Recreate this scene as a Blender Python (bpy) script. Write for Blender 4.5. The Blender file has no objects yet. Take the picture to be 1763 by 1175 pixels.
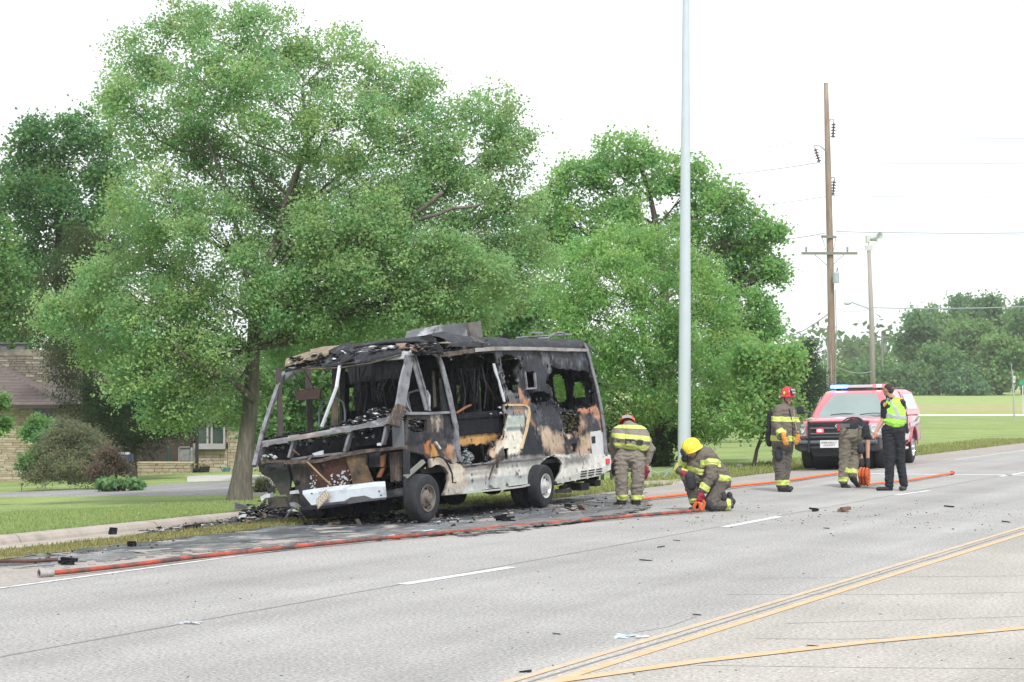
import bpy, bmesh, math, random
import numpy as np
from mathutils import Vector, Matrix, noise
from mathutils.geometry import tessellate_polygon
random.seed(7); RNG = np.random.default_rng(7)
scene = bpy.context.scene
COLL = scene.collection
# ------------------------------------------------------------------ camera, sky, sun, exposure
CAM_H = 1.85; FPX = 3500.0; CX = 881.5; HY = 668.0
cam_d = bpy.data.cameras.new('camera'); cam = bpy.data.objects.new('camera', cam_d); COLL.objects.link(cam)
cam.location = (0, 0, CAM_H); cam.rotation_euler = (math.radians(90), 0, 0)
cam_d.sensor_width = 36; cam_d.lens = 36 * FPX / 1763; cam_d.shift_y = (HY - 587.5) / 1763
cam_d.clip_start = 0.1; cam_d.clip_end = 5000
scene.camera = cam
SUN_EL = math.radians(52); SUN_AZ = math.radians(168)      # azimuth from +Y towards +X
world = bpy.data.worlds.new('World'); scene.world = world; world.use_nodes = True
wn = world.node_tree; wn.nodes.clear()
w_out = wn.nodes.new('ShaderNodeOutputWorld'); w_bg = wn.nodes.new('ShaderNodeBackground')
w_sky = wn.nodes.new('ShaderNodeTexSky'); w_sky.sky_type = 'NISHITA'; w_sky.sun_disc = False
w_sky.sun_elevation = SUN_EL; w_sky.sun_rotation = SUN_AZ; w_sky.air_density = 1.0; w_sky.dust_density = 3.0
w_tc = wn.nodes.new('ShaderNodeTexCoord'); w_mp = wn.nodes.new('ShaderNodeMapping'); w_mp.inputs['Scale'].default_value = (1, 1, 3.2)
w_nz = wn.nodes.new('ShaderNodeTexNoise'); w_nz.inputs['Scale'].default_value = 3.0; w_nz.inputs['Detail'].default_value = 6
w_cr = wn.nodes.new('ShaderNodeValToRGB'); w_cr.color_ramp.elements[0].position = 0.3; w_cr.color_ramp.elements[1].position = 0.7
w_cr.color_ramp.elements[0].color = (7.0, 7.45, 8.0, 1); w_cr.color_ramp.elements[1].color = (11.0, 11.0, 10.9, 1)
w_mix = wn.nodes.new('ShaderNodeMixRGB'); w_mix.inputs[0].default_value = 0.88
wn.links.new(w_tc.outputs['Generated'], w_mp.inputs[0]); wn.links.new(w_mp.outputs[0], w_nz.inputs['Vector'])
wn.links.new(w_nz.outputs['Fac'], w_cr.inputs[0]); wn.links.new(w_sky.outputs[0], w_mix.inputs[1]); wn.links.new(w_cr.outputs[0], w_mix.inputs[2])
wn.links.new(w_mix.outputs[0], w_bg.inputs[0]); w_bg.inputs[1].default_value = 0.104
wn.links.new(w_bg.outputs[0], w_out.inputs[0])
sun_d = bpy.data.lights.new('sun', 'SUN'); sun_d.energy = 2.3; sun_d.angle = math.radians(10); sun_d.color = (1, .98, .95)
sun = bpy.data.objects.new('sun', sun_d); COLL.objects.link(sun)
_sd = Vector((math.sin(SUN_AZ) * math.cos(SUN_EL), math.cos(SUN_AZ) * math.cos(SUN_EL), math.sin(SUN_EL)))
sun.rotation_euler = _sd.to_track_quat('Z', 'Y').to_euler(); sun.location = (0, 0, 40)
vs = scene.view_settings; vs.view_transform = 'Standard'; vs.look = 'None'; vs.exposure = 0.57; vs.gamma = 1; vs.use_curve_mapping = False
scene.cycles.max_bounces = 9; scene.cycles.diffuse_bounces = 5; scene.cycles.transmission_bounces = 6; scene.cycles.transparent_max_bounces = 8; scene.cycles.volume_bounces = 1

def add_haze(dens):
    me = bpy.data.meshes.new('haze'); x0, x1, y0, y1, z0, z1 = -1600, 2600, -300, 2600, -3.2, 24.
    me.from_pydata([(x, y, z) for z in (z0, z1) for y in (y0, y1) for x in (x0, x1)], [], [(0, 2, 3, 1), (4, 5, 7, 6), (0, 1, 5, 4), (2, 6, 7, 3), (0, 4, 6, 2), (1, 3, 7, 5)])
    m = bpy.data.materials.new('haze'); m.use_nodes = True; m.node_tree.nodes.clear(); o = m.node_tree.nodes.new('ShaderNodeOutputMaterial'); v = m.node_tree.nodes.new('ShaderNodeVolumePrincipled')
    v.inputs['Color'].default_value = (.93, .96, 1, 1); v.inputs['Density'].default_value = dens; m.node_tree.links.new(v.outputs[0], o.inputs['Volume']); me.materials.append(m)
    ob = bpy.data.objects.new('haze', me); COLL.objects.link(ob); ob['kind'] = 'stuff'; return ob
# ------------------------------------------------------------------ terrain and picture-to-place helpers
NX, NY = .9015, -.4327          # across the road, to the right
UX, UY = .4327, .9015           # along the road, away
def sm(a, b, x):
    t = min(1., max(0., (x - a) / (b - a))); return t * t * (3 - 2 * t)
def UV(u, v): return (u * UX + v * NX, u * UY + v * NY)
def v_edge(u): return -17.42 + 2.35 * sm(26.5, 32, u)
def T(X, Y):
    u = UX * X + UY * Y; v = NX * X + NY * Y
    if v > -12.4: return 0.
    if v > -16.2: z0 = -.035 * (-12.4 - v)
    else: z0 = -.133 - .04 * min(1, (-16.2 - v) / 1.0)
    ve = v_edge(u)
    if v < ve:
        d = ve - v
        z0 = -.07 - .03 * sm(26.5, 32, u)
        z0 -= .040 * min(d, 30) * (1 - sm(-2, 9, X))
        z0 += .9 * sm(140, 330, Y) + .0009 * max(0, Y - 330)
    return z0
def PX(px, py, Z): return Vector(((px - CX) * Z / FPX, Z, CAM_H - (py - HY) * Z / FPX))
def G(px, py, dz=0.):
    Z = 8.; st = .25
    def f(Z):
        p = PX(px, py, Z); return p.z - T(p.x, Z)
    while f(Z) > 0 and Z < 900: Z += st
    a, b = Z - st, Z
    for _ in range(20):
        m = (a + b) / 2
        if f(m) > 0: a = m
        else: b = m
    p = PX(px, py, b); p.z += dz; return p
def plane_hit(px, py, q, n):
    d = Vector(((px - CX) / FPX, 1, -(py - HY) / FPX)); o = Vector((0, 0, CAM_H))
    return o + d * ((q - o).dot(n) / d.dot(n))

# ------------------------------------------------------------------ mesh helpers
ORG = {}
def tag(o, label=None, cat=None, group=None, kind=None):
    if label: o['label'] = label
    if cat: o['category'] = cat
    if group: o['group'] = group
    if kind: o['kind'] = kind
    return o
def root(name, loc, label, cat, group=None):
    o = bpy.data.objects.new(name, None); COLL.objects.link(o); o.location = loc; o.empty_display_size = .2
    ORG[o.name] = Vector(loc); return tag(o, label, cat, group)
def link(name, me, parent=None, origin=None, smooth=False):
    o = bpy.data.objects.new(name, me); COLL.objects.link(o)
    if parent is not None:
        base = ORG[parent.name]; o.parent = parent; off = base
    else:
        if origin is None:
            n = len(me.vertices); c = np.empty(n * 3, 'f'); me.vertices.foreach_get('co', c); c = c.reshape(-1, 3)
            mn, mx = c.min(0), c.max(0); origin = Vector(((mn[0] + mx[0]) / 2, (mn[1] + mx[1]) / 2, mn[2]))
        off = Vector(origin); o.location = off
    me.transform(Matrix.Translation(-off)); ORG[o.name] = Vector(off)
    if smooth: me.shade_smooth()
    return o
def smooth_angle(me, ang=.6):
    me.shade_smooth()
    bm = bmesh.new(); bm.from_mesh(me)
    for e in bm.edges:
        if len(e.link_faces) == 2 and e.calc_face_angle(0) > ang: e.smooth = False
    bm.to_mesh(me); bm.free()
class MB:
    def __init__(s): s.v = []; s.f = []; s.m = []; s.c = []
    def add(s, vs, fs, mi=0, col=None):
        b = len(s.v); s.v += [tuple(x) for x in vs]
        for f in fs: s.f.append(tuple(b + i for i in f)); s.m.append(mi); s.c.append(col)
        return s
    def box(s, c, e, R=None, mi=0, taper=1., jit=0.):
        vs = []
        for z in (-1, 1):
            k = taper if z > 0 else 1
            for y in (-1, 1):
                for x in (-1, 1):
                    p = Vector((x * e[0] / 2 * k, y * e[1] / 2 * k, z * e[2] / 2))
                    if jit: p += Vector([random.uniform(-jit, jit) for _ in range(3)])
                    if R is not None: p = R @ p
                    vs.append(Vector(c) + p)
        return s.add(vs, [(0, 2, 3, 1), (4, 5, 7, 6), (0, 1, 5, 4), (2, 6, 7, 3), (0, 4, 6, 2), (1, 3, 7, 5)], mi)
    def hexa(s, b4, t4, mi=0):      # two rings of four points
        return s.add(list(b4) + list(t4), [(3, 2, 1, 0), (4, 5, 6, 7), (0, 1, 5, 4), (1, 2, 6, 5), (2, 3, 7, 6), (3, 0, 4, 7)], mi)
    def tube(s, pts, r, seg=8, mi=0, cap=True, flat=1.):
        pts = [Vector(p) for p in pts]; n = len(pts); rs = r if hasattr(r, '__len__') else [r] * n
        base = len(s.v); ref = None
        for i, p in enumerate(pts):
            t = (pts[min(i + 1, n - 1)] - pts[max(i - 1, 0)])
            if t.length < 1e-7: t = Vector((0, 0, 1))
            t.normalize()
            if ref is None: ref = Vector((0, 0, 1)) if abs(t.z) < .9 else Vector((1, 0, 0))
            a = t.cross(ref); a.normalize(); b = a.cross(t); b.normalize(); ref = b
            for k in range(seg):
                an = 2 * math.pi * k / seg
                s.v.append(tuple(p + a * math.cos(an) * rs[i] + b * math.sin(an) * rs[i] * flat))
        for i in range(n - 1):
            for k in range(seg):
                k2 = (k + 1) % seg
                s.f.append((base + i * seg + k, base + i * seg + k2, base + (i + 1) * seg + k2, base + (i + 1) * seg + k)); s.m.append(mi); s.c.append(None)
        if cap:
            s.f.append(tuple(base + k for k in range(seg))[::-1]); s.f.append(tuple(base + (n - 1) * seg + k for k in range(seg)))
            s.m += [mi, mi]; s.c += [None, None]
        return s
    def lathe(s, c, ax, prof, seg=20, mi=0, up=None):   # prof: list of (radius, along)
        ax = Vector(ax).normalized(); up = Vector(up) if up is not None else (Vector((0, 0, 1)) if abs(ax.z) < .9 else Vector((1, 0, 0)))
        a = ax.cross(up).normalized(); b = ax.cross(a); base = len(s.v)
        for r, h in prof:
            for k in range(seg):
                an = 2 * math.pi * k / seg; s.v.append(tuple(Vector(c) + ax * h + a * math.cos(an) * r + b * math.sin(an) * r))
        for i in range(len(prof) - 1):
            for k in range(seg):
                k2 = (k + 1) % seg
                s.f.append((base + i * seg + k, base + i * seg + k2, base + (i + 1) * seg + k2, base + (i + 1) * seg + k)); s.m.append(mi); s.c.append(None)
        return s
    def prism(s, poly, d, mi=0):       # extrude a 3-D polygon by vector d
        poly = [Vector(p) for p in poly]; d = Vector(d); n = len(poly)
        tris = tessellate_polygon([poly]); b = len(s.v)
        s.v += [tuple(p) for p in poly] + [tuple(p + d) for p in poly]
        for t in tris:
            s.f.append(tuple(b + i for i in t)); s.f.append(tuple(b + n + i for i in t[::-1])); s.m += [mi, mi]; s.c += [None, None]
        for i in range(n):
            j = (i + 1) % n; s.f.append((b + i, b + j, b + n + j, b + n + i)); s.m.append(mi); s.c.append(None)
        return s
    def chunk(s, c, size, mi=0, flat=.6, n=None, col=None):   # irregular lump: jittered octahedron / box
        R = Matrix.Rotation(random.uniform(0, 6.28), 3, 'Z') @ Matrix.Rotation(random.uniform(-.5, .5), 3, 'X')
        sx, sy, sz = size if hasattr(size, '__len__') else (size, size, size * flat)
        vs = []
        for x, y, z in ((1, 0, 0), (0, 1, 0), (-1, 0, 0), (0, -1, 0), (0, 0, 1), (0, 0, -1)):
            k = random.uniform(.6, 1.2); vs.append(Vector(c) + R @ Vector((x * sx * k + random.uniform(-.3, .3) * sx, y * sy * k + random.uniform(-.3, .3) * sy, z * sz * k)))
        return s.add(vs, [(0, 1, 4), (1, 2, 4), (2, 3, 4), (3, 0, 4), (1, 0, 5), (2, 1, 5), (3, 2, 5), (0, 3, 5)], mi, col)
    def mesh(s, name, mats):
        me = bpy.data.meshes.new(name); me.from_pydata(s.v, [], s.f)
        for m in (mats if isinstance(mats, (list, tuple)) else [mats]): me.materials.append(m)
        if any(s.m): me.polygons.foreach_set('material_index', s.m)
        if any(c is not None for c in s.c):
            at = me.color_attributes.new('Col', 'FLOAT_COLOR', 'CORNER'); arr = []
            for p, c in zip(s.f, s.c): arr += [c[0], c[1], c[2], 1.] * len(p) if c is not None else [1.] * (4 * len(p))
            at.data.foreach_set('color', arr)
        return me
    def build(s, name, mats, parent=None, smooth=False, origin=None, fix=True, bevel=0, sa=.6):
        me = s.mesh(name, mats)
        if fix or bevel:
            bm = bmesh.new(); bm.from_mesh(me)
            if fix: bmesh.ops.recalc_face_normals(bm, faces=bm.faces)
            if bevel: bmesh.ops.bevel(bm, geom=[e for e in bm.edges if e.calc_face_angle(0) > .5], offset=bevel, segments=2, affect='EDGES', clamp_overlap=True)
            bm.to_mesh(me); bm.free()
        if smooth: smooth_angle(me, sa)
        return link(name, me, parent, origin)
def copy_tree(o, loc, label=None, cat=None, group=None):
    def cp(x, par):
        c = x.copy(); COLL.objects.link(c); ORG[c.name] = ORG[x.name]
        if par: c.parent = par
        for ch in x.children: cp(ch, c)
        return c
    c = cp(o, None); c.location = loc
    return tag(c, label, cat, group)
def fnoise(p, s=1.): return noise.noise(Vector(p) * s)

# ------------------------------------------------------------------ materials
MATS = {}
def M(name, col, rough=.8, var=.15, scale=4., bump=0., bscale=None, metal=0., attr=False, spec=.3, col2=None, c2pos=(.45, .6), c2scale=2., stretch=None, trans=0.):
    if name in MATS: return MATS[name]
    m = bpy.data.materials.new(name); m.use_nodes = True; nt = m.node_tree; N = nt.nodes; L = nt.links
    bs = N['Principled BSDF']; bs.inputs['Roughness'].default_value = rough; bs.inputs['Metallic'].default_value = metal
    bs.inputs['Specular IOR Level'].default_value = spec
    tc = N.new('ShaderNodeTexCoord'); src = tc.outputs['Object']
    if stretch:
        mp = N.new('ShaderNodeMapping'); mp.inputs['Scale'].default_value = stretch; L.new(src, mp.inputs[0]); src = mp.outputs[0]
    nz = N.new('ShaderNodeTexNoise'); nz.inputs['Scale'].default_value = scale; nz.inputs['Detail'].default_value = 5; nz.inputs['Roughness'].default_value = .65
    L.new(src, nz.inputs['Vector'])
    mr = N.new('ShaderNodeMapRange'); mr.inputs[1].default_value = .25; mr.inputs[2].default_value = .75; mr.inputs[3].default_value = 1 - var; mr.inputs[4].default_value = 1 + var
    L.new(nz.outputs['Fac'], mr.inputs[0])
    base = N.new('ShaderNodeRGB'); base.outputs[0].default_value = (*col, 1); cur = base.outputs[0]
    if col2 is not None:
        n2 = N.new('ShaderNodeTexNoise'); n2.inputs['Scale'].default_value = c2scale; n2.inputs['Detail'].default_value = 6; n2.inputs['Roughness'].default_value = .7; L.new(src, n2.inputs['Vector'])
        cr = N.new('ShaderNodeMapRange'); cr.inputs[1].default_value = c2pos[0]; cr.inputs[2].default_value = c2pos[1]; L.new(n2.outputs['Fac'], cr.inputs[0])
        mx = N.new('ShaderNodeMixRGB'); L.new(cr.outputs[0], mx.inputs[0]); L.new(cur, mx.inputs[1]); mx.inputs[2].default_value = (*col2, 1); cur = mx.outputs[0]
    if attr:
        at = N.new('ShaderNodeVertexColor'); at.layer_name = 'Col'; m2 = N.new('ShaderNodeMixRGB'); m2.blend_type = 'MULTIPLY'; m2.inputs[0].default_value = 1
        L.new(cur, m2.inputs[1]); L.new(at.outputs[0], m2.inputs[2]); cur = m2.outputs[0]
    mu = N.new('ShaderNodeVectorMath'); mu.operation = 'SCALE'; L.new(cur, mu.inputs[0]); L.new(mr.outputs[0], mu.inputs['Scale']); cur = mu.outputs[0]
    L.new(cur, bs.inputs['Base Color'])
    if bump:
        nb = N.new('ShaderNodeTexNoise'); nb.inputs['Scale'].default_value = bscale or scale * 3; nb.inputs['Detail'].default_value = 4; L.new(src, nb.inputs['Vector'])
        bp = N.new('ShaderNodeBump'); bp.inputs['Strength'].default_value = bump; bp.inputs['Distance'].default_value = .02; L.new(nb.outputs['Fac'], bp.inputs['Height']); L.new(bp.outputs[0], bs.inputs['Normal'])
    if trans:
        tr = N.new('ShaderNodeBsdfTranslucent'); L.new(cur, tr.inputs[0]); ms = N.new('ShaderNodeMixShader'); ms.inputs[0].default_value = trans
        L.new(bs.outputs[0], ms.inputs[1]); L.new(tr.outputs[0], ms.inputs[2]); L.new(ms.outputs[0], N['Material Output'].inputs[0])
    MATS[name] = m; return m
def emit(name, col, st):
    m = bpy.data.materials.new(name); m.use_nodes = True; b = m.node_tree.nodes['Principled BSDF']
    b.inputs['Base Color'].default_value = (*col, 1); b.inputs['Emission Color'].default_value = (*col, 1); b.inputs['Emission Strength'].default_value = st; return m
def glass(name, col, alpha=.5, rough=.03):
    m = bpy.data.materials.new(name); m.use_nodes = True; nt = m.node_tree; N = nt.nodes
    b = N['Principled BSDF']; b.inputs['Base Color'].default_value = (*col, 1); b.inputs['Roughness'].default_value = rough; b.inputs['Specular IOR Level'].default_value = .8; b.inputs['Alpha'].default_value = alpha
    return m
# ------------------------------------------------------------------ ground, road, kerb
def surf_mat(name, base, speck_d, speck_l, warm=None, sscale=60, streak=.13, bigvar=.12, rough=.9):
    """fine aggregate: dark and pale specks on a base, broad wear along the road direction"""
    m = bpy.data.materials.new(name); m.use_nodes = True; nt = m.node_tree; N = nt.nodes; L = nt.links
    bs = N['Principled BSDF']; bs.inputs['Roughness'].default_value = rough; bs.inputs['Specular IOR Level'].default_value = .15
    tc = N.new('ShaderNodeTexCoord')
    rot = N.new('ShaderNodeMapping'); rot.inputs['Rotation'].default_value = (0, 0, math.atan2(UX, UY)); L.new(tc.outputs['Object'], rot.inputs[0])
    nz = N.new('ShaderNodeTexNoise'); nz.inputs['Scale'].default_value = sscale; nz.inputs['Detail'].default_value = 3; nz.inputs['Roughness'].default_value = .7; L.new(rot.outputs[0], nz.inputs['Vector'])
    cr = N.new('ShaderNodeValToRGB'); e = cr.color_ramp.elements; e[0].position = .36; e[0].color = (*speck_d, 1); e[1].position = .66; e[1].color = (*speck_l, 1)
    k = e.new(.455); k.color = (*base, 1); k = e.new(.555); k.color = (*base, 1); L.new(nz.outputs['Fac'], cr.inputs[0])
    st = N.new('ShaderNodeMapping'); st.inputs['Scale'].default_value = (1.1, .05, 1); L.new(rot.outputs[0], st.inputs[0])
    n2 = N.new('ShaderNodeTexNoise'); n2.inputs['Scale'].default_value = 1.; n2.inputs['Detail'].default_value = 5; L.new(st.outputs[0], n2.inputs['Vector'])
    m2 = N.new('ShaderNodeMapRange'); m2.inputs[1].default_value = .3; m2.inputs[2].default_value = .7; m2.inputs[3].default_value = 1 - streak; m2.inputs[4].default_value = 1 + streak; L.new(n2.outputs['Fac'], m2.inputs[0])
    n3 = N.new('ShaderNodeTexNoise'); n3.inputs['Scale'].default_value = .5; n3.inputs['Detail'].default_value = 7; n3.inputs['Roughness'].default_value = .65; L.new(rot.outputs[0], n3.inputs['Vector'])
    m3 = N.new('ShaderNodeMapRange'); m3.inputs[1].default_value = .3; m3.inputs[2].default_value = .7; m3.inputs[3].default_value = 1 - bigvar; m3.inputs[4].default_value = 1 + bigvar; L.new(n3.outputs['Fac'], m3.inputs[0])
    mm = N.new('ShaderNodeMath'); mm.operation = 'MULTIPLY'; L.new(m2.outputs[0], mm.inputs[0]); L.new(m3.outputs[0], mm.inputs[1])
    sc = N.new('ShaderNodeVectorMath'); sc.operation = 'SCALE'; L.new(cr.outputs[0], sc.inputs[0]); L.new(mm.outputs[0], sc.inputs['Scale']); L.new(sc.outputs[0], bs.inputs['Base Color'])
    bp = N.new('ShaderNodeBump'); bp.inputs['Strength'].default_value = .35; bp.inputs['Distance'].default_value = .006; L.new(nz.outputs['Fac'], bp.inputs['Height']); L.new(bp.outputs[0], bs.inputs['Normal'])
    return m
def strip(name, us, vs, dz, mat, kind='structure', zf=None, label=None):
    """sheet over the terrain in road coordinates; vs may be functions of u"""
    b = MB(); nv = len(vs)
    for u in us:
        for v in vs:
            vv = v(u) if callable(v) else v
            x, y = UV(u, vv); b.v.append((x, y, (zf(u, vv) if zf else T(x, y)) + dz))
    for i in range(len(us) - 1):
        for j in range(nv - 1):
            a = i * nv + j; b.f.append((a, a + 1, a + nv + 1, a + nv)); b.m.append(0); b.c.append(None)
    o = b.build(name, mat, fix=False, origin=(0, 0, 0)); tag(o, label, kind=kind); return o
def lin(a, b, n): return [a + (b - a) * i / n for i in range(n + 1)]
M_LANE = surf_mat('road_concrete', (.305, .297, .286), (.15, .167, .162), (.49, .485, .475), sscale=34)
M_TURN = surf_mat('turn_lane_concrete', (.350, .330, .303), (.19, .18, .168), (.53, .515, .485), sscale=32)
M_SHLD = surf_mat('shoulder_concrete', (.315, .287, .265), (.17, .155, .145), (.42, .39, .365), sscale=30, streak=.06, bigvar=.12)
M_DRIVE = surf_mat('driveway_asphalt', (.24, .235, .235), (.12, .12, .12), (.36, .36, .36), sscale=24)
M_CURB = M('kerb_concrete', (.36, .32, .285), .9, .18, 3, .3, 40, col2=(.24, .21, .185), c2pos=(.5, .75))
M_WHITE = M('white_road_paint', (.60, .61, .62), .7, .10, 9, col2=(.32, .32, .32), c2pos=(.50, .66), c2scale=7)
M_YEL = M('yellow_road_paint', (.54, .39, .24), .8, .15, 6, col2=(.37, .355, .33), c2pos=(.42, .66), c2scale=5)
M_YEL2 = M('orange_road_paint', (.58, .38, .20), .8, .15, 6, col2=(.39, .365, .33), c2pos=(.46, .70), c2scale=6)
M_SEAM = M('dark_seam', (.21, .20, .19), .95, .3, 12)
us_r = lin(-30, 90, 60) + lin(90, 600, 30)[1:] + [900, 1500]
strip('road', us_r, [-12.42, -9, -5.5], 0, M_LANE)
strip('turn_lane', us_r, [-5.5, -2, 3.6], 0, M_TURN)
strip('far_shoulder_ground', us_r, [3.6, 30, 200, 900], -.05, M('verge_grass', (.16, .24, .07), .95, .3, 2))
us_s = lin(5, 60, 110) + lin(60, 200, 40)[1:] + [400, 800]
strip('road_shoulder', us_s, [-12.42, -13.2, -14, -14.8, lambda u: -15.5 if u < 30 else -15.05], 0, M_SHLD)
# gutter and kerb left of the motorhome
ZG = lambda u, v: -.133 - .04 * min(1, max(0, (-16.2 - v) / 1.0))
strip('gutter', lin(8, 27.5, 40), [-16.35, -16.8, -17.22], .004, M_CURB, zf=ZG)
krt = root('kerb', (*UV(18, -17.3), -.17), None, None); krt['kind'] = 'structure'
u0 = 9.0
while u0 < 27.4:
    u1 = min(u0 + 3.02, 27.9); b = MB(); n = 8; sec = [(-17.20, -.172), (-17.215, -.13), (-17.25, -.088), (-17.29, -.068), (-17.40, -.06), (-17.42, -.2)]
    us = lin(u0 + .012, u1 - .012, n)
    for k, u in enumerate(us):
        for (v, z) in sec:
            x, y = UV(u, v + .008 * fnoise((u, v, 1), 1.3)); b.v.append((x, y, z + .006 * fnoise((u, v, 5), .8)))
    for i in range(n):
        for j in range(len(sec) - 1): a = i * len(sec) + j; b.f.append((a, a + 1, a + len(sec) + 1, a + len(sec))); b.m.append(0); b.c.append(None)
    b.f.append(tuple(range(len(sec)))); b.f.append(tuple(n * len(sec) + k for k in range(len(sec)))[::-1]); b.m += [0, 0]; b.c += [None, None]
    b.build('kerb_section', M_CURB, krt, fix=True); u0 += 3.02
# lawn: one sheet from the kerb to the horizon
def lawn_mat():
    m = bpy.data.materials.new('lawn_grass'); m.use_nodes = True; nt = m.node_tree; N = nt.nodes; L = nt.links
    bs = N['Principled BSDF']; bs.inputs['Roughness'].default_value = .95; bs.inputs['Specular IOR Level'].default_value = .1
    tc = N.new('ShaderNodeTexCoord')
    def nz(scale, det=5, st=(1, 1, 1)):
        mp = N.new('ShaderNodeMapping'); mp.inputs['Scale'].default_value = st; L.new(tc.outputs['Object'], mp.inputs[0])
        n = N.new('ShaderNodeTexNoise'); n.inputs['Scale'].default_value = scale; n.inputs['Detail'].default_value = det; n.inputs['Roughness'].default_value = .68; L.new(mp.outputs[0], n.inputs['Vector']); return n.outputs['Fac']
    def ramp(f, stops):
        c = N.new('ShaderNodeValToRGB'); e = c.color_ramp.elements; e[0].position, e[0].color = stops[0][0], (*stops[0][1], 1); e[1].position, e[1].color = stops[-1][0], (*stops[-1][1], 1)
        for p, k in stops[1:-1]: x = e.new(p); x.color = (*k, 1)
        L.new(f, c.inputs[0]); return c.outputs[0]
    fine = ramp(nz(14, 4), [(.3, (.13, .185, .065)), (.5, (.215, .285, .105)), (.72, (.31, .38, .165))])
    big = ramp(nz(.22, 6, (.6, 1, 1)), [(.32, (.80, .88, .8)), (.5, (1, 1, 1)), (.66, (1.25, 1.12, 1.0))])
    mu = N.new('ShaderNodeMixRGB'); mu.blend_type = 'MULTIPLY'; mu.inputs[0].default_value = 1; L.new(fine, mu.inputs[1]); L.new(big, mu.inputs[2])
    # mown stripes running across the far field, and a straw-coloured band of long grass
    sp = N.new('ShaderNodeSeparateXYZ'); L.new(tc.outputs['Object'], sp.inputs[0])
    wob = N.new('ShaderNodeMath'); wob.operation = 'MULTIPLY_ADD'; wob.inputs[1].default_value = 26.; L.new(nz(.025, 3), wob.inputs[0]); L.new(sp.outputs['Y'], wob.inputs[2])
    mr = N.new('ShaderNodeMapRange'); mr.inputs[1].default_value = 140; mr.inputs[2].default_value = 340; L.new(wob.outputs[0], mr.inputs[0])
    far = ramp(mr.outputs[0], [(0, (.22, .31, .10)), (.14, (.25, .33, .11)), (.24, (.33, .30, .16)), (.40, (.29, .32, .14)), (.5, (.26, .34, .12)), (1, (.25, .32, .12))])
    fm = N.new('ShaderNodeMapRange'); fm.inputs[1].default_value = 138; fm.inputs[2].default_value = 142; L.new(sp.outputs['Y'], fm.inputs[0])
    mx = N.new('ShaderNodeMixRGB'); L.new(fm.outputs[0], mx.inputs[0]); L.new(mu.outputs[0], mx.inputs[1]); L.new(far, mx.inputs[2])
    fine2 = N.new('ShaderNodeMapRange'); fine2.inputs[1].default_value = .3; fine2.inputs[2].default_value = .7; fine2.inputs[3].default_value = .82; fine2.inputs[4].default_value = 1.18; L.new(nz(.6, 8), fine2.inputs[0])
    sc = N.new('ShaderNodeVectorMath'); sc.operation = 'SCALE'; L.new(mx.outputs[0], sc.inputs[0]); L.new(fine2.outputs[0], sc.inputs['Scale'])
    L.new(sc.outputs[0], bs.inputs['Base Color'])
    bp = N.new('ShaderNodeBump'); bp.inputs['Strength'].default_value = .6; bp.inputs['Distance'].default_value = .04; L.new(nz(30, 3), bp.inputs['Height']); L.new(bp.outputs[0], bs.inputs['Normal'])
    return m
M_LAWN = lawn_mat()
def off(s): return lambda u: v_edge(u) - s
ss = [0, .3, .8] + [1.5 + 1.1 * k for k in range(30)] + [38, 50, 70, 90, 120, 160, 220, 300, 420, 600, 900, 1400]
strip('ground', lin(0, 90, 100) + lin(90, 400, 40)[1:] + [500, 700, 1000, 1500, 2200], [(lambda u: v_edge(u) + .9 if u > 33 else v_edge(u) + .02)] + [off(s) for s in ss[1:]], -.006, M_LAWN)
# weedy strip between gutter and shoulder, running on under the motorhome
M_WEED = M('dry_weeds', (.20, .19, .075), .95, .35, 9, .5, 30, col2=(.16, .13, .06), c2pos=(.45, .62), c2scale=1.6)
strip('weed_strip', lin(8, 34, 60), [lambda u: -15.15 + .10 * fnoise((u, 0, 3), .9) - .25 * sm(18, 26, u), -15.7, lambda u: -16.38 + .05 * fnoise((u, 5, 3), 1.1)], .010, M_WEED)
# driveway in front of the house, porch slab, sidewalk, crossing markings
def poly_ground(name, pts, dz, mat, sub=14, kind='structure'):
    """quad strip between two pixel-traced edges (near edge, far edge) laid on the terrain"""
    near, far = pts; b = MB(); n = sub
    def samp(e, t):
        k = t * (len(e) - 1); i = min(int(k), len(e) - 2); f = k - i; return (e[i][0] * (1 - f) + e[i + 1][0] * f, e[i][1] * (1 - f) + e[i + 1][1] * f)
    for i in range(n + 1):
        t = i / n; a = G(*samp(near, t)); c = G(*samp(far, t))
        for k in range(7):
            p = a.lerp(c, k / 6); b.v.append((p.x, p.y, T(p.x, p.y) + (dz if k else -.07)))
    for i in range(n):
        for k in range(6): a = i * 7 + k; b.f.append((a, a + 7, a + 8, a + 1)); b.m.append(0); b.c.append(None)
    o = b.build(name, mat, fix=False, origin=(0, 0, 0)); tag(o, kind=kind); return o
poly_ground('driveway', ([(-60, 857), (0, 856), (200, 856), (440, 855), (470, 856)], [(-60, 851.5), (0, 850), (170, 843), (320, 833), (470, 829)]), .02, M_DRIVE, 24)
poly_ground('sidewalk', ([(1420, 717.5), (1600, 716.2), (1800, 716)], [(1420, 715.6), (1600, 714.3), (1800, 714)]), .03, M('pale_concrete', (.55, .53, .50), .9), 10)
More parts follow.
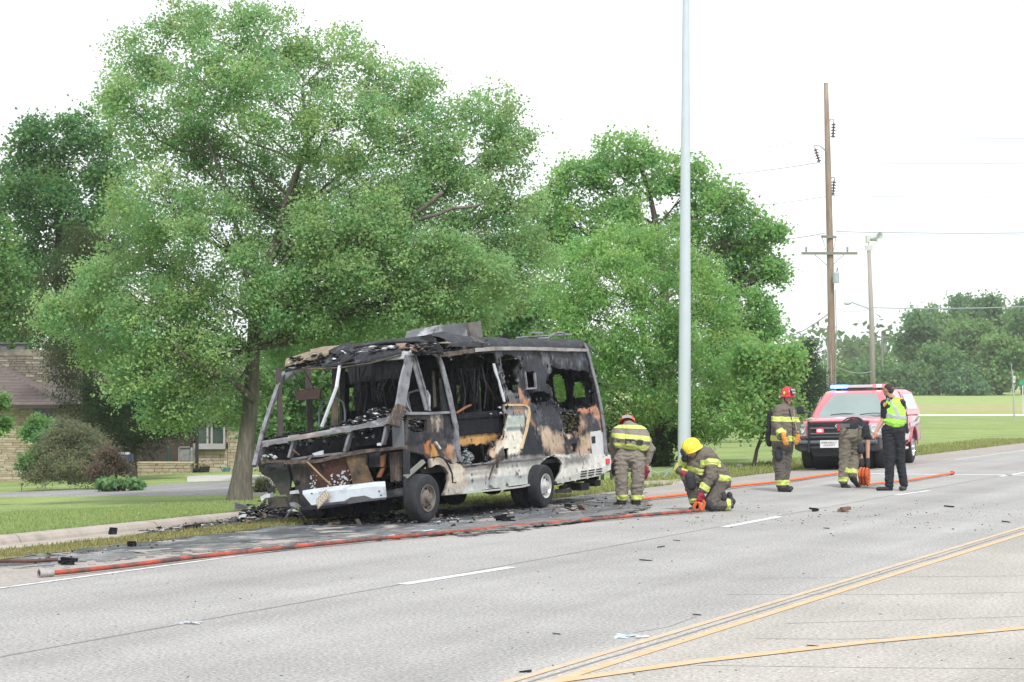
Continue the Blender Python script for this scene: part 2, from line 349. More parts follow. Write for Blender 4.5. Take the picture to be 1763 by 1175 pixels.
def mark(name, pix, w, mat, dz=.004, label=None):
    """painted band along ground points, w metres wide"""
    P = [G(*p) for p in pix]; Q = []
    for i in range(len(P) - 1):
        n = max(2, int((P[i + 1] - P[i]).length / .8))
        for k in range(n): Q.append(P[i].lerp(P[i + 1], k / n))
    Q.append(P[-1]); b = MB()
    for i, q in enumerate(Q):
        t = (Q[min(i + 1, len(Q) - 1)] - Q[max(i - 1, 0)]); t.z = 0; t.normalize(); nn = Vector((t.y, -t.x, 0))
        ww = w * (1 + .12 * fnoise(q, 2.1))
        for s in (-.5, .5):
            p = q + nn * ww * s; b.v.append((p.x, p.y, T(p.x, p.y) + dz))
    for i in range(len(Q) - 1): b.f.append((2 * i, 2 * i + 1, 2 * i + 3, 2 * i + 2)); b.m.append(0); b.c.append(None)
    o = b.build(name, mat, fix=False, origin=(0, 0, 0)); tag(o, kind='structure'); return o
def uvline(name, pts, w, mat, dz=.004, wob=.0):
    b = MB()
    us = []
    for i in range(len(pts) - 1):
        n = max(2, int(abs(pts[i + 1][0] - pts[i][0]) / .35) if wob else 12); us += [(pts[i][0] + (pts[i + 1][0] - pts[i][0]) * k / n, pts[i][1] + (pts[i + 1][1] - pts[i][1]) * k / n) for k in range(n)]
    us.append(pts[-1])
    for u, v in us:
        dv = wob * fnoise((u, v, 2), 1.7) if wob else 0; ww = w * (1 + (.6 * fnoise((u, v, 9), 3.) if wob else .1 * fnoise((u, v, 9), 2.)))
        for s in (-.5, .5): x, y = UV(u, v + dv + s * ww); b.v.append((x, y, T(x, y) + dz))
    for i in range(len(us) - 1): b.f.append((2 * i, 2 * i + 1, 2 * i + 3, 2 * i + 2)); b.m.append(0); b.c.append(None)
    o = b.build(name, mat, fix=False, origin=(0, 0, 0)); tag(o, kind='structure'); return o
uvline('yellow_centre_line', [(4, -5.55), (200, -5.55)], .075, M_YEL)
uvline('yellow_centre_line', [(4, -5.30), (200, -5.30)], .085, M_YEL2)
uvline('centre_joint', [(4, -5.42), (60, -5.44), (200, -5.44)], .028, M_SEAM, .002, .02)
uvline('lane_joint', [(4, -9.22), (60, -9.22), (160, -9.22)], .028, M_SEAM, .002, .012)
uvline('fog_line', [(6, -12.38), (23.5, -12.38)], .08, M_WHITE)
uvline('fog_line', [(52, -12.36), (200, -12.36)], .09, M_WHITE)
uvline('shoulder_joint', [(6, -12.46), (60, -12.46), (160, -12.46)], .025, M_SEAM, .002, .01)
for a, c in (((692, 1007), (882, 977)), ((1247, 908), (1342, 890)), ((1542, 853), (1602, 845)), ((1722, 821), (1800, 808))): mark('lane_dash', (a, c), .13, M_WHITE)
mark('orange_line', [(930, 1178), (1200, 1140), (1480, 1108), (1790, 1080)], .13, M_YEL2, .006)
mark('crossing_line', [(1484, 816), (1790, 819)], .30, M_WHITE)
for pts in ([(1310, 996), (1500, 994), (1763, 992)], [(1250, 1024), (1560, 1024), (1763, 1020)], [(1350, 1074), (1560, 1068), (1763, 1062)], [(1300, 1100), (1450, 1101), (1700, 1095)], [(1200, 1146), (1500, 1150), (1763, 1152)], [(1090, 1090), (1150, 1080), (1200, 1062)]):
    mark('road_crack', pts, .012, M_SEAM, .0015)
# transverse joints of the slabs
for u in (36.,):
    b = MB(); n = 14; u2 = [(-5.5 - 6.8 * i / n) for i in range(n + 1)]
    for v in u2:
        for s in (-.009, .009): x, y = UV(u + s + .02 * fnoise((u, v, 0), 2), v); b.v.append((x, y, .003))
    for i in range(n): b.f.append((2 * i, 2 * i + 1, 2 * i + 3, 2 * i + 2)); b.m.append(0); b.c.append(None)
    tag(b.build('slab_joint', M('faint_seam', (.24, .235, .22), .95, .2, 9), fix=False, origin=(0, 0, 0)), kind='structure')
# grass blades: lawn near the kerb, weeds, verge beyond the motorhome
def blades(name, n, pts_fn, h, w, mat, c_lo, c_hi, seed=1):
    r = np.random.default_rng(seed); P = []
    while len(P) < n:
        q = pts_fn(r)
        if q is not None: P.append(q)
    P = np.array(P); z = np.array([T(x, y) for x, y in P]); n = len(P)
    an = r.uniform(0, 6.28, n); hh = h * r.uniform(.5, 1.3, n); lean = r.uniform(-.6, .6, (n, 2)) * hh[:, None]
    v = np.empty((n, 3, 3)); v[:, 0] = np.c_[P[:, 0] - np.cos(an) * w, P[:, 1] - np.sin(an) * w, z - .01]; v[:, 1] = np.c_[P[:, 0] + np.cos(an) * w, P[:, 1] + np.sin(an) * w, z - .01]
    v[:, 2] = np.c_[P[:, 0] + lean[:, 0], P[:, 1] + lean[:, 1], z + hh]
    k = r.uniform(0, 1, (n, 1)); k2 = r.uniform(.75, 1.25, (n, 1)); col = (np.array(c_lo) * (1 - k) + np.array(c_hi) * k) * k2
    me = tri_mesh(name, v.reshape(-1, 3), 3, np.repeat(col, 3, 0), mat)
    o = link(name, me, origin=(0, 0, 0)); tag(o, kind='stuff'); return o
def tri_mesh(name, v, per, col, mat):
    n = len(v) // per; me = bpy.data.meshes.new(name); me.vertices.add(len(v)); me.vertices.foreach_set('co', np.ascontiguousarray(v, 'f').ravel())
    me.loops.add(len(v)); me.loops.foreach_set('vertex_index', np.arange(len(v), dtype=np.int32)); me.polygons.add(n)
    me.polygons.foreach_set('loop_start', np.arange(0, len(v), per, dtype=np.int32)); me.polygons.foreach_set('loop_total', np.full(n, per, dtype=np.int32))
    at = me.color_attributes.new('Col', 'FLOAT_COLOR', 'POINT'); at.data.foreach_set('color', np.c_[col, np.ones(len(col))].astype('f').ravel())
    me.materials.append(mat); me.update(calc_edges=True); return me
M_BLADE = M('grass_blade', (1, 1, 1), .8, .05, 3, attr=True, spec=.2, trans=.3)
def f_lawn(r):
    u = r.uniform(14, 34); s = r.uniform(0, 1) ** 1.6 * 9; x, y = UV(u, v_edge(u) - s); return (x, y) if -9 < x < 3 else None
tag(blades('lawn_blades', 70000, f_lawn, .035, .010, M_BLADE, (.24, .31, .11), (.33, .42, .17), 2), 'short mown green grass of the lawn behind the kerb', 'grass')
def f_weed(r): u = r.uniform(13, 33.5); return UV(u, r.uniform(-16.35, -15.2))
tag(blades('weed_blades', 16000, f_weed, .05, .010, M_BLADE, (.15, .17, .05), (.33, .30, .13), 3), 'yellowish weeds between gutter and shoulder', 'weeds')
def f_verge(r): u = r.uniform(30, 78); return UV(u, v_edge(u) + .45 - r.uniform(0, 1) ** 2 * 2.6)
tag(blades('verge_blades', 26000, f_verge, .07, .014, M_BLADE, (.17, .21, .06), (.36, .36, .15), 4), 'longer yellow green grass along the edge of the shoulder', 'grass')
# ------------------------------------------------------------------ trees
def leaf_mat(name):
    m = bpy.data.materials.new(name); m.use_nodes = True; nt = m.node_tree; N = nt.nodes; L = nt.links
    bs = N['Principled BSDF']; bs.inputs['Roughness'].default_value = .6; bs.inputs['Specular IOR Level'].default_value = .2
    at = N.new('ShaderNodeVertexColor'); at.layer_name = 'Col'; L.new(at.outputs[0], bs.inputs['Base Color'])
    tr = N.new('ShaderNodeBsdfTranslucent'); hs = N.new('ShaderNodeHueSaturation'); hs.inputs['Hue'].default_value = .495; hs.inputs['Value'].default_value = 1.3; L.new(at.outputs[0], hs.inputs['Color']); L.new(hs.outputs[0], tr.inputs[0])
    ms = N.new('ShaderNodeMixShader'); ms.inputs[0].default_value = .52; L.new(bs.outputs[0], ms.inputs[1]); L.new(tr.outputs[0], ms.inputs[2]); L.new(ms.outputs[0], N['Material Output'].inputs[0]); return m
M_LEAF = leaf_mat('leaf'); M_BARK = M('bark', (.115, .105, .088), .95, .3, 5, .9, 12, col2=(.19, .17, .14), c2pos=(.45, .65), c2scale=7, stretch=(3, 3, .5))
M_BARK_D = M('dark_bark', (.075, .065, .055), .95, .3, 5, .7, 12, stretch=(3, 3, .6))
def leaves_mesh(name, C, Rc, per, size, base, cvar, seed, droop=.2, aspect=.75, flatten=.8, upn=.5):
    """C: cluster centres (n,3), Rc: cluster radius; each leaf is a folded rhombus of its own"""
    r = np.random.default_rng(seed); n = len(C); N = n * per
    cen = np.repeat(C, per, 0) + r.normal(0, 1, (N, 3)) * (np.repeat(Rc, per)[:, None]) * np.array([.62, .62, .62 * flatten])
    nrm = r.normal(0, 1, (N, 3)); nrm[:, 2] += upn * 1.5; nrm /= np.linalg.norm(nrm, axis=1)[:, None]
    t = r.normal(0, 1, (N, 3)); t[:, 2] -= droop * 2; t -= (t * nrm).sum(1)[:, None] * nrm; t /= np.linalg.norm(t, axis=1)[:, None]; b = np.cross(nrm, t)
    s = size * r.uniform(.6, 1.3, N)[:, None]
    v = np.empty((N, 4, 3)); v[:, 0] = cen - t * s * .5; v[:, 1] = cen + b * s * aspect * .5 + nrm * s * .1; v[:, 2] = cen + t * s * .5; v[:, 3] = cen - b * s * aspect * .5 + nrm * s * .1
    cc = 1 + cvar * r.normal(0, 1, n)[:, None] * np.array([1.15, 1, .9]); hue = r.normal(0, .08, (n, 1)) * np.array([1.3, 0, -.6])
    col = np.repeat(np.clip(cc + hue, .45, 1.7), per, 0) * np.array(base) * r.uniform(.86, 1.15, (N, 1))
    return tri_mesh(name, v.reshape(-1, 3), 4, np.repeat(col, 4, 0), M_LEAF)
def branch(b, p0, p1, r0, r1, seg=6, n=6, wig=.06, sag=0., mi=0):
    L = (p1 - p0).length; o = Vector((random.random() * 9,) * 3); pts = []
    for i in range(n + 1):
        t = i / n; w = math.sin(math.pi * t) * wig * L
        p = p0.lerp(p1, t) + Vector((fnoise(o + Vector((t * 2, 0, 0))), fnoise(o + Vector((0, t * 2, 5))), fnoise(o + Vector((0, 3, t * 2))))) * w * 2
        p.z += math.sin(math.pi * t) * sag * L; pts.append(p)
    b.tube(pts, [r0 + (r1 - r0) * i / n for i in range(n + 1)], seg, mi, cap=False); return pts
def tree(name, label, Z, trunk, lobes, base, leaf=.09, per=26, dens=1., crad=.3, cvar=.13, group=None, cat='tree', seed=1, bark=None, limbs=True, twigs=.5, aspect=.75, fill=.45, droop=.2, flatten=.8, root_flare=True, upn=.5, sub=4):
    """trunk: (px,py,half width px[,dy]) from foot to top; lobes: (px,py,rx,ry,dy metres) traced crown masses"""
    random.seed(seed); r = np.random.default_rng(seed); k = Z / FPX; bark = bark or M_BARK
    base_pt = PX(trunk[0][0], trunk[0][1], Z); rt = root(name, base_pt, label, cat, group)
    tp = [PX(t[0], t[1], Z + (t[3] if len(t) > 3 else 0)) for t in trunk]; tr = [t[2] * k for t in trunk]
    b = MB(); P = []; R = []
    for i in range(len(tp) - 1):
        for q in range(4): P.append(tp[i].lerp(tp[i + 1], q / 4)); R.append(tr[i] + (tr[i + 1] - tr[i]) * q / 4)
    P.append(tp[-1]); R.append(tr[-1]); P[0] = P[0] - Vector((0, 0, .1))
    b.tube(P, R, 14, cap=False)
    if root_flare:
        b.v = [((v[0] - P[0].x) * (1 + .35 * max(0, 1 - (v[2] - P[0].z) / .5) * (.5 + abs(fnoise((v[0] * 3, v[1] * 3, 0), 2)))) + P[0].x, v[1], v[2]) for v in b.v]
    cl = []; rc = []
    allc = [(PX(px, py, Z + dy), rx * k, ry * k, 1) for (px, py, rx, ry, dy) in lobes]
    if sub:
        allc = [(c, rx * .90, ry * .90, 1) for c, rx, ry, _ in allc]; extra = []
        for c, rx, ry, _ in allc:
            for q in range(sub):
                u = Vector(r.normal(0, 1, 3)).normalized(); u.y = -abs(u.y) if q % 2 else u.y; s_ = r.uniform(.26, .46); extra.append((c + Vector((u.x * rx, u.y * rx, u.z * ry)) * r.uniform(.75, 1.0), rx * s_, ry * s_, 0))
        allc += extra
    for c, rx, ry, main in allc:
        if limbs and main:
            best = None
            for i, q in enumerate(P[len(P) // 3:]):
                i += len(P) // 3; hz = math.hypot(c.x - q.x, c.y - q.y); d = (c - q).length + 2.2 * max(0, q.z - (c.z - .55 * hz))
                if best is None or d < best[0]: best = (d, q, R[i])
            d, q, rr = best; r0 = min(rr * .5, .016 + .010 * (c - q).length)
            pts = branch(b, q, c, r0, r0 * .35, 7, 8, .10, .04)
            for _ in range(int(5 + twigs * 14)):
                s = random.choice(pts[3:]); th = random.uniform(0, 6.28); ph = random.uniform(-.3, 1.2); rad = random.uniform(.5, .95)
                e = c + Vector((math.cos(th) * math.cos(ph) * rx, math.sin(th) * math.cos(ph) * rx, math.sin(ph) * ry)) * rad
                branch(b, s, e, r0 * .3, r0 * .07, 5, 4, .12)
        vol = rx * rx * ry; n = max(6, int((DM * .74 if sub else DM) * dens * 4.2 * (vol ** .667) / (crad ** 2) * .55))
        u = r.normal(0, 1, (n, 3)); u /= np.linalg.norm(u, axis=1)[:, None]; rad = np.where(r.random(n) < fill, r.random(n) ** .5, r.uniform(.82, 1.04, n))
        pts = np.array(c) + u * rad[:, None] * np.array([rx, rx, ry]); cl.append(pts); rc.append(np.full(n, crad) * r.uniform(.7, 1.25, n))
    C = np.concatenate(cl); Rc = np.concatenate(rc)
    tk = b.build('trunk', bark, rt, fix=False); tk.data.shade_smooth()
    per = int(per * 1.5); me = leaves_mesh('crown', C, Rc, per, leaf, base, cvar, seed, droop, aspect, flatten, upn); link('crown', me, rt)
    NLEAF[0] += len(C) * per; return rt
NLEAF = [0]; DM = 3.6
GREEN = (.115, .205, .075)
# the big tree behind the kerb
big_lobes = [(320, 45, 62, 48, -.3), (455, 60, 80, 58, 0), (570, 110, 85, 60, .4), (690, 150, 72, 55, .2), (235, 105, 60, 48, .2), (225, 190, 66, 62, -.3), (340, 150, 85, 70, -.9),
 (465, 170, 95, 80, -1.0), (590, 220, 95, 80, -.7), (725, 235, 90, 72, 0), (838, 200, 62, 55, .5), (872, 265, 62, 52, .6), (300, 255, 80, 70, .6), (405, 290, 85, 75, .8), (520, 320, 90, 75, 1.0),
 (650, 330, 95, 75, -.6), (775, 335, 92, 70, .2), (255, 345, 85, 72, -.8), (350, 390, 85, 70, -1.1), (470, 420, 85, 65, .9), (590, 430, 90, 70, .9), (700, 430, 95, 70, .3), (815, 420, 85, 66, .7), (880, 350, 58, 46, .8),
 (250, 440, 78, 62, .4), (190, 500, 72, 60, -.5), (120, 545, 62, 42, -.2), (260, 545, 85, 70, -1.0), (345, 500, 80, 66, -.2), (195, 590, 70, 50, .3), (300, 620, 82, 66, -.4), (240, 650, 60, 46, -.9), (375, 600, 66, 60, -.9), (345, 690, 66, 46, -.5),
 (285, 715, 42, 32, -.4), (400, 690, 36, 46, .9), (520, 520, 78, 62, 1.2), (620, 530, 85, 55, 1.3), (740, 520, 90, 52, .9), (850, 500, 80, 50, 1.3), (500, 600, 50, 40, 1.6), (905, 440, 62, 60, 1.5), (560, 480, 70, 55, -1.4), (650, 470, 75, 55, -1.6), (740, 440, 70, 55, -1.4), (480, 530, 60, 55, -1.3), (700, 530, 80, 50, -1.0), (820, 480, 70, 50, -1.0), (560, 570, 70, 40, -.8), (640, 390, 60, 50, -1.7), (540, 390, 60, 50, -1.6), (790, 540, 80, 40, -.4), (430, 470, 50, 55, -1.5)]
tree('shade_tree', 'big spreading green tree with forked grey trunk on the lawn behind the kerb', G(412, 862).y, [(411, 863, 20), (422, 780, 15.5), (432, 690, 13), (436, 600, 11.5), (439, 540, 11), (455, 480, 8), (480, 400, 6.5), (505, 320, 5), (530, 240, 4), (520, 150, 3)],
     big_lobes, (.265, .415, .18), leaf=.066, per=44, dens=.80, crad=.23, cvar=.12, seed=11, fill=.5)
# explicit limbs that show in the photo
rt_big = bpy.data.objects['shade_tree']; b = MB(); Zt = ORG['shade_tree'].y
def limb(pix, r):
    pts = [PX(p[0], p[1], Zt + p[2]) for p in pix]; Q = []
    for i in range(len(pts) - 1):
        for q in range(3): Q.append(pts[i].lerp(pts[i + 1], q / 3) + Vector((0, 0, .02 * random.uniform(-1, 1))))
    Q.append(pts[-1]); n = len(Q); b.tube(Q, [(r[0] + (r[1] - r[0]) * i / (n - 1)) * Zt / FPX for i in range(n)], 8)
for pix, r in (([(440, 620, 0), (432, 520, -.3), (415, 420, -.5), (388, 320, -.4), (352, 230, -.2)], (6, 2)), ([(450, 560, 0), (510, 470, -.5), (590, 405, -.8), (660, 350, -.9), (702, 322, -1)], (6, 2.5)), ([(455, 600, .2), (540, 520, -.3), (592, 465, -.6)], (6, 4)),
               ([(560, 530, -.8), (610, 503, -.9), (660, 498, -1.1), (745, 496, -1.2)], (4, 2)), ([(670, 405, -.8), (720, 365, -1), (762, 330, -1.1)], (3.5, 3.5)), ([(436, 690, -.1), (405, 660, -.5), (370, 645, -.8), (320, 618, -1.2), (300, 590, -1.3)], (7, 3)), ([(480, 400, -.2), (490, 350, -.4), (545, 215, -.5)], (6, 2.5)), ([(700, 385, -.9), (780, 360, -1), (830, 352, -1)], (3.5, 2))):
    limb(pix, r)
b.build('limb', M_BARK, rt_big, fix=False).data.shade_smooth(); bpy.data.objects['limb']['kind'] = 'stuff'
# elm with an open crown behind the light pole
tree('elm_tree', 'tall elm with open airy crown behind the pale light pole', 70, [(1150, 755, 13), (1150, 640, 11), (1145, 540, 9), (1140, 440, 7), (1120, 340, 4), (1100, 280, 3)],
     [(1075, 260, 50, 34, 0), (1120, 300, 60, 40, .5), (1040, 300, 40, 40, 0), (985, 310, 40, 38, 0), (955, 370, 50, 50, 0), (1000, 400, 60, 60, 1), (1180, 300, 36, 34, .4), (1215, 320, 34, 34, .6), (1060, 370, 55, 45, 0), (1200, 380, 50, 42, 0), (1255, 345, 30, 34, -.6),
      (1290, 400, 40, 34, 0), (1265, 425, 42, 36, .8), (1325, 395, 22, 26, 0), (1300, 460, 40, 34, .5), (1330, 480, 22, 30, 0), (1290, 530, 44, 36, 0), (1315, 560, 26, 30, .3), (1240, 480, 48, 46, 1), (1150, 430, 70, 60, 1), (1260, 580, 50, 44, .6), (930, 420, 40, 60, 1)],
     (.24, .42, .15), leaf=.13, per=28, dens=.72, crad=.32, cvar=.16, seed=21, fill=.22, bark=M_BARK_D, twigs=.5)
# bright green tree in front of it
tree('ash_tree', 'dense bright green tree behind the bent firefighter and light pole', 53, [(1140, 803, 11), (1138, 750, 11), (1130, 690, 9), (1110, 600, 6), (1100, 520, 4)],
     [(1075, 420, 60, 36, 0), (1010, 450, 60, 48, .3), (1130, 430, 60, 42, .4), (1190, 470, 50, 46, .4), (1060, 490, 75, 55, -.9), (980, 520, 66, 55, -.4), (1150, 520, 75, 55, -.8), (1225, 530, 50, 50, 0), (1010, 590, 75, 60, -.9), (1100, 590, 80, 60, -1.1), (1190, 600, 75, 60, -.8), (1250, 600, 50, 50, .2),
      (960, 620, 60, 60, .3), (1060, 670, 72, 55, -.6), (1150, 680, 75, 50, -.9), (1225, 680, 62, 52, -.3), (1040, 730, 60, 46, .8), (1000, 690, 50, 60, .8), (1120, 740, 46, 40, 1.0), (1262, 690, 42, 40, .6), (1210, 735, 42, 22, -.6), (1290, 650, 40, 46, .8)],
     (.25, .43, .14), leaf=.115, per=32, dens=.85, crad=.30, cvar=.14, seed=31, fill=.45, bark=M_BARK_D, aspect=.42, droop=.5)
tree('young_tree', 'small leaning tree with dark stem on the lawn left of the red pickup', G(1298, 803).y, [(1297, 804, 3.2), (1303, 775, 3), (1316, 740, 2.8), (1324, 700, 2.2), (1322, 650, 1.5)],
     [(1310, 690, 46, 40, 0), (1345, 700, 36, 34, .3), (1285, 725, 30, 22, -.2), (1325, 640, 50, 40, .3), (1290, 610, 44, 36, .5), (1350, 650, 30, 30, .1), (1345, 740, 28, 16, 0), (1362, 620, 20, 22, 0)], (.25, .42, .14), leaf=.11, per=22, dens=.85, crad=.26, seed=41, bark=M_BARK_D)
# dark trees behind the house
tree('oak_tree', 'dark green tree rising behind the stone house at the left', 85, [(90, 760, 9), (95, 600, 8), (100, 420, 6), (110, 300, 4)],
     [(85, 240, 48, 38, 0), (150, 230, 46, 38, .5), (30, 280, 46, 40, 0), (120, 290, 60, 46, .8), (190, 290, 46, 50, 0), (60, 340, 66, 50, -1), (150, 360, 62, 56, -1), (10, 360, 50, 60, 1), (210, 360, 40, 50, 1), (100, 430, 70, 60, 0), (30, 470, 56, 60, -1), (170, 450, 56, 60, 1), (0, 560, 60, 60, 0), (60, 560, 60, 60, 1.5)],
     (.115, .24, .085), leaf=.17, per=26, dens=1.0, crad=.45, cvar=.17, seed=51, bark=M_BARK_D)
tree('side_tree', 'pale leafed tree crown at the left edge beyond the chimney', 80, [(-30, 760, 8), (-30, 500, 5)], [(0, 480, 40, 46, 0), (30, 520, 36, 40, 0), (-30, 430, 50, 70, 0), (15, 570, 44, 40, 0), (5, 420, 30, 36, 1)], (.15, .28, .09), leaf=.17, per=24, dens=.9, crad=.42, seed=52, bark=M_BARK_D)
tree('cedar_tree', 'dark brownish cedar beside the stone chimney', 66, [(150, 800, 9), (150, 600, 7), (150, 430, 3)],
     [(150, 420, 36, 30, 0), (120, 450, 46, 36, 0), (170, 470, 50, 40, 0), (90, 500, 48, 36, .4), (150, 530, 66, 44, 0), (70, 550, 44, 30, .8), (200, 560, 56, 50, 0), (130, 590, 50, 44, -1), (200, 630, 70, 55, 0), (120, 660, 42, 50, -.6), (230, 700, 70, 50, 0), (170, 720, 50, 50, -.4), (130, 590, 36, 36, -2.4), (270, 640, 50, 46, .5)],
     (.07, .095, .042), leaf=.10, per=30, dens=1.35, crad=.36, cvar=.22, seed=61, bark=M_BARK_D, aspect=.35, droop=.6)
tree('juniper', 'tall dark juniper shading the porch wall of the house', 62.6, [(230, 818, 6), (230, 720, 4)],
     [(180, 700, 44, 40, 0), (225, 680, 46, 44, 0), (270, 700, 40, 40, .3), (160, 660, 30, 34, 0), (250, 640, 50, 36, .8), (290, 735, 32, 30, 0), (255, 750, 34, 40, .2), (200, 760, 34, 46, 0), (225, 720, 40, 40, -.5), (300, 690, 40, 30, 0)], (.035, .062, .026), leaf=.09, per=30, dens=1.2, crad=.3, cvar=.2, seed=62, bark=M_BARK_D, aspect=.35)  # low right lobes are added as dark foliage in place of porch shade
# green wall of trees behind the motorhome
for i, (tx, lb, lob, colr, sd, Z) in enumerate((
    (560, 'leafy tree filling the gap behind the motorhome windscreen', [(480, 640, 56, 60, 0), (540, 600, 70, 60, 0), (600, 650, 70, 66, 0), (500, 720, 60, 50, .3), (570, 730, 70, 50, .4), (450, 720, 36, 56, .8), (640, 590, 70, 50, .5), (480, 775, 50, 36, .6)], (.17, .31, .11), 71, 56),
    (720, 'leafy tree behind the middle of the burnt motorhome', [(680, 600, 70, 60, 0), (740, 570, 80, 55, 0), (700, 680, 80, 60, .5), (800, 620, 80, 66, 0), (780, 700, 80, 60, .5), (660, 740, 70, 50, .5), (820, 560, 60, 50, .4)], (.14, .27, .10), 72, 58),
    (900, 'leafy tree behind the rear of the burnt motorhome', [(870, 560, 70, 60, 0), (930, 540, 66, 60, 0), (900, 640, 80, 66, 0), (960, 690, 70, 60, .4), (870, 720, 80, 60, .4), (950, 770, 70, 40, 1.0), (850, 500, 60, 50, .6)], (.16, .30, .11), 73, 57))):
    tree('background_tree', lb, Z, [(tx, 800, 7), (tx, 640, 4)], lob, colr, leaf=.14, per=26, dens=1.0, crad=.36, cvar=.16, seed=sd, group='trees behind the motorhome', bark=M_BARK_D)
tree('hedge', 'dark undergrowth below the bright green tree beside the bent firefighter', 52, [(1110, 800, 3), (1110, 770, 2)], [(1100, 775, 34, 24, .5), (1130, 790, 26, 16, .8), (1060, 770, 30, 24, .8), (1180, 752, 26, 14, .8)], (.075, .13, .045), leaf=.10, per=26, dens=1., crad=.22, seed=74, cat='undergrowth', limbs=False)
tree('spruce', 'dark blue-green conifer left of the wooden utility pole', 95, [(1393, 725, 3), (1393, 640, 2), (1390, 590, 1)],
     [(1390, 598, 9, 12, 0), (1395, 618, 16, 13, 0), (1386, 635, 20, 13, 0), (1402, 650, 24, 16, 0), (1385, 665, 26, 18, 0), (1405, 680, 28, 22, 0), (1380, 690, 24, 18, 0), (1395, 705, 30, 18, 0)], (.065, .115, .06), leaf=.15, per=22, dens=.8, crad=.30, cvar=.15, seed=81, aspect=.3, bark=M_BARK_D, limbs=False)
# far woods across the field
far = [(1440, 655, 30, 26, 300, .3, 'low bushy tree just right of the wooden utility pole'), (1485, 660, 34, 26, 300, .6, 'low bushy tree behind the siren pole'), (1530, 650, 34, 34, 305, .2, 'small round tree at the left end of the woods'),
       (1580, 600, 40, 60, 310, .7, 'tall tree with a steep left edge at the start of the woods'), (1625, 575, 40, 55, 330, .4, 'high crowned tree left of centre in the woods'), (1615, 640, 50, 40, 300, .5, 'dark low tree in front of the woods'), (1670, 610, 46, 60, 312, .3, 'broad tree with visible stems in the woods'),
       (1700, 560, 40, 45, 335, .8, 'tallest rounded tree top in the woods'), (1720, 630, 46, 46, 300, .15, 'yellowish green tree low in the woods'), (1760, 590, 44, 66, 318, .6, 'tree at the right edge of the woods'), (1650, 550, 26, 34, 340, .9, 'thin bare-topped tree above the woods'), (1790, 560, 40, 50, 330, .4, 'tree partly past the right picture edge'), (1670, 660, 40, 24, 296, .9, 'dark shrubby tree at the field edge'), (1575, 660, 36, 24, 298, .8, 'shrubby tree at the left field edge')]
for i, (px, py, rx, ry, Z, q, lb) in enumerate(far):
    col = (.12 + .06 * (1 - q), .225 + .08 * (1 - q), .095 + .015 * q)
    rr = np.random.default_rng(200 + i); lob = [(px, py, rx * .7, ry * .7, 0)]
    for k in range(11):
        a = rr.uniform(0, 6.28); lob.append((px + math.cos(a) * rx * .62, py + math.sin(a) * ry * .68 - 2, rx * rr.uniform(.28, .5), ry * rr.uniform(.25, .42), rr.uniform(-3, 2)))
    tree('distant_tree', lb, Z, [(px, 690, 3), (px, py, 1.6)], lob, col, leaf=.60, per=16, dens=.95, crad=1.15, cvar=.2, sub=2, seed=200 + i, group='trees of the far woods', bark=M_BARK_D, twigs=.0, root_flare=False)
tree('distant_tree', 'hazy blue-green tree far off between utility pole and siren pole', 480, [(1480, 680, 2), (1480, 620, 1)], [(1462, 610, 18, 18, 0), (1490, 606, 24, 18, 0), (1475, 640, 36, 30, 0), (1512, 630, 18, 26, 0)], (.09, .15, .075), leaf=1., per=14, dens=.9, crad=1.9, seed=240, group='trees of the far woods', bark=M_BARK_D, limbs=False)
# long far-off wood that closes the horizon on the other side of the trees
b = MB()
C = np.array([(x + random.uniform(-4, 4), 420 + random.uniform(-12, 12), 1.0 + random.uniform(0, 1) * (11 + 5 * fnoise((x, 0, 0), .05))) for x in np.arange(-330, 640, .5)])
me = leaves_mesh('far_wood', C, np.full(len(C), 2.4), 28, 1.45, (.12, .20, .08), .14, 300); tag(link('far_wood', me, origin=(0, 0, 0)), kind='stuff')
# shrubs by the house
tree('yew_shrub', 'wide grey-green shrub in front of the house wall', 54, [(120, 828, 3), (120, 800, 2)],
     [(115, 760, 34, 28, 0), (85, 780, 34, 30, 0), (150, 775, 34, 30, 0), (70, 800, 26, 24, 0), (120, 800, 44, 26, -.4), (165, 805, 30, 22, 0), (85, 815, 30, 15, -.3), (140, 817, 34, 13, -.4), (175, 815, 20, 12, 0), (62, 812, 18, 14, 0), (100, 745, 18, 18, 0), (140, 745, 18, 18, 0)], (.215, .24, .14), leaf=.085, per=34, dens=1.0, crad=.2, cvar=.2, seed=91, cat='shrub', aspect=.3, bark=M_BARK_D)
tree('sapling', 'bright green leafy sapling beside the house corner', 55.5, [(62, 828, 1.2), (66, 750, .8)], [(70, 728, 14, 12, 0), (58, 745, 14, 12, 0), (62, 780, 12, 10, -1.2), (48, 800, 12, 8, -1.6), (72, 757, 10, 10, -.9)], (.13, .27, .09), leaf=.11, per=12, dens=.7, crad=.2, seed=92, cat='shrub', bark=M_BARK_D)
tree('rust_shrub', 'rust brown shrub beside the grey-green one', 53, [(190, 826, 2), (190, 800, 1)], [(185, 790, 22, 24, 0), (195, 812, 26, 16, 0), (170, 815, 20, 14, -.4)], (.15, .125, .09), leaf=.07, per=28, dens=.8, crad=.18, seed=93, cat='shrub', bark=M_BARK_D)
tree('hosta', 'clump of light green hosta leaves at the edge of the driveway', 50, [(212, 838, .5), (212, 832, .4)], [(200, 833, 16, 6, 0), (222, 834, 16, 5.5, 0), (180, 832, 12, 6, .3), (235, 837, 8, 4, 0)], (.17, .30, .13), leaf=.12, per=14, dens=.8, crad=.1, seed=94, cat='plant', limbs=False, root_flare=False)
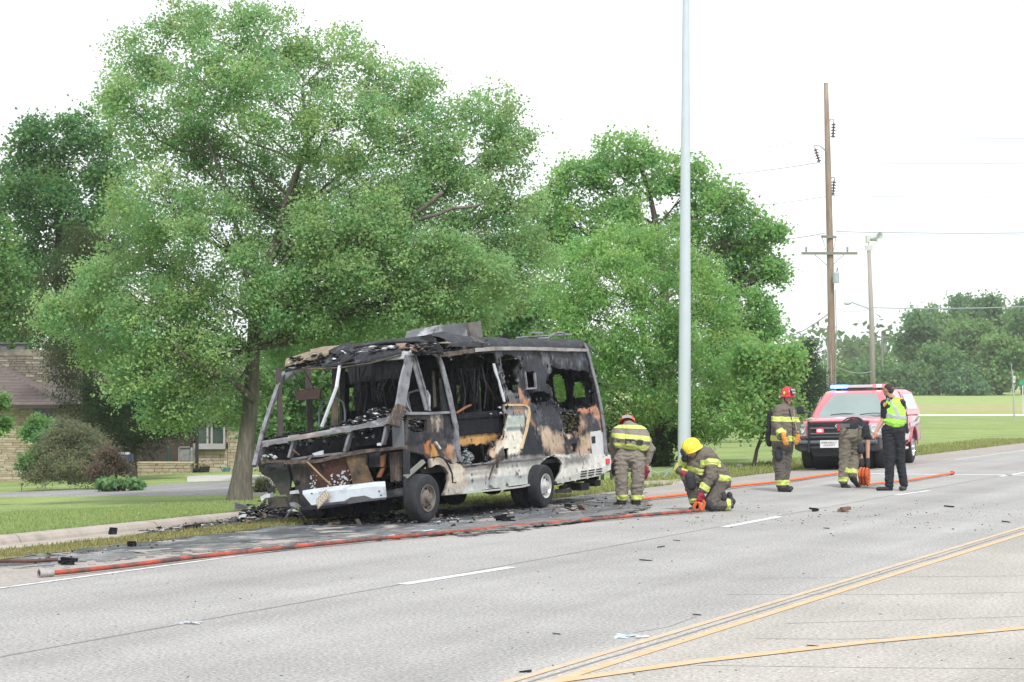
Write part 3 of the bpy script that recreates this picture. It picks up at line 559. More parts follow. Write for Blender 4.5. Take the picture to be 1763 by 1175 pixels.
tree('ornamental_grass', 'tuft of tall grass and weeds beside the big tree trunk', 45, [(452, 845, .5), (452, 838, .4)], [(450, 836, 9, 9, 0), (456, 845, 12, 7, 0)], (.17, .2, .09), leaf=.16, per=16, dens=.8, crad=.1, seed=95, cat='plant', limbs=False, aspect=.15, root_flare=False)
tree('near_branch', 'green leafy twig with pale curved stem entering at the left edge', 42, [(-30, 735, 1.2), (-5, 712, 1.2), (8, 700, 1)], [(-4, 692, 12, 10, 0), (2, 735, 10, 12, 0), (-22, 710, 16, 20, 0)], (.15, .30, .09), leaf=.085, per=14, dens=1., crad=.13, seed=96, cat='branch', root_flare=False)
print('leaves', NLEAF)
# ------------------------------------------------------------------ burnt motorhome
def vnoise(P, s, seed=0):
    """smooth value noise on (n,2) points, range -1..1, three octaves"""
    out = 0; amp = 1.; tot = 0
    for o in range(4):
        Q = P * s * 2 ** o + 17.3 * o + seed * 5.71; I = np.floor(Q).astype(np.int64); f = Q - I; f = f * f * (3 - 2 * f)
        def h(ix, iy):
            n = (ix * 374761393 + iy * 668265263 + (seed + o) * 1442695041) & 0x7fffffff; n = ((n ^ (n >> 13)) * 1274126177) & 0x7fffffff; return (n ^ (n >> 16)) % 65536 / 32768. - 1
        a = h(I[:, 0], I[:, 1]); b = h(I[:, 0] + 1, I[:, 1]); c = h(I[:, 0], I[:, 1] + 1); d = h(I[:, 0] + 1, I[:, 1] + 1)
        out = out + amp * ((a * (1 - f[:, 0]) + b * f[:, 0]) * (1 - f[:, 1]) + (c * (1 - f[:, 0]) + d * f[:, 0]) * f[:, 1]); tot += amp; amp *= .55
    return out / tot * 1.6
def poly_sd(P, poly):
    """signed distance to a polygon (negative inside) and the closest point"""
    poly = np.array(poly, float); n = len(poly); best = np.full(len(P), 1e9); cp = np.zeros_like(P); ins = np.zeros(len(P), bool)
    for i in range(n):
        a = poly[i]; b = poly[(i + 1) % n]; ab = b - a; t = np.clip(((P - a) @ ab) / max(1e-9, ab @ ab), 0, 1); q = a + t[:, None] * ab; d = np.hypot(*(P - q).T)
        m = d < best; best[m] = d[m]; cp[m] = q[m]
        c = ((a[1] > P[:, 1]) != (b[1] > P[:, 1])); xx = (b[0] - a[0]) * (P[:, 1] - a[1]) / (b[1] - a[1] + 1e-12) + a[0]; ins ^= c & (P[:, 0] < xx)
    return np.where(ins, -best, best), cp
RVU, RVV = 25.0, -13.4
_x, _y = UV(RVU, RVV); RVO = Vector((_x, _y, -.035)); PHI = math.radians(8)
EA = Vector((UX, UY, 0)); _w0 = Vector((-NX, -NY, 0)); EZ = Vector((0, 0, 1))
EW = _w0 * math.cos(PHI) - EZ * math.sin(PHI); EH = EZ * math.cos(PHI) + _w0 * math.sin(PHI)
def L3(a, w, h): return RVO + EA * a + EW * w + EH * h
def S(px, py, w=0.): return plane_hit(px, py, RVO + EW * w, EW)
def F(px, py, a): return plane_hit(px, py, RVO + EA * a, EA)
def loc(p): d = p - RVO; return d.dot(EA), d.dot(EW), d.dot(EH)
AF = loc(S(697, 800))[0]; AR = loc(S(1044, 770))[0]; AT = loc(S(706, 612))[0]; AB = loc(S(684, 716))[0]
WID = loc(F(445, 757, AB))[1]; HF = loc(S(800, 800))[2]; HG = loc(S(1000, 603))[2]
print('RV frame: AF %.2f AR %.2f AT %.2f AB %.2f W %.2f HF %.2f HG %.2f' % (AF, AR, AT, AB, WID, HF, HG))
def to_px(P): return np.c_[CX + P[:, 0] / P[:, 1] * FPX, HY - (P[:, 2] - CAM_H) / P[:, 1] * FPX]
def panel(name, hit, ax, bx, nrm, poly, holes, regions, base, parent, res=.018, thick=.03, buckle=.012, seed=1, mat=None, edge_jit=0., soot=1.):
    """sheet on a real plane. hit(px,py)->point; ax,bx in-plane axes; outline, holes and stains are traced polygons"""
    pts = [hit(*p) for p in poly]; o = pts[0]; A = [(p - o).dot(ax) for p in pts]; B = [(p - o).dot(bx) for p in pts]
    na = int((max(A) - min(A)) / res) + 2; nb = int((max(B) - min(B)) / res) + 2
    ga = min(A) - res / 2 + np.arange(na + 1) * res; gb = min(B) - res / 2 + np.arange(nb + 1) * res
    O = np.array(o); AX = np.array(ax); BX = np.array(bx); NR = np.array(nrm)
    V = O + ga[:, None, None] * AX + gb[None, :, None] * BX; V = V.reshape(-1, 3); Ppx = to_px(V)
    ab = np.stack(np.meshgrid(ga, gb, indexing='ij'), -1).reshape(-1, 2)
    jit = np.c_[vnoise(ab, 9, seed), vnoise(ab, 9, seed + 3)]
    sd, cp = poly_sd(Ppx + jit * edge_jit, poly); keepv = sd; cell_px = res * 70
    snap_to = cp.copy(); snap_ok = np.abs(sd) < cell_px * 1.3
    if edge_jit: snap_ok[:] = False
    for hp, hj in holes:
        s2, c2 = poly_sd(Ppx + jit * hj, hp); s2 = -s2
        if hj == 0: m = (np.abs(s2) < cell_px * 1.3) & (np.abs(s2) < np.abs(keepv)); snap_to[m] = c2[m]; snap_ok |= m
        keepv = np.maximum(keepv, s2)
    K = (keepv < 0).reshape(na + 1, nb + 1)
    cnt = K[:-1, :-1].astype(int) + K[1:, :-1] + K[:-1, 1:] + K[1:, 1:]; cell = cnt >= 2
    # snap the rim to the traced outline
    disp = snap_to - Ppx; Jx = to_px(V + AX * .01) - Ppx; Jy = to_px(V + BX * .01) - Ppx; det = Jx[:, 0] * Jy[:, 1] - Jx[:, 1] * Jy[:, 0]
    da = (disp[:, 0] * Jy[:, 1] - disp[:, 1] * Jy[:, 0]) / det * .01; db = (Jx[:, 0] * disp[:, 1] - Jx[:, 1] * disp[:, 0]) / det * .01
    full = np.zeros((na + 1, nb + 1), int); c = cell.astype(int)
    full[:-1, :-1] += c; full[1:, :-1] += c; full[:-1, 1:] += c; full[1:, 1:] += c; full = full.reshape(-1)
    rim = (full > 0) & (full < 4) & snap_ok & (np.hypot(da, db) < res * 1.2)
    V = V + (AX * da[:, None] + BX * db[:, None]) * rim[:, None]
    V = V + NR * (vnoise(ab, 2.2, seed + 7) * buckle + vnoise(ab, 11, seed + 9) * buckle * .3)[:, None]
    col = np.tile(np.array(base, float), (len(V), 1)); f1 = vnoise(ab, 5, seed + 11); f2 = vnoise(ab, 20, seed + 13); f3 = vnoise(ab, 7, seed + 17)
    for rg in regions:
        rp, rc, soft, na_ = rg[:4]; alpha = rg[4] if len(rg) > 4 else 1.
        s3, _ = poly_sd(Ppx, rp); k = np.clip((-s3 + f1 * na_ + f2 * na_ * .5) / soft + .5, 0, 1)[:, None] * alpha; col = col * (1 - k) + np.array(rc) * k
    col *= (1 + .08 * f2 + .12 * f1)[:, None]; lum = col.mean(1); sp = np.clip((f3 + f2 * .5 - .35) * 3, 0, 1) * (lum < .2); col = col * (1 + .8 * sp[:, None]) + .008 * sp[:, None]; sp = np.clip((-f3 - f2 * .6 - .75) * 4, 0, 1) * (lum > .2) * soot; col = col * (1 - .8 * sp[:, None]); col = np.clip(col, .006, .9)
    ids = -np.ones(len(V), int); used = np.where(full > 0)[0]; ids[used] = np.arange(len(used)); n = len(used); W = nb + 1
    ci, cj = np.where(cell); q = np.c_[ci * W + cj, (ci + 1) * W + cj, (ci + 1) * W + cj + 1, ci * W + cj + 1]; q = ids[q]
    fr = q.tolist(); bk = (q[:, ::-1] + n).tolist(); cs = set(map(tuple, np.c_[ci, cj].tolist())); sides = []
    for (i, j) in cs:
        for (di, dj, e) in ((-1, 0, ((0, 0), (0, 1))), (1, 0, ((1, 1), (1, 0))), (0, -1, ((1, 0), (0, 0))), (0, 1, ((0, 1), (1, 1)))):
            if (i + di, j + dj) not in cs:
                a = ids[(i + e[0][0]) * W + j + e[0][1]]; b = ids[(i + e[1][0]) * W + j + e[1][1]]; sides.append((a, b, b + n, a + n))
    allv = np.r_[V[used], V[used] + NR * thick]; me = bpy.data.meshes.new(name); me.from_pydata(allv.tolist(), [], fr + bk + sides)
    at = me.color_attributes.new('Col', 'FLOAT_COLOR', 'POINT'); cc = np.r_[col[used], np.minimum(col[used], .05)]; at.data.foreach_set('color', np.c_[cc, np.ones(len(cc))].astype('f').ravel())
    me.materials.append(mat or M_BURN); me.shade_smooth(); smooth_angle(me, .9); return link(name, me, parent)
M_BURN = M('burnt_paint', (1, 1, 1), .7, .2, 9, .35, 40, attr=True, spec=.18)
M_CHAR = M('char', (.014, .015, .018), .9, .5, 7, .6, 30, spec=.1, col2=(.036, .038, .043), c2pos=(.55, .72), c2scale=5)
M_CHARG = M('charred_grey', (.034, .036, .042), .85, .4, 7, .6, 30, spec=.15, col2=(.13, .13, .14), c2pos=(.55, .75), c2scale=6)
M_ASHM = M('scorched_metal', (.21, .215, .235), .6, .3, 6, .3, 30, metal=.15, col2=(.055, .052, .055), c2pos=(.48, .66), c2scale=5)
M_PALEM = M('bleached_metal', (.50, .52, .56), .5, .2, 6, .2, 30, metal=.15, col2=(.20, .20, .21), c2pos=(.56, .72), c2scale=6)
M_RUST = M('rusty_metal', (.15, .105, .085), .85, .3, 8, .5, 40, col2=(.05, .045, .045), c2pos=(.42, .6), c2scale=6)
M_TAN = M('scorched_board', (.30, .20, .115), .9, .25, 5, .3, 30, col2=(.10, .075, .055), c2pos=(.45, .65), c2scale=4, stretch=(1, 1, .5))
M_TYRE = M('tyre_rubber', (.024, .025, .029), .85, .25, 8, .3, 60, col2=(.05, .052, .058), c2pos=(.5, .7), c2scale=5)
rv = root('motorhome', RVO, 'burnt-out cream motorhome with charred side and open windscreen frame, leaning on the shoulder', 'motorhome')
CHAR = (.020, .021, .025); CG = (.024, .026, .031); GR = (.10, .105, .12); LG = (.26, .265, .28); CREAM = (.66, .63, .545); SCO = (.27, .17, .115); ORG_ = (.42, .17, .06); BRN = (.14, .085, .06); SK = (.60, .595, .55)
# --- near side, box part. polygons in photo pixels on the real side plane
side_outer = [(757, 606), (812, 603), (1011, 602), (1020, 633), (1029, 668), (1037, 708), (1042, 745), (1043, 786), (969, 790), (955, 783), (940, 789), (930, 800), (921, 832), (766, 852), (771, 838), (778, 815), (768, 792)]
big_open = [(752, 614), (800, 610), (852, 607), (858, 625), (861, 645), (866, 668), (871, 690), (868, 697), (871, 712), (872, 728), (869, 738), (867, 749), (856, 756), (848, 768), (839, 786), (858, 792), (800, 803), (793, 800), (786, 760), (772, 690)]
h_w1 = [(863, 615), (872, 608), (884, 613), (896, 624), (889, 634), (886, 648), (893, 661), (890, 676), (877, 674), (868, 652)]
h_w2 = [(904.5, 640), (920, 639), (923.5, 670), (909, 671)]
h_w3 = [(911, 674), (923, 672), (937, 672), (949, 679), (948, 690), (938, 694), (928, 696), (916, 694)]
h_rear = [(948, 626), (960, 634), (984, 637), (1014, 638), (1024, 668), (1022, 688), (1018, 702), (992, 706), (974, 706), (957, 697), (951, 672), (941, 660), (942, 648), (950, 640)]
h_low = [(968, 709), (986, 708), (998, 709), (998, 735), (985, 748), (974, 742), (967, 726)]
h_low2 = [(984, 763), (993, 762), (993, 778), (986, 779)]
h_sq = [(868, 773), (876, 771), (876, 790), (870, 791)]
regs = [
 ([(740, 590), (1060, 590), (1060, 790), (740, 800)], CG, 6, 4),
 ([(862, 604), (905, 604), (940, 612), (948, 640), (930, 660), (905, 630), (890, 640)], (.040, .043, .052), 14, 8),
 ([(905, 604), (1015, 604), (1020, 632), (1000, 630), (985, 622), (968, 628), (950, 622), (940, 606)], (.062, .066, .078), 10, 9),
 ([(935, 606), (943, 606), (955, 640), (948, 645), (939, 630)], (.13, .135, .15), 5, 4),
 ([(853, 604), (862, 604), (868, 640), (878, 660), (893, 690), (880, 698), (868, 690), (858, 640)], (.15, .15, .165), 5, 4, .75),
 ([(872, 650), (905, 690), (908, 700), (876, 698)], (.13, .13, .145), 8, 8, .8),
 ([(893, 672), (903, 690), (918, 712), (922, 740), (912, 750), (905, 706), (896, 690)], (.42, .22, .13), 8, 7, .9),
 ([(872, 693), (908, 693), (918, 705), (908, 704), (872, 700)], ORG_, 4, 3, .9),
 # cream panel under the curved moulding
 ([(866, 696), (908, 700), (909, 712), (903, 740), (898, 778), (840, 790), (850, 768), (866, 752), (870, 738), (868, 720)], CREAM, 4, 3),
 ([(868, 699), (906, 702), (906, 716), (868, 717)], (.16, .165, .18), 4, 3, .95), ([(884, 700), (902, 701), (900, 711), (886, 710)], (.42, .24, .14), 4, 3, .7),
 ([(872, 719), (905, 717), (904, 732), (873, 734)], (.34, .40, .37), 3, 1.5), ([(872, 735), (903, 733), (902, 741), (872, 743)], (.20, .25, .27), 2, 1), ([(872, 732.6), (904, 731.4), (904, 733), (872, 734.8)], (.50, .42, .30), 1, 0),
 ([(838, 792), (842, 775), (856, 756), (868, 742), (870, 752), (856, 770), (848, 792)], (.50, .33, .22), 7, 5, .8),
 # black triangular burn
 ([(904, 715), (916, 730), (928, 745), (938, 770), (944, 784), (925, 790), (905, 782), (898, 775), (903, 745)], (.022, .025, .031), 3, 2),
 ([(912, 700), (965, 704), (972, 745), (960, 748), (928, 736), (914, 722)], (.040, .043, .052), 8, 7),
 # scorched cream behind the burn
 ([(926, 738), (950, 742), (972, 750), (977, 790), (948, 792), (936, 768)], (.40, .31, .24), 10, 6), ([(930, 748), (955, 752), (960, 775), (940, 778)], (.46, .36, .26), 12, 6, .8), ([(948, 780), (980, 770), (980, 795), (945, 795)], BRN, 10, 7, .7),
 ([(995, 750), (1018, 745), (1018, 785), (990, 788)], (.42, .31, .22), 8, 5), ([(984, 738), (1005, 712), (1012, 730), (1000, 752), (988, 758)], (.24, .15, .10), 7, 6, .9),
 ([(1024, 700), (1036, 710), (1040, 740), (1034, 745), (1026, 725), (1016, 705)], (.38, .21, .13), 5, 4, .9), ([(992, 704), (1020, 700), (1022, 708), (996, 712)], (.48, .22, .13), 4, 3, .9), ([(998, 690), (1014, 688), (1016, 700), (1000, 702)], (.34, .20, .13), 4, 4, .8),
 ([(1000, 715), (1042, 720), (1042, 748), (1012, 745)], (.05, .052, .06), 8, 6, .7),
 ([(975, 748), (987, 748), (987, 756), (980, 755)], (.50, .38, .30), 2, 1.5),
 # skirt
 ([(760, 803), (798, 806), (860, 797), (940, 786), (955, 783), (1060, 780), (1060, 860), (760, 860)], SK, 2, 1.2),
 ([(1018, 745), (1042, 745), (1044, 786), (1018, 786)], (.50, .50, .50), 2, 1.5),
 ([(795, 800), (860, 790), (940, 782), (940, 788), (860, 798), (797, 807)], (.22, .20, .19), 3, 2, .8), ([(796, 806), (845, 800), (870, 798), (865, 806), (798, 814)], (.36, .28, .22), 6, 3, .5),
 ([(766, 828), (925, 815), (925, 835), (766, 853)], (.36, .385, .38), 2, 0, .75),
 ([(770, 838), (800, 825), (850, 818), (845, 830), (800, 838), (775, 852)], (.18, .165, .155), 8, 5, .55),
 ([(766, 795), (800, 800), (806, 830), (790, 850), (766, 852)], (.42, .345, .28), 8, 5, .75), ([(790, 812), (815, 808), (812, 818), (792, 822)], (.2, .15, .12), 4, 3, .5),
 ([(850, 790), (866, 772), (872, 790), (862, 796)], CHAR, 3, 3, .9), ([(812, 813), (856, 808), (856, 815), (812, 820)], (.25, .24, .22), 1.4, .6, .6),
 ([(980, 783), (1018, 783), (1016, 800), (985, 804)], (.12, .115, .115), 7, 5, .75)]
side = panel('side_panel', S, EA, EH, EW, side_outer, [(big_open, 3), (h_w1, 2.5), (h_w2, 0), (h_w3, 2.5), (h_rear, 3), (h_low, 3), (h_low2, 1), (h_sq, 0)], regs, CG, rv, res=.017, thick=.035, buckle=.010, seed=3)
# rear skirt below the compartment (behind the arch)
skirt = panel('rear_skirt', lambda x, y: S(x, y, -.03), EA, EH, EW, [(955, 784), (968, 788), (985, 789), (1046, 782), (1053, 786), (1053, 808), (1030, 820), (960, 833), (958, 828), (967, 812), (969, 799), (962, 790)], [],
 [([(955, 780), (1060, 775), (1060, 840), (950, 840)], SK, 2, 0), ([(960, 784), (1016, 783), (1012, 797), (975, 802)], (.12, .115, .115), 9, 5, .85), ([(958, 826), (1055, 800), (1055, 812), (1030, 824), (955, 836)], (.36, .37, .35), 3, 1, .7),
  ([(1046, 786), (1053, 786), (1053, 808), (1046, 810)], (.55, .56, .55), 1, 0)], SK, rv, res=.017, thick=.05, buckle=.004, seed=5)
def vent(name, pix, off_, par, mat):
    b = MB(); b.prism([S(*p, off_) for p in pix], EW * .02); return b.build(name, mat, par)
for k in range(3):
    for j in range(3):
        x0 = 1001 + j * 13 - k * .5; y0 = 811.5 + k * 4.2 - j * 1.9; vent('vent_slot', [(x0, y0), (x0 + 10, y0 - 1.4), (x0 + 10, y0 + .4), (x0, y0 + 1.8)], -.036, skirt, M_CHAR)
b = MB(); b.prism([S(*p, -.06) for p in ((1045, 790), (1050.5, 790), (1050.5, 798.5), (1045, 799))], EW * .03); b.build('tail_light', M('red_lens', (.55, .04, .05), .3, .05), rv, bevel=.004)
# compartment door with its frame and recess
b = MB(); b.prism([S(*p, -.012) for p in ((1017, 744), (1035, 741), (1039, 787), (1021, 791))], EW * .02); cd = b.build('compartment_door', M('pale_panel', (.50, .51, .51), .6, .12, 4, col2=(.36, .33, .31), c2pos=(.5, .7)), rv, bevel=.004)
b = MB(); b.prism([S(*p, -.018) for p in ((1018.5, 752), (1025, 751), (1025.5, 763), (1019.5, 764))], EW * .02); b.build('latch_recess', M_CHARG, cd)
# window frames and strip mouldings on the near side
def sbar(b, pts, wpx, w0=-.02, th=.04, hit=None, mi=0, jit=.0):
    """strip following a traced polyline on the side plane"""
    hit = hit or (lambda x, y: S(x, y, w0)); Q = []
    for i in range(len(pts) - 1):
        n = max(1, int(math.hypot(pts[i + 1][0] - pts[i][0], pts[i + 1][1] - pts[i][1]) / 8))
        for k in range(n): t = k / n; Q.append((pts[i][0] + (pts[i + 1][0] - pts[i][0]) * t, pts[i][1] + (pts[i + 1][1] - pts[i][1]) * t))
    Q.append(pts[-1]); base = len(b.v)
    for i, q in enumerate(Q):
        a = Q[max(i - 1, 0)]; c = Q[min(i + 1, len(Q) - 1)]; dx, dy = c[0] - a[0], c[1] - a[1]; l = math.hypot(dx, dy) or 1; nx, ny = -dy / l, dx / l
        w = (wpx[0] + (wpx[1] - wpx[0]) * i / (len(Q) - 1) if hasattr(wpx, '__len__') else wpx) * (1 + random.uniform(-jit, jit)) / 2; jx = random.uniform(-jit, jit) * 2
        p = hit(q[0] + nx * w + jx * nx, q[1] + ny * w + jx * ny); r = hit(q[0] - nx * w + jx * nx, q[1] - ny * w + jx * ny)
        d = EW * th
        b.v += [tuple(p), tuple(r), tuple(r + d), tuple(p + d)]
    n = len(Q)
    for i in range(n - 1):
        for k in range(4): a = base + i * 4 + k; c = base + i * 4 + (k + 1) % 4; b.f.append((a, c, c + 4, a + 4)); b.m.append(mi); b.c.append(None)
    b.f += [(base, base + 1, base + 2, base + 3), tuple(base + (n - 1) * 4 + k for k in (3, 2, 1, 0))]; b.m += [mi, mi]; b.c += [None, None]; return b
def part(name, fn, mat, par=None, **kw):
    b = MB(); fn(b); return b.build(name, mat, par or rv, **kw)
part('gutter_rail', lambda b: sbar(b, [(819, 603), (850, 600.5), (880, 600), (940, 601), (985, 602.5), (1012, 603)], (6.5, 5), -.06, .08, jit=.12), M('gutter_metal', (.30, .29, .285), .6, .25, 6, col2=(.16, .14, .13), c2pos=(.45, .65)))
part('gutter_rail', lambda b: sbar(b, [(757, 611), (775, 610), (800, 606), (823, 602.5)], (8, 8), -.05, .08, jit=.3), M_RUST)
part('corner_moulding', lambda b: sbar(b, [(1007, 592), (1012, 602), (1020, 633), (1029, 668), (1037, 708), (1042.5, 745), (1044.5, 785)], (3.5, 3.5), -.04, .02), M_ASHM)
part('body_moulding', lambda b: sbar(b, [(872, 697.5), (905, 698), (911, 702), (912.5, 712), (909, 735), (902, 762), (899, 773)], (3.2, 2.4), -.03, .03, jit=.1), M('tan_moulding', (.50, .40, .25), .6, .2, 6, col2=(.22, .15, .09), c2pos=(.5, .7)))
part('window_frame', lambda b: (sbar(b, [(905, 640), (909, 671)], 1.2, -.02, .03), sbar(b, [(922, 642), (924, 670)], 1.8, -.02, .03), sbar(b, [(908, 669.5), (924.5, 668.5)], 3, -.03, .04)), M_ASHM)
part('panel_edge', lambda b: sbar(b, [(851, 626), (854, 640), (862, 665), (869, 692)], (4, 3), -.05, .015, jit=.3), M_PALEM)
part('skirt_rail', lambda b: sbar(b, [(765, 852), (800, 849), (860, 843), (900, 838), (921, 833)], (3, 3), -.03, .05), M('rail_metal', (.42, .41, .40), .6, .2, 8))
part('ledge', lambda b: b.prism([L3(*c) for c in ((loc(S(797, 803))[0], -.06, loc(S(797, 803))[2]), (loc(S(935, 787))[0], -.06, HF), (loc(S(935, 787))[0], .5, HF), (loc(S(797, 803))[0], .5, loc(S(797, 803))[2]))], EH * .02), M_ASHM)
part('hanging_strip', lambda b: (sbar(b, [(858, 790), (850, 800), (845, 815), (843, 826)], (6, 1.5), -.09, .012, jit=.5), sbar(b, [(862, 785), (857, 795), (856, 806)], (8, 3), -.08, .012, jit=.5)), M('sooty_tan', (.05, .04, .034), .9, .4, 8, .3, 30, col2=(.22, .13, .07), c2pos=(.5, .62), c2scale=9))
# --- cab side: door, pillars, fender
door = panel('cab_door', S, EA, EH, EW, [(700, 716), (742, 712), (778, 709), (784, 745), (791, 792), (780, 800), (765, 790), (752, 786), (742, 792), (737, 792), (728, 782), (700, 776)],
 [([(703, 722), (734, 721), (735, 742), (716, 747), (703, 740)], 1.5)], [
 ([(735, 706), (780, 706), (783, 740), (738, 744)], (.14, .115, .095), 4, 6, .8), ([(748, 715), (757, 714), (757, 745), (750, 746)], (.38, .35, .31), 2, 3, .8), ([(740, 715), (744, 715), (745, 745), (741, 745)], (.30, .26, .22), 1.5, 3, .7),
 ([(700, 740), (745, 745), (750, 765), (700, 768)], CHAR, 5, 4), ([(727, 762), (739, 758), (742, 785), (732, 782)], ORG_, 5, 4, .95), ([(742, 766), (750, 764), (752, 786), (743, 786)], (.46, .24, .08), 4, 3, .95), ([(764, 772), (776, 768), (782, 790), (768, 792)], (.36, .20, .12), 6, 5, .9),
 ([(778, 742), (786, 742), (793, 796), (782, 796)], (.20, .19, .19), 4, 3, .9), ([(775, 790), (792, 788), (792, 802), (778, 802)], (.34, .30, .26), 4, 3, .8), ([(755, 740), (775, 738), (777, 760), (760, 762)], CHAR, 5, 5, .9)], (.05, .045, .045), rv, res=.015, thick=.05, buckle=.018, seed=9)
part('door_handle', lambda b: sbar(b, [(751, 761), (759, 773)], 2.4, -.04, .03), M_PALEM, door)
fender = panel('fender', lambda x, y: S(x, y, -.05), EA, EH, EW, [(742, 791), (752, 787), (763, 790), (772, 799), (792, 800), (797, 806), (797, 850), (764, 853), (770, 842), (774, 828), (773, 815), (766, 805), (757, 800), (748, 801), (743, 806)], [],
 [([(740, 785), (800, 785), (800, 855), (760, 855)], (.44, .38, .31), 1, 0), ([(745, 788), (775, 792), (782, 812), (770, 812), (755, 798)], (.25, .21, .18), 5, 5, .8), ([(775, 812), (800, 806), (800, 828), (780, 832)], (.55, .50, .42), 6, 4, .8), ([(765, 840), (797, 835), (797, 853), (764, 853)], (.38, .35, .31), 3, 2)], (.4, .34, .28), rv, res=.015, thick=.06, buckle=.006, seed=12)
part('fender_seam', lambda b: sbar(b, [(745, 788), (757, 786), (766, 791), (774, 803), (779, 816), (780, 831), (786, 831)], 1.8, -.062, .02), M_CHAR, fender)
part('windscreen_pillar', lambda b: sbar(b, [(687, 716), (692, 690), (699, 650), (704, 628), (706, 612)], (17, 13), -.03, .03, jit=.08), M_ASHM)
part('pillar_base', lambda b: sbar(b, [(680, 733), (683, 722), (688, 708), (692, 698)], (19, 13), -.05, .05, jit=.2), M('burnt_filler', (.07, .06, .055), .9, .4, 14, .6, 60, col2=(.30, .21, .15), c2pos=(.52, .68), c2scale=12, stretch=(4, 4, .8)))
part('door_pillar', lambda b: (sbar(b, [(711, 612), (718, 640), (727, 672), (736, 706)], 5.5, -.03, .02), sbar(b, [(716, 612), (724, 640), (732, 668), (741, 708)], 2.2, -.05, .015)), M_ASHM)
part('door_frame', lambda b: (sbar(b, [(706, 611), (730, 609.5), (748, 610), (756, 616), (765, 650), (776, 700), (783, 735)], (3, 3), -.05, .015), sbar(b, [(712, 608), (745, 606.5), (753, 608), (762, 630), (775, 680), (786, 735), (789, 770), (792, 795)], (5.5, 7), -.03, .03, jit=.05)), M_ASHM)
part('quarter_frame', lambda b: (sbar(b, [(697, 680), (703, 700), (709, 710)], 2, -.02, .04), sbar(b, [(697, 684), (697, 705), (703, 710)], 2, -.02, .04), sbar(b, [(700, 712), (740, 712), (778, 710)], (5, 4), -.04, .03)), M_ASHM)
part('grab_handle', lambda b: b.tube([S(x, y, .1) for x, y in ((728, 675), (735, 674), (739, 682), (739, 700), (736, 706))], .018, 8), M_PALEM)
part('mirror_arm', lambda b: b.tube([S(x, y, .05) for x, y in ((770, 703), (765, 700), (760, 688), (762, 683), (767, 687), (770, 700))], .012, 8), M_ASHM)
part('fender_brace', lambda b: sbar(b, [(699, 822), (731, 794)], 7, 0, .03), M('greenish_steel', (.21, .215, .20), .7, .2, 6, col2=(.12, .11, .10), c2pos=(.5, .7)))
part('front_corner_post', lambda b: (b.prism([F(*p, AF) for p in ((693.5, 776), (698.5, 776), (699.5, 843), (695, 844))], EA * .12)), M_CHARG)
part('inner_fender', lambda b: (b.prism([S(*p, .12) for p in ((700, 775), (728, 782), (737, 793), (733, 800), (715, 820), (700, 838))], EW * .03)), M_CHAR)
# --- front face
def fpanel(b, pix, a0, d, jit=0): b.prism([F(x + random.uniform(-jit, jit), y + random.uniform(-jit, jit), a0) for x, y in pix], EA * d)
cowl = panel('cowl_beam', lambda x, y: F(x, y, AF - .02), EW, EH, EA, [(448, 760), (500, 752), (560, 741), (620, 731), (676, 716), (688, 717), (688, 727), (640, 735), (590, 745), (530, 755), (480, 763), (452, 770)], [],
 [([(440, 755), (700, 700), (700, 740), (440, 775)], (.20, .20, .21), 1, 0), ([(530, 742), (548, 740), (545, 748), (530, 750)], (.42, .16, .11), 5, 3, .8), ([(450, 757), (600, 733), (600, 737), (450, 762)], (.34, .34, .355), 3, 3, .8), ([(500, 748), (525, 745), (525, 752), (500, 756)], (.30, .22, .18), 5, 3, .6), ([(600, 733), (690, 716), (690, 722), (600, 740)], (.15, .15, .16), 4, 3, .6)], (.2, .2, .21), rv, res=.016, thick=.06, buckle=.012, seed=21)
def cowl_top(b):
    n = 26
    for i in range(n + 1):
        t = i / n; x = 446 + (688 - 446) * t; y = 759 - 42 * t; p = F(x, y, AF - .02); q = p + EA * (.42) + EH * (.02)
        b.v += [tuple(p), tuple(q + EH * random.uniform(-.02, .03))]
    for i in range(n): b.f.append((2 * i, 2 * i + 2, 2 * i + 3, 2 * i + 1)); b.m.append(0); b.c.append(None)
part('dashboard_shelf', cowl_top, M_CHARG, fix=False)
part('grille_crossbar', lambda b: sbar(b, [(450, 796), (500, 796), (548, 794), (590, 784), (620, 778), (660, 774), (698, 770)], (7, 6), 0, 0, hit=lambda x, y: F(x, y, AF), jit=.2) and None, M_RUST)
def thickbar(b, pts, wpx, a0, d, jit=.1):
    base = len(b.v); sbar(b, pts, wpx, 0, 1, hit=lambda x, y: F(x, y, a0), jit=jit)
    for k in range(base, len(b.v)):
        if (k - base) % 4 >= 2: p = Vector(b.v[k]) - EW * 1; b.v[k] = tuple(p + EA * d)
bpy.data.objects.remove(bpy.data.objects['grille_crossbar'])
part('grille_crossbar', lambda b: thickbar(b, [(450, 796), (500, 796), (548, 794), (590, 784), (620, 778), (660, 774), (698, 770)], (7, 6), AF, .06, .15), M_RUST)
part('grille_crossbar', lambda b: thickbar(b, [(500, 791), (545, 785), (600, 780), (640, 775)], (4, 4), AF + .12, .04, .15), M_ASHM)
for pts, w in (([(505, 758), (500, 775), (496, 788)], 4), ([(602, 745), (597, 760), (592, 778)], 4), ([(664, 733), (660, 752), (657, 766)], 3.5)):
    part('grille_upright', lambda b: thickbar(b, pts, (w, w), AF + .01, .10, .1), M_ASHM)
part('side_upright', lambda b: thickbar(b, [(452, 762), (444, 785), (438, 800)], (6, 8), AF - .02, .1, .1), M_ASHM)
part('side_upright', lambda b: thickbar(b, [(456, 766), (450, 782), (444, 797)], (3, 3), AF + .05, .1, .1), M_RUST)
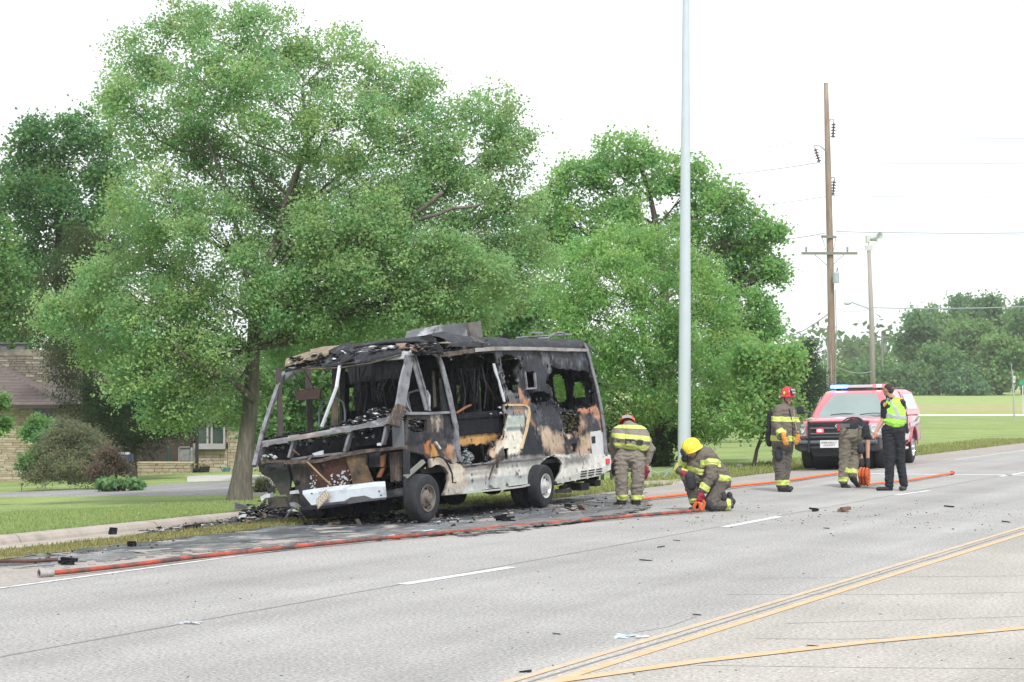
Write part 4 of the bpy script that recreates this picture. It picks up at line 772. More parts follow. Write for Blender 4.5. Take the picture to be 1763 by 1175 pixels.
part('corner_panel', lambda b: fpanel(b, [(675, 731), (692, 724), (694, 770), (676, 772)], AF - .01, .05), M('grey_panel', (.12, .13, .145), .6, .2, 4, col2=(.10, .09, .085), c2pos=(.45, .7)))
part('diagonal_rod', lambda b: thickbar(b, [(502, 773), (515, 784)], (1.8, 1.8), AF + .01, .02), M_RUST); part('diagonal_rod', lambda b: thickbar(b, [(528, 795), (550, 817), (570, 836)], (2, 2), AF - .02, .02), M('tan_rod', (.30, .22, .14), .8, .2)); part('diagonal_rod', lambda b: thickbar(b, [(530, 792), (540, 784)], (2, 2), AF, .02), M_ASHM)
part('latch_plate', lambda b: fpanel(b, [(537, 781), (555, 776), (556, 783), (541, 785)], AF - .04, .03, .5), M_PALEM)
part('latch_plate', lambda b: fpanel(b, [(649, 763), (655, 762), (655, 768), (649, 768)], AF - .04, .03, .5), M_PALEM)
part('rubble', lambda b: [b.chunk(F(x, y, AF + .06), .03 + random.random() * .03) for x, y in ((452, 788), (457, 785), (462, 787), (468, 784), (473, 788), (449, 791))], M_PALEM)
bpy.data.objects['rubble']['kind'] = 'stuff'
# inner structure of the front: firewall, radiator, boards
part('firewall', lambda b: fpanel(b, [(458, 772), (700, 728), (712, 840), (620, 862), (540, 872), (480, 800)], AF + .62, .03), M_CHAR)
for p in ([(460, 768), (497, 760), (494, 788), (460, 792)], [(604, 748), (655, 738), (655, 764), (600, 772)]): part('fire_shelf', lambda b: fpanel(b, p, AF + .3, .02, 1), M_CHARG)
rad = part('radiator', lambda b: fpanel(b, [(533, 794), (562, 790), (600, 783), (603, 842), (570, 848), (537, 852)], AF + .10, .05), M('radiator_core', (.085, .045, .038), .8, .4, 30, .7, 90, col2=(.18, .09, .07), c2pos=(.45, .65), c2scale=7))
def fins(b):
    for k in range(22):
        t = k / 22; y0 = 796 + 52 * t; b_ = [(534 + 3 * t, y0), (600 + 3 * t, y0 - 11), (600 + 3 * t, y0 - 10.2), (534 + 3 * t, y0 + .9)]; fpanel(b, b_, AF + .085, .012)
part('radiator_fin', fins, M('fin_metal', (.13, .07, .055), .7, .4, 9, col2=(.42, .43, .46), c2pos=(.56, .68), c2scale=6), rad)['kind'] = 'stuff'
def foil(b):
    for k in range(90):
        x = random.choice((random.uniform(534, 545), random.gauss(592, 8), random.uniform(560, 600))); y = random.uniform(818, 848) - (x - 534) * .12
        s = random.uniform(.8, 2.2); fpanel(b, [(x - s, y), (x, y - s * random.uniform(.5, 1.6)), (x + s, y + random.uniform(-1, 1)), (x, y + s)], AF + .06 + random.uniform(0, .02), .006)
part('foil_scraps', foil, M_PALEM, rad)['kind'] = 'stuff'
part('front_board', lambda b: fpanel(b, [(594, 784), (614, 781), (633, 776), (629, 800), (642, 834), (622, 838), (608, 840), (602, 812)], AF + .04, .05, .5), M('ochre_board', (.15, .10, .055), .9, .3, 6, .3, 30, col2=(.04, .036, .034), c2pos=(.44, .62), c2scale=4))
part('front_board', lambda b: fpanel(b, [(670, 780), (690, 777), (691, 828), (673, 831)], AF + .14, .04, .5), M('brown_board', (.050, .044, .040), .9, .4, 8, .3, 30, col2=(.16, .12, .09), c2pos=(.5, .7), stretch=(4, 4, .7)))
part('front_board', lambda b: fpanel(b, [(499, 798), (533, 796), (536, 868), (521, 876), (512, 860)], AF + .12, .04, .5), M('brown_board', None), None)
part('control_box', lambda b: fpanel(b, [(622, 783), (655, 778), (656, 804), (626, 806)], AF + .14, .15, .5), M_CHARG)
part('rusty_bracket', lambda b: (fpanel(b, [(655, 786), (663, 783), (661, 804), (655, 804)], AF + .1, .04, .5), fpanel(b, [(656, 806), (662, 806), (655, 822), (648, 822)], AF + .12, .03, .5)), M('orange_rust', (.24, .10, .05), .9, .3, 8))
part('side_board', lambda b: fpanel(b, [(444, 799), (496, 798), (499, 830), (497, 852), (482, 852), (474, 835), (466, 824), (452, 818), (446, 810)], AF + .15, .05, 1), M('greenish_char', (.045, .052, .048), .85, .4, 6, .4, 30, col2=(.10, .075, .055), c2pos=(.5, .7)))
part('side_board', lambda b: fpanel(b, [(455, 798), (488, 796), (488, 804), (458, 806)], AF, .04, 1), M_CHARG)
part('lower_box', lambda b: (fpanel(b, [(461, 857), (500, 858), (503, 872), (462, 872)], AF + .1, .25, 1), fpanel(b, [(492, 852), (512, 848), (516, 868), (500, 872)], AF + .05, .1, 1)), M('dusty_char', (.075, .070, .062), .9, .3, 7, .3, 30))
part('lower_bracket', lambda b: (thickbar(b, [(456, 826), (462, 845), (464, 858)], (3, 3), AF + .1, .04), thickbar(b, [(462, 848), (472, 838)], (5, 5), AF + .05, .03)), M_CHARG)
part('lamp_bracket', lambda b: (fpanel(b, [(448, 856), (458, 850), (466, 850), (465, 857), (457, 858), (451, 864)], AF - .05, .08, .5)), M_PALEM)
part('lamp_bracket', lambda b: (fpanel(b, [(499, 846), (508, 844), (511, 850), (499, 851)], AF - .05, .08, .3)), M_PALEM)
part('tow_hook', lambda b: (fpanel(b, [(498, 866), (505, 865), (513, 869), (517, 873), (508, 873), (500, 872)], AF - .1, .03), b.tube([F(508, 870, AF - .08), F(500, 880, AF - .05), F(492, 892, AF)], .015, 6)), M_ASHM)
part('front_suspension', lambda b: fpanel(b, [(522, 878), (600, 868), (664, 862), (690, 858), (692, 878), (640, 884), (560, 892), (524, 893)], AF + .55, .25, 1), M_CHAR)
part('bumper_beam', lambda b: fpanel(b, [(518, 868), (560, 868), (668, 845), (700, 838), (700, 852), (640, 862), (560, 876), (514, 880)], AF + .02, .12, .5), M_CHARG)
# silver bumper: folded section
def bumper(b):
    top = [(521, 845), (540, 842), (575, 837.5), (620, 833), (645, 830), (663, 829)]; mid = [(521, 851), (540, 849), (575, 845), (620, 841), (645, 838), (664, 838)]; bot = [(536, 870), (552, 868), (580, 864), (620, 861), (648, 858), (666, 856)]; low = [(538, 871), (556, 871), (582, 868), (620, 865), (648, 862), (664, 860)]
    for i in range(6):
        b.v += [tuple(F(*top[i], AF - .18)), tuple(F(*mid[i], AF - .30)), tuple(F(*bot[i], AF - .30)), tuple(F(*low[i], AF - .18)), tuple(F(*low[i], AF - .165) + EH * .01), tuple(F(*bot[i], AF - .285)), tuple(F(*mid[i], AF - .285)), tuple(F(*top[i], AF - .165) - EH * .01)]
    for i in range(5):
        for k in range(8): a = i * 8 + k; c = i * 8 + (k + 1) % 8; b.f.append((a, c, c + 8, a + 8)); b.m.append(0); b.c.append(None)
    b.f += [tuple(range(8)), tuple(40 + k for k in range(8))[::-1]]; b.m += [0, 0]; b.c += [None, None]
bump = part('bumper', bumper, M('bumper_metal', (.56, .61, .66), .45, .12, 5, .2, 20, metal=.2, col2=(.27, .28, .30), c2pos=(.54, .70), c2scale=4))
part('bumper_burn', lambda b: fpanel(b, [(594, 862), (604, 856), (628, 854), (640, 858), (632, 863), (600, 868)], AF - .306, .004, .5), M('burn_mark', (.10, .095, .10), .8, .3), bump)
for x, y in ((537, 850), (653, 846), (656, 853)): part('bolt_hole', lambda b: b.lathe(F(x, y, AF - .304), -EA, [(.012, 0), (.012, .004), (0, .004)], 8), M_CHAR, bump)
plate_pts = [(544, 861), (561, 843), (569, 855), (547, 877)]
plate = part('licence_plate', lambda b: fpanel(b, plate_pts, AF - .36, .006), M('plate_tan', (.40, .34, .26), .7, .12, 9, col2=(.28, .22, .17), c2pos=(.5, .7)), bump)
def text_on(name, txt, O, ux, uy, h, mat, parent, thick=.0015, w=None):
    """lettering built as a thin mesh; O centre, ux right, uy up"""
    cu = bpy.data.curves.new(name, 'FONT'); cu.body = txt; cu.size = 1; cu.align_x = 'CENTER'; cu.align_y = 'CENTER'; cu.extrude = .001; cu.resolution_u = 2
    o = bpy.data.objects.new(name, cu); COLL.objects.link(o); dg = bpy.context.evaluated_depsgraph_get(); me = bpy.data.meshes.new_from_object(o.evaluated_get(dg)); bpy.data.objects.remove(o)
    ux = Vector(ux).normalized(); uy = Vector(uy).normalized(); nz_ = ux.cross(uy)
    n = len(me.vertices); c = np.empty(n * 3, 'f'); me.vertices.foreach_get('co', c); c = c.reshape(-1, 3); sc = h / .7; sx = sc if w is None else w / max(1e-6, (c[:, 0].max() - c[:, 0].min()))
    c = np.array(O) + c[:, :1] * sx * np.array(ux) + c[:, 1:2] * sc * np.array(uy) + c[:, 2:] / .001 * thick * np.array(nz_)
    me.vertices.foreach_set('co', c.astype('f').ravel()); me.materials.clear(); me.materials.append(mat); me.update(); return link(name, me, parent)
_c = F(556, 859, AF - .364); text_on('plate_number', '00001', _c, F(563, 851.5, AF - .364) - F(548, 868, AF - .364), F(551, 852, AF - .364) - F(557, 866, AF - .364), .10, M('plate_ink', (.62, .58, .50), .6, .1), plate, w=.21)
# --- windscreen frame, far side
far_p = [(438, 802), (445, 775), (452, 745), (465, 705), (478, 668), (490, 643)]
part('windscreen_pillar', lambda b: [b.box((S(*far_p[i], WID) + S(*far_p[i + 1], WID)) / 2, (.055, .06, (S(*far_p[i], WID) - S(*far_p[i + 1], WID)).length + .02), (S(*far_p[i + 1], WID) - S(*far_p[i], WID)).to_track_quat('Z', 'Y').to_matrix(), jit=.004) for i in range(5)], M_ASHM)
hp0 = S(490, 640, WID); hp1 = S(706, 612, 0)
def header(b):
    n = 16
    for i in range(n):
        t0, t1 = i / n, (i + 1) / n
        def hp(t):
            p = hp0.lerp(hp1, t); p = p + EH * (.04 * math.sin(math.pi * t) - .10 * max(0, 1 - t / .08)) ; return p
        a, c = hp(t0), hp(t1); b.box((a + c) / 2, (.10, (.09 if t0 < .8 else .10), (c - a).length + .01), (c - a).to_track_quat('Z', 'Y').to_matrix(), jit=.008)
part('windscreen_header', header, M_PALEM)
part('drooping_trim', lambda b: b.tube([F(x, y, AT - .05) for x, y in ((520, 634), (545, 636), (590, 633), (640, 625), (665, 619), (690, 611))], .013, 6), M_RUST)
part('centre_post', lambda b: b.tube([F(554, 735, AF + .1), F(567, 700, AF + .14), F(579, 668, AF + .2), F(585, 628, AT)], [.028, .026, .028, .026], 6), M_PALEM)
part('door_post', lambda b: b.box((S(483, 735, WID) + S(480, 650, WID)) / 2, (.075, .06, (S(483, 735, WID) - S(480, 650, WID)).length + .3), (S(480, 650, WID) - S(483, 735, WID)).to_track_quat('Z', 'Y').to_matrix(), jit=.003), M('dark_rust', (.060, .050, .050), .9, .25, 6))
part('door_post', lambda b: b.box((S(534, 740, WID) + S(530, 640, WID)) / 2, (.085, .06, (S(534, 740, WID) - S(530, 640, WID)).length + .1), (S(530, 640, WID) - S(534, 740, WID)).to_track_quat('Z', 'Y').to_matrix(), jit=.003), M('dark_rust', None))
visor = part('hanging_tray', lambda b: fpanel(b, [(506, 673), (552, 669), (549, 686), (510, 690)], AF + .9, .05, .4), M('visor_rust', (.13, .085, .078), .85, .2, 6))
part('tray_rod', lambda b: (b.tube([F(520, 671, AF + .9), F(512, 652, AF + .8), F(505, 640, AF + .7)], .008, 5), b.tube([F(541, 670, AF + .9), F(533, 655, AF + .8), F(524, 638, AF + .7)], .008, 5)), M_RUST, visor)
part('seat_frame', lambda b: b.tube([F(x, y, AF + 1.0) for x, y in ((549, 735), (550, 706), (556, 691), (568, 687), (582, 687), (591, 693), (594, 710), (594, 735))], .016, 7), M('blue_grey_steel', (.12, .15, .175), .6, .2, 6))
part('seat_frame', lambda b: b.tube([F(x, y, AF + .9) for x, y in ((706, 705), (702, 685), (704, 677), (716, 673), (728, 672), (733, 680), (734, 705))], .016, 7), M('blue_grey_steel', None))
part('far_stud', lambda b: (b.box((S(576, 735, WID) + S(577, 640, WID)) / 2 , (.10, .05, 1.0), None, jit=.01), b.box((S(587, 735, WID) + S(590, 640, WID)) / 2, (.08, .05, 1.0), None, jit=.01)), M('burnt_stud', (.12, .10, .075), .9, .3, 6, col2=(.05, .05, .05), c2pos=(.45, .6)))
part('far_panel', lambda b: [b.prism([S(*p, WID) for p in q], EW * .03) for q in ([(586, 640), (602, 640), (601, 735), (590, 735)],)], M_CHARG)
farwall = panel('far_wall', lambda x, y: S(x, y, WID), EA, EH, EW, [(596, 640), (700, 634), (822, 628), (838, 806), (596, 800)], [([(597, 668), (612, 667), (614, 708), (599, 711)], 1), ([(786, 660), (794, 662), (794, 694), (788, 700)], 1.5), ([(727, 655), (733, 655), (733, 662), (727, 664)], 1.5)], [([(600, 640), (830, 640), (830, 700), (600, 700)], (.035, .034, .034), 12, 8)], CHAR, rv, res=.045, thick=.03, buckle=.02, seed=31)
hole1 = [(952, 645), (968, 645), (975, 659), (978, 677), (975, 695), (959, 693), (955, 677), (952, 659)]
hole2 = [(985.5, 670), (993, 656), (1001.6, 656), (1010.5, 672), (1010.5, 684), (991, 688), (985.5, 681)]
hole3 = [(880, 661), (891, 660), (891.7, 670), (887, 675), (881, 670)]
rear = panel('rear_wall', lambda x, y: F(x, y, AR - .05), -EW, EH, -EA, [(826, 628), (920, 612), (1008, 596), (1016, 640), (1028, 690), (1036, 745), (1038, 800), (838, 830)], [(hole1, 1), (hole2, 1.5), (hole3, .6)], [([(830, 640), (960, 620), (960, 700), (830, 720)], (.03, .03, .033), 12, 8)], CHAR, rv, res=.03, thick=.03, buckle=.02, seed=33)
part('rear_post', lambda b: thickbar(b, [(981, 640), (983, 672), (980, 706)], (6, 7), AR - .4, .05, .3), M_CHAR)
part('cabin_partition', lambda b: (fpanel(b, [(614, 640), (700, 628), (742, 626), (748, 760), (614, 762)], AF + 2.3, .04, 1)), M_CHAR)
part('wall_cabinet', lambda b: (fpanel(b, [(598, 634), (640, 626), (640, 655), (602, 662)], AF + 1.9, .35, 1), fpanel(b, [(644, 628), (690, 618), (692, 650), (646, 656)], AF + 2.0, .35, 1)), M('dull_char', (.024, .025, .029), .85, .3, 6))
part('partition_board', lambda b: (b.prism([S(*p, .9) for p in ((728, 640), (748, 640), (752, 700), (742, 704), (730, 690))], EW * .03), b.prism([S(*p, .8) for p in ((736, 712), (742, 712), (748, 745), (740, 745))], EW * .03)), M('beige_board', (.26, .23, .17), .9, .3, 6, .3, 30, col2=(.07, .06, .05), c2pos=(.45, .62), c2scale=4, stretch=(3, 3, .8)))
part('floor', lambda b: b.prism([L3(AF + .5, .02, HF - .08), L3(AR - .05, .02, HF - .08), L3(AR - .05, WID, HF - .08), L3(AF + .5, WID, HF - .08)], EH * .06), M_CHAR)
for i, (x, y0, y1) in enumerate(((778, 640, 720), (800, 628, 708), (807, 640, 712), (822, 625, 705), (838, 622, 700), (847, 640, 712))):
    part('interior_stud', lambda b: b.prism([S(*p, .9 + .2 * (i % 3)) for p in ((x, y0), (x + 3, y0), (x + 3.6, y1), (x + .5, y1))], EW * .04), M('dull_char', None))
part('fallen_stud', lambda b: sbar(b, [(831, 646), (845, 672), (855, 692)], 1.8, .6, .03), M_RUST); part('fallen_stud', lambda b: sbar(b, [(786, 712), (802, 702), (812, 697)], 2.6, .15, .03), M('orange_rust', None)); part('fallen_stud', lambda b: sbar(b, [(800, 644), (845, 645)], 1.5, .9, .03), M_CHARG)
part('sink_counter', lambda b: (b.prism([S(*p, .10) for p in ((788, 712), (868, 706), (870, 716), (790, 722))], EW * .6), b.prism([S(*p, .12) for p in ((786, 722), (872, 716), (872, 742), (786, 752))], EW * .03)), M_CHAR)
part('pale_lump', lambda b: [b.chunk(S(x, y, .06), r) for x, y, r in ((862, 712, .045), (860, 702, .04), (866, 713, .03), (845, 713, .03))], M_PALEM)['kind'] = 'stuff'
band = panel('cabinet_front', lambda x, y: S(x, y, .14), EA, EH, EW, [(790, 738), (808, 742), (828, 738), (850, 742), (862, 740), (858, 758), (838, 764), (816, 765), (800, 768), (791, 768)], [], [([(788, 746), (860, 746), (858, 760), (790, 768)], (.44, .25, .09), 4, 3), ([(800, 736), (812, 742), (800, 746)], (.35, .15, .07), 3, 3, .8)], (.10, .06, .04), rv, res=.015, thick=.03, buckle=.02, seed=41, edge_jit=3)
def crumple(b):
    for k in range(60):
        t = random.random(); x = 796 + 16 * t + random.uniform(-3, 3); y = 798 - random.random() * (30 - 14 * t); b.chunk(S(x, y, .1 + random.uniform(0, .2)), random.uniform(.02, .05))
part('crumpled_foil', crumple, M('grey_green_foil', (.16, .19, .20), .7, .3, 9, .5, 40, col2=(.34, .38, .40), c2pos=(.5, .65), c2scale=12))['kind'] = 'stuff'
def insul(b):
    for k in range(90): b.chunk(S(random.uniform(968, 996), random.uniform(712, 742), .06 + random.uniform(0, .1)), random.uniform(.015, .04))
part('insulation', insul, M('burnt_insulation', (.10, .095, .045), .95, .4, 9, .5, 40, col2=(.25, .23, .09), c2pos=(.5, .65), c2scale=9))['kind'] = 'stuff'
def dash(b):
    for k in range(230):
        x = random.gauss(640, 28); x = max(592, min(690, x)); top = 14 + 14 * math.exp(-((x - 650) / 25) ** 2); y = 738 - (x - 600) * .17 - random.random() ** .7 * top
        b.chunk(F(x, y, AF + .25 + random.uniform(0, .35)), (random.uniform(.01, .06), random.uniform(.01, .05), random.uniform(.006, .025)), mi=random.choice((0, 0, 0, 1, 1, 2, 3)))
    for k in range(110):
        x = random.uniform(450, 600); y = 758 - (x - 450) * .163 - random.random() * 5; b.chunk(F(x, y, AF + .1 + random.uniform(0, .2)), (random.uniform(.01, .04), random.uniform(.01, .04), random.uniform(.005, .02)), mi=random.choice((0, 0, 1)))
part('dashboard_rubble', dash, [M_CHAR, M_CHARG, M_PALEM, M_RUST])['kind'] = 'stuff'
def rub2(b):
    for k in range(160):
        x = random.uniform(704, 735); y = random.uniform(724, 760); b.chunk(S(x, y, .1 + random.uniform(0, .3)), (random.uniform(.01, .07), random.uniform(.01, .05), random.uniform(.006, .03)), mi=random.choice((0, 0, 1, 1, 2)))
part('cab_rubble', rub2, [M_CHAR, M_CHARG, M_ASHM])['kind'] = 'stuff'
# --- roof
def roof(b):
    a0 = loc(S(772, 603))[0]; a1 = AR - .02; n = 60; prof = [(-.01, 0), (.0, .06), (.04, .13), (.12, .185), (.3, .21), (1.1, .25), (WID - .2, .2), (WID, .02)]
    for i in range(n + 1):
        t = i / n; a = a0 + (a1 - a0) * t; hg = loc(S(CX, 603))[2]; g = HG + (1 - t) * -.03; e = 1 - max(0, (t - .95) / .05) ** 2 * .6
        for w, h in prof:
            k = vnoise(np.array([[a * 1.3, w * 2]]), 1.5, 3)[0] * (.03 + .05 * (1 - t) ** 3); b.v.append(tuple(L3(a - max(0, t - .93) * .9 * h, w, g + h * e + k * (h > .1))))
    m = len(prof)
    for i in range(n):
        for j in range(m - 1): q = i * m + j; b.f.append((q, q + 1, q + m + 1, q + m)); b.m.append(0); b.c.append(None)
roofo = part('roof', roof, M('burnt_roof', (.022, .024, .030), .65, .4, 5, .5, 25, col2=(.075, .08, .095), c2pos=(.52, .72), c2scale=3, stretch=(1, 1, 2.5)), smooth=True, fix=False)
def curl(b):
    for k, (x, y) in enumerate([(795, 592), (802, 588), (812, 586), (820, 588), (828, 594), (833, 600)]): b.chunk(S(x, y, .1), (.14, .1, .05))
    for k in range(26): b.chunk(S(random.uniform(764, 830), random.uniform(588, 606), random.uniform(.0, .25)), (random.uniform(.05, .16), random.uniform(.03, .1), random.uniform(.01, .05)))
part('curled_roof_skin', curl, M('curled_skin', (.10, .09, .085), .8, .4, 7, .5, 30, col2=(.28, .25, .23), c2pos=(.5, .65), c2scale=5))['kind'] = 'stuff'
# collapsed front roof: overlapping charred sheets
def sheet(b, pts, th=.02, jit=.02, mi=0):
    """bent sheet over a traced quad strip: pts = [(px,py,a or w plane value) upper..., lower...]"""
    up, lo = pts; n = len(up)
    for u_, l_ in zip(up, lo):
        p = F(u_[0], u_[1], u_[2]); q = F(l_[0], l_[1], l_[2]); j = Vector([random.uniform(-jit, jit) for _ in range(3)])
        b.v += [tuple(p + j), tuple(q - j), tuple(q - j - EH * th), tuple(p + j - EH * th)]
    base = len(b.v) - 4 * n
    for i in range(n - 1):
        for k in range(4): a = base + i * 4 + k; c = base + i * 4 + (k + 1) % 4; b.f.append((a, c, c + 4, a + 4)); b.m.append(mi); b.c.append(None)
    b.f += [tuple(base + k for k in range(4)), tuple(base + 4 * n - 4 + k for k in (3, 2, 1, 0))]; b.m += [mi, mi]; b.c += [None, None]
rw = AT + .05
part('roof_sheet', lambda b: sheet(b, ([(489, 622, rw + .5), (520, 615, rw + .5), (565, 604, rw + .6), (620, 598, rw + .8), (690, 590, rw + .8), (748, 588, rw + .8)], [(492, 638, rw), (520, 634, rw), (565, 628, rw), (620, 620, rw), (690, 612, rw), (748, 608, rw)])), M_CHARG)
part('roof_board', lambda b: sheet(b, ([(492, 618, rw + .2), (530, 606, rw + .25), (566, 601, rw + .3)], [(491, 628, rw - .02), (530, 619, rw - .02), (566, 608, rw)]), .03, .005), M('tan_roof_board', (.23, .185, .13), .9, .25, 6, .3, 30, col2=(.10, .09, .08), c2pos=(.5, .7)))
part('roof_board', lambda b: sheet(b, ([(535, 603, rw + .5), (560, 596, rw + .5), (590, 594, rw + .5)], [(535, 612, rw + .2), (565, 606, rw + .2), (590, 602, rw + .2)]), .02, .01), M('tan_roof_board', None))
part('roof_sheet', lambda b: sheet(b, ([(552, 612, rw + .1), (576, 600, rw + .2), (600, 590, rw + .3), (606, 594, rw + .3)], [(553, 629, rw - .1), (580, 626, rw - .1), (600, 618, rw - .1), (612, 610, rw)]), .02, .02), M_CHARG)
part('roof_sheet', lambda b: sheet(b, ([(600, 600, rw + .3), (640, 594, rw + .4), (680, 592, rw + .4), (705, 596, rw + .3)], [(602, 610, rw), (640, 606, rw), (680, 604, rw), (706, 606, rw)]), .02, .03), M('patchy_ash', (.035, .036, .04), .85, .4, 9, .5, 30, col2=(.42, .42, .43), c2pos=(.50, .58), c2scale=7))
part('roof_sheet', lambda b: sheet(b, ([(610, 608, rw), (650, 602, rw), (690, 600, rw)], [(612, 624, rw - .1), (650, 617, rw - .1), (692, 607, rw - .1)]), .02, .02), M_CHARG)
part('roof_sheet', lambda b: sheet(b, ([(600, 594, rw + .9), (665, 584, rw + 1.0), (720, 579, rw + 1.1), (750, 582, rw + 1.1)], [(600, 598, rw + .6), (665, 590, rw + .6), (720, 588, rw + .6), (752, 592, rw + .6)]), .02, .02), M_CHARG)
part('roof_fold', lambda b: (sheet(b, ([(722, 584, rw + .9), (740, 578, rw + .9), (752, 586, rw + .9), (762, 600, rw + .9)], [(722, 604, rw + .3), (740, 604, rw + .3), (756, 606, rw + .4), (764, 608, rw + .4)]), .03, .02)), M_CHAR)
part('roof_fold', lambda b: (b.prism([S(*p, .2) for p in ((770, 608), (776, 590), (783, 583), (792, 588), (800, 592), (800, 604))], EW * .3)), M_CHAR)
part('brown_strip', lambda b: sheet(b, ([(682, 592, rw + .2), (700, 590, rw + .2), (716, 596, rw + .2)], [(684, 599, rw), (700, 598, rw), (718, 605, rw)]), .02, .01), M('brown_strip', (.22, .15, .11), .8, .3, 6))
def roofrub(b):
    for k in range(620):
        t = random.random(); x = 495 + 255 * t; yt = 618 - 30 * t ** .8; yb = 636 - 28 * t; y = yt + (yb - yt) * random.random(); b.chunk(F(x, y, rw - .05 + random.uniform(0, .4)), (random.uniform(.015, .09), random.uniform(.01, .06), random.uniform(.006, .025)), mi=random.choice((0, 0, 0, 1, 1, 2, 3)))
part('roof_rubble', roofrub, [M_CHAR, M_CHARG, M_PALEM, M_RUST])['kind'] = 'stuff'
# roof air conditioner (its own unit)
ac = part('air_conditioner', lambda b: b.prism([S(*p, .9) for p in ((744, 578), (748, 566), (756, 560), (792, 557), (806, 556), (806, 586), (798, 592), (765, 590), (748, 588))], EW * .5), M('ac_shroud', (.11, .115, .13), .6, .2, 4, .3, 20, col2=(.36, .37, .40), c2pos=(.5, .62), c2scale=2.6))
part('ac_end', lambda b: b.prism([S(*p, .85) for p in ((806, 556), (828, 553), (831, 580), (822, 584), (812, 586))], EW * .55), M('ac_end', (.15, .14, .13), .7, .3, 6, col2=(.06, .06, .06), c2pos=(.5, .65)), ac)
part('ac_base', lambda b: b.prism([S(*p, .8) for p in ((762, 588), (808, 586), (812, 602), (762, 602))], EW * .7), M_CHARG, ac)
part('roof_rack', lambda b: (b.tube([S(x, y, .35) for x, y in ((888, 582), (930, 579), (978, 577))], .016, 6), b.tube([S(x, y, .35) for x, y in ((926, 583), (942, 583), (952, 576), (962, 573), (972, 575))], .022, 6), [b.tube([S(x, 586, .35), S(x, 575, .35)], .014, 6) for x in (928, 972)], b.box(S(924, 573, .35), (.22, .03, .03)), b.box(S(975, 575.5, .35), (.2, .03, .03))), M_ASHM)
part('roof_flap', lambda b: b.prism([S(*p, .6) for p in ((866, 582), (871, 573), (876, 580), (878, 583))], EW * .05), M_CHAR)
# --- wheels, axles, underbody
def wheel(name, px, py_c, vs_, r, wdt, rimmat, par, rx=.0, hit_w=0., steer=0., tyremat=None):
    c = plane_hit(px, py_c, Vector((*UV(0, vs_), 0)), Vector((NX, NY, 0))); ax = Vector((NX, NY, 0)); ax = Matrix.Rotation(steer, 3, 'Z') @ ax
    ty = MB(); w = wdt; ty.lathe(c, ax, [(r * .56, -.02), (r * .6, .0), (r * .80, .012), (r * .94, -.004), (r * .99, -.03), (r, -.06), (r, -w + .06), (r * .98, -w + .03), (r * .9, -w), (r * .55, -w)], 40); t = ty.build('tyre', tyremat or M_TYRE, par, smooth=True, fix=True)
    return c, ax, t
def rim(c, ax, r, par, mat, dish=.05, holes=8):
    b = MB(); b.lathe(c, ax, [(r * .58, -.005), (r * .57, .008), (r * .53, .004), (r * .50, -.03), (r * .42, -.045), (r * .30, -.02), (r * .22, -.012), (r * .20, .03), (r * .10, .045), (0, .047)], 32); o = b.build('rim', mat, par, smooth=True)
    for k in range(holes):
        an = 2 * math.pi * k / holes; up = Vector((0, 0, 1)); s = ax.cross(up).normalized(); d = s * math.cos(an) + up * math.sin(an)
        h = MB(); h.lathe(c + d * r * .38 + ax * -.036, ax, [(r * .055, 0), (r * .055, .006), (0, .006)], 10); h.build('rim_hole', M_CHAR, o)
        if holes == 8: n = MB(); n.lathe(c + d * r * .16 + ax * .01, ax, [(r * .03, -.02), (r * .03, .035), (0, .035)], 6); n.build('wheel_nut', mat, o)
    return o
fw = root('wheel', G(730, 895), None, None); fw.parent = rv; fw.location = ORG[fw.name] - ORG[rv.name]
c, ax, t = wheel('front', 737, 858, -13.30, .335, .22, None, fw, steer=math.radians(-4), tyremat=M_TYRE); rim(c, ax, .335, fw, M('hot_rim', (.20, .175, .155), .55, .25, 8, metal=.4, col2=(.10, .09, .085), c2pos=(.5, .7)))
fw2 = root('wheel', G(935, 873), None, None); fw2.parent = rv; fw2.location = ORG[fw2.name] - ORG[rv.name]
c2, ax2, t = wheel('rear', 940, 837, -13.30, .335, .22, None, fw2); rim(c2, ax2, .335, fw2, M('bright_rim', (.62, .62, .62), .35, .15, 8, metal=.5, col2=(.36, .35, .34), c2pos=(.55, .75)))
for nm, c_, dv, k in (('a', c, -1.75, .82), ('b', c2, -.27, 1), ('c', c2, -1.75, .85), ('d', c2, -1.5, .85)):
    b = MB(); cc = c_ + Vector((NX, NY, 0)) * dv; cc.z -= .335 * (1 - k) + .0; b.lathe(cc, Vector((NX, NY, 0)), [(.12, -.02), (.30 * k, .0), (.335 * k, -.05), (.335 * k, -.17), (.3 * k, -.21), (.12, -.21)], 32); b.build('tyre', M_TYRE, rv, smooth=True)
part('axle', lambda b: (b.tube([c + ax * -.2, c + ax * -1.8], .05, 8), b.tube([c2 + ax2 * -.2, c2 + ax2 * -1.9], .07, 8), b.lathe(c2 + ax2 * -.95, ax2, [(.0, -.2), (.14, -.12), (.16, 0), (.14, .12), (0, .2)], 12)), M_CHAR)
zf = .42
part('chassis_rail', lambda b: [b.box(RVO + EA * ((AF + AR) / 2 + .2) - Vector((NX, NY, 0)) * w + Vector((0, 0, zf + .05)), (AR - AF - .3, .07, .15), Matrix((EA, -Vector((NX, NY, 0)), EZ)).transposed()) for w in (.55, 1.35)], M_CHAR)
RR = Matrix((EA, _w0, EZ)).transposed()
for w, q in ((.30, ((735, 795), (778, 795), (778, 850), (735, 850))), (.40, ((930, 785), (972, 785), (972, 832), (925, 836)))): part('wheel_well', lambda b: b.prism([S(*p, w) for p in q], EW * .02), M_CHAR)
part('engine_block', lambda b: (b.box(RVO + EA * (AF + 1.0) + _w0 * 1.0 + EZ * .62, (.9, .7, .5), RR, jit=.04), b.box(RVO + EA * (AF + .75) + _w0 * 1.35 + EZ * .35, (.5, .9, .3), RR, jit=.03)), M_CHAR)
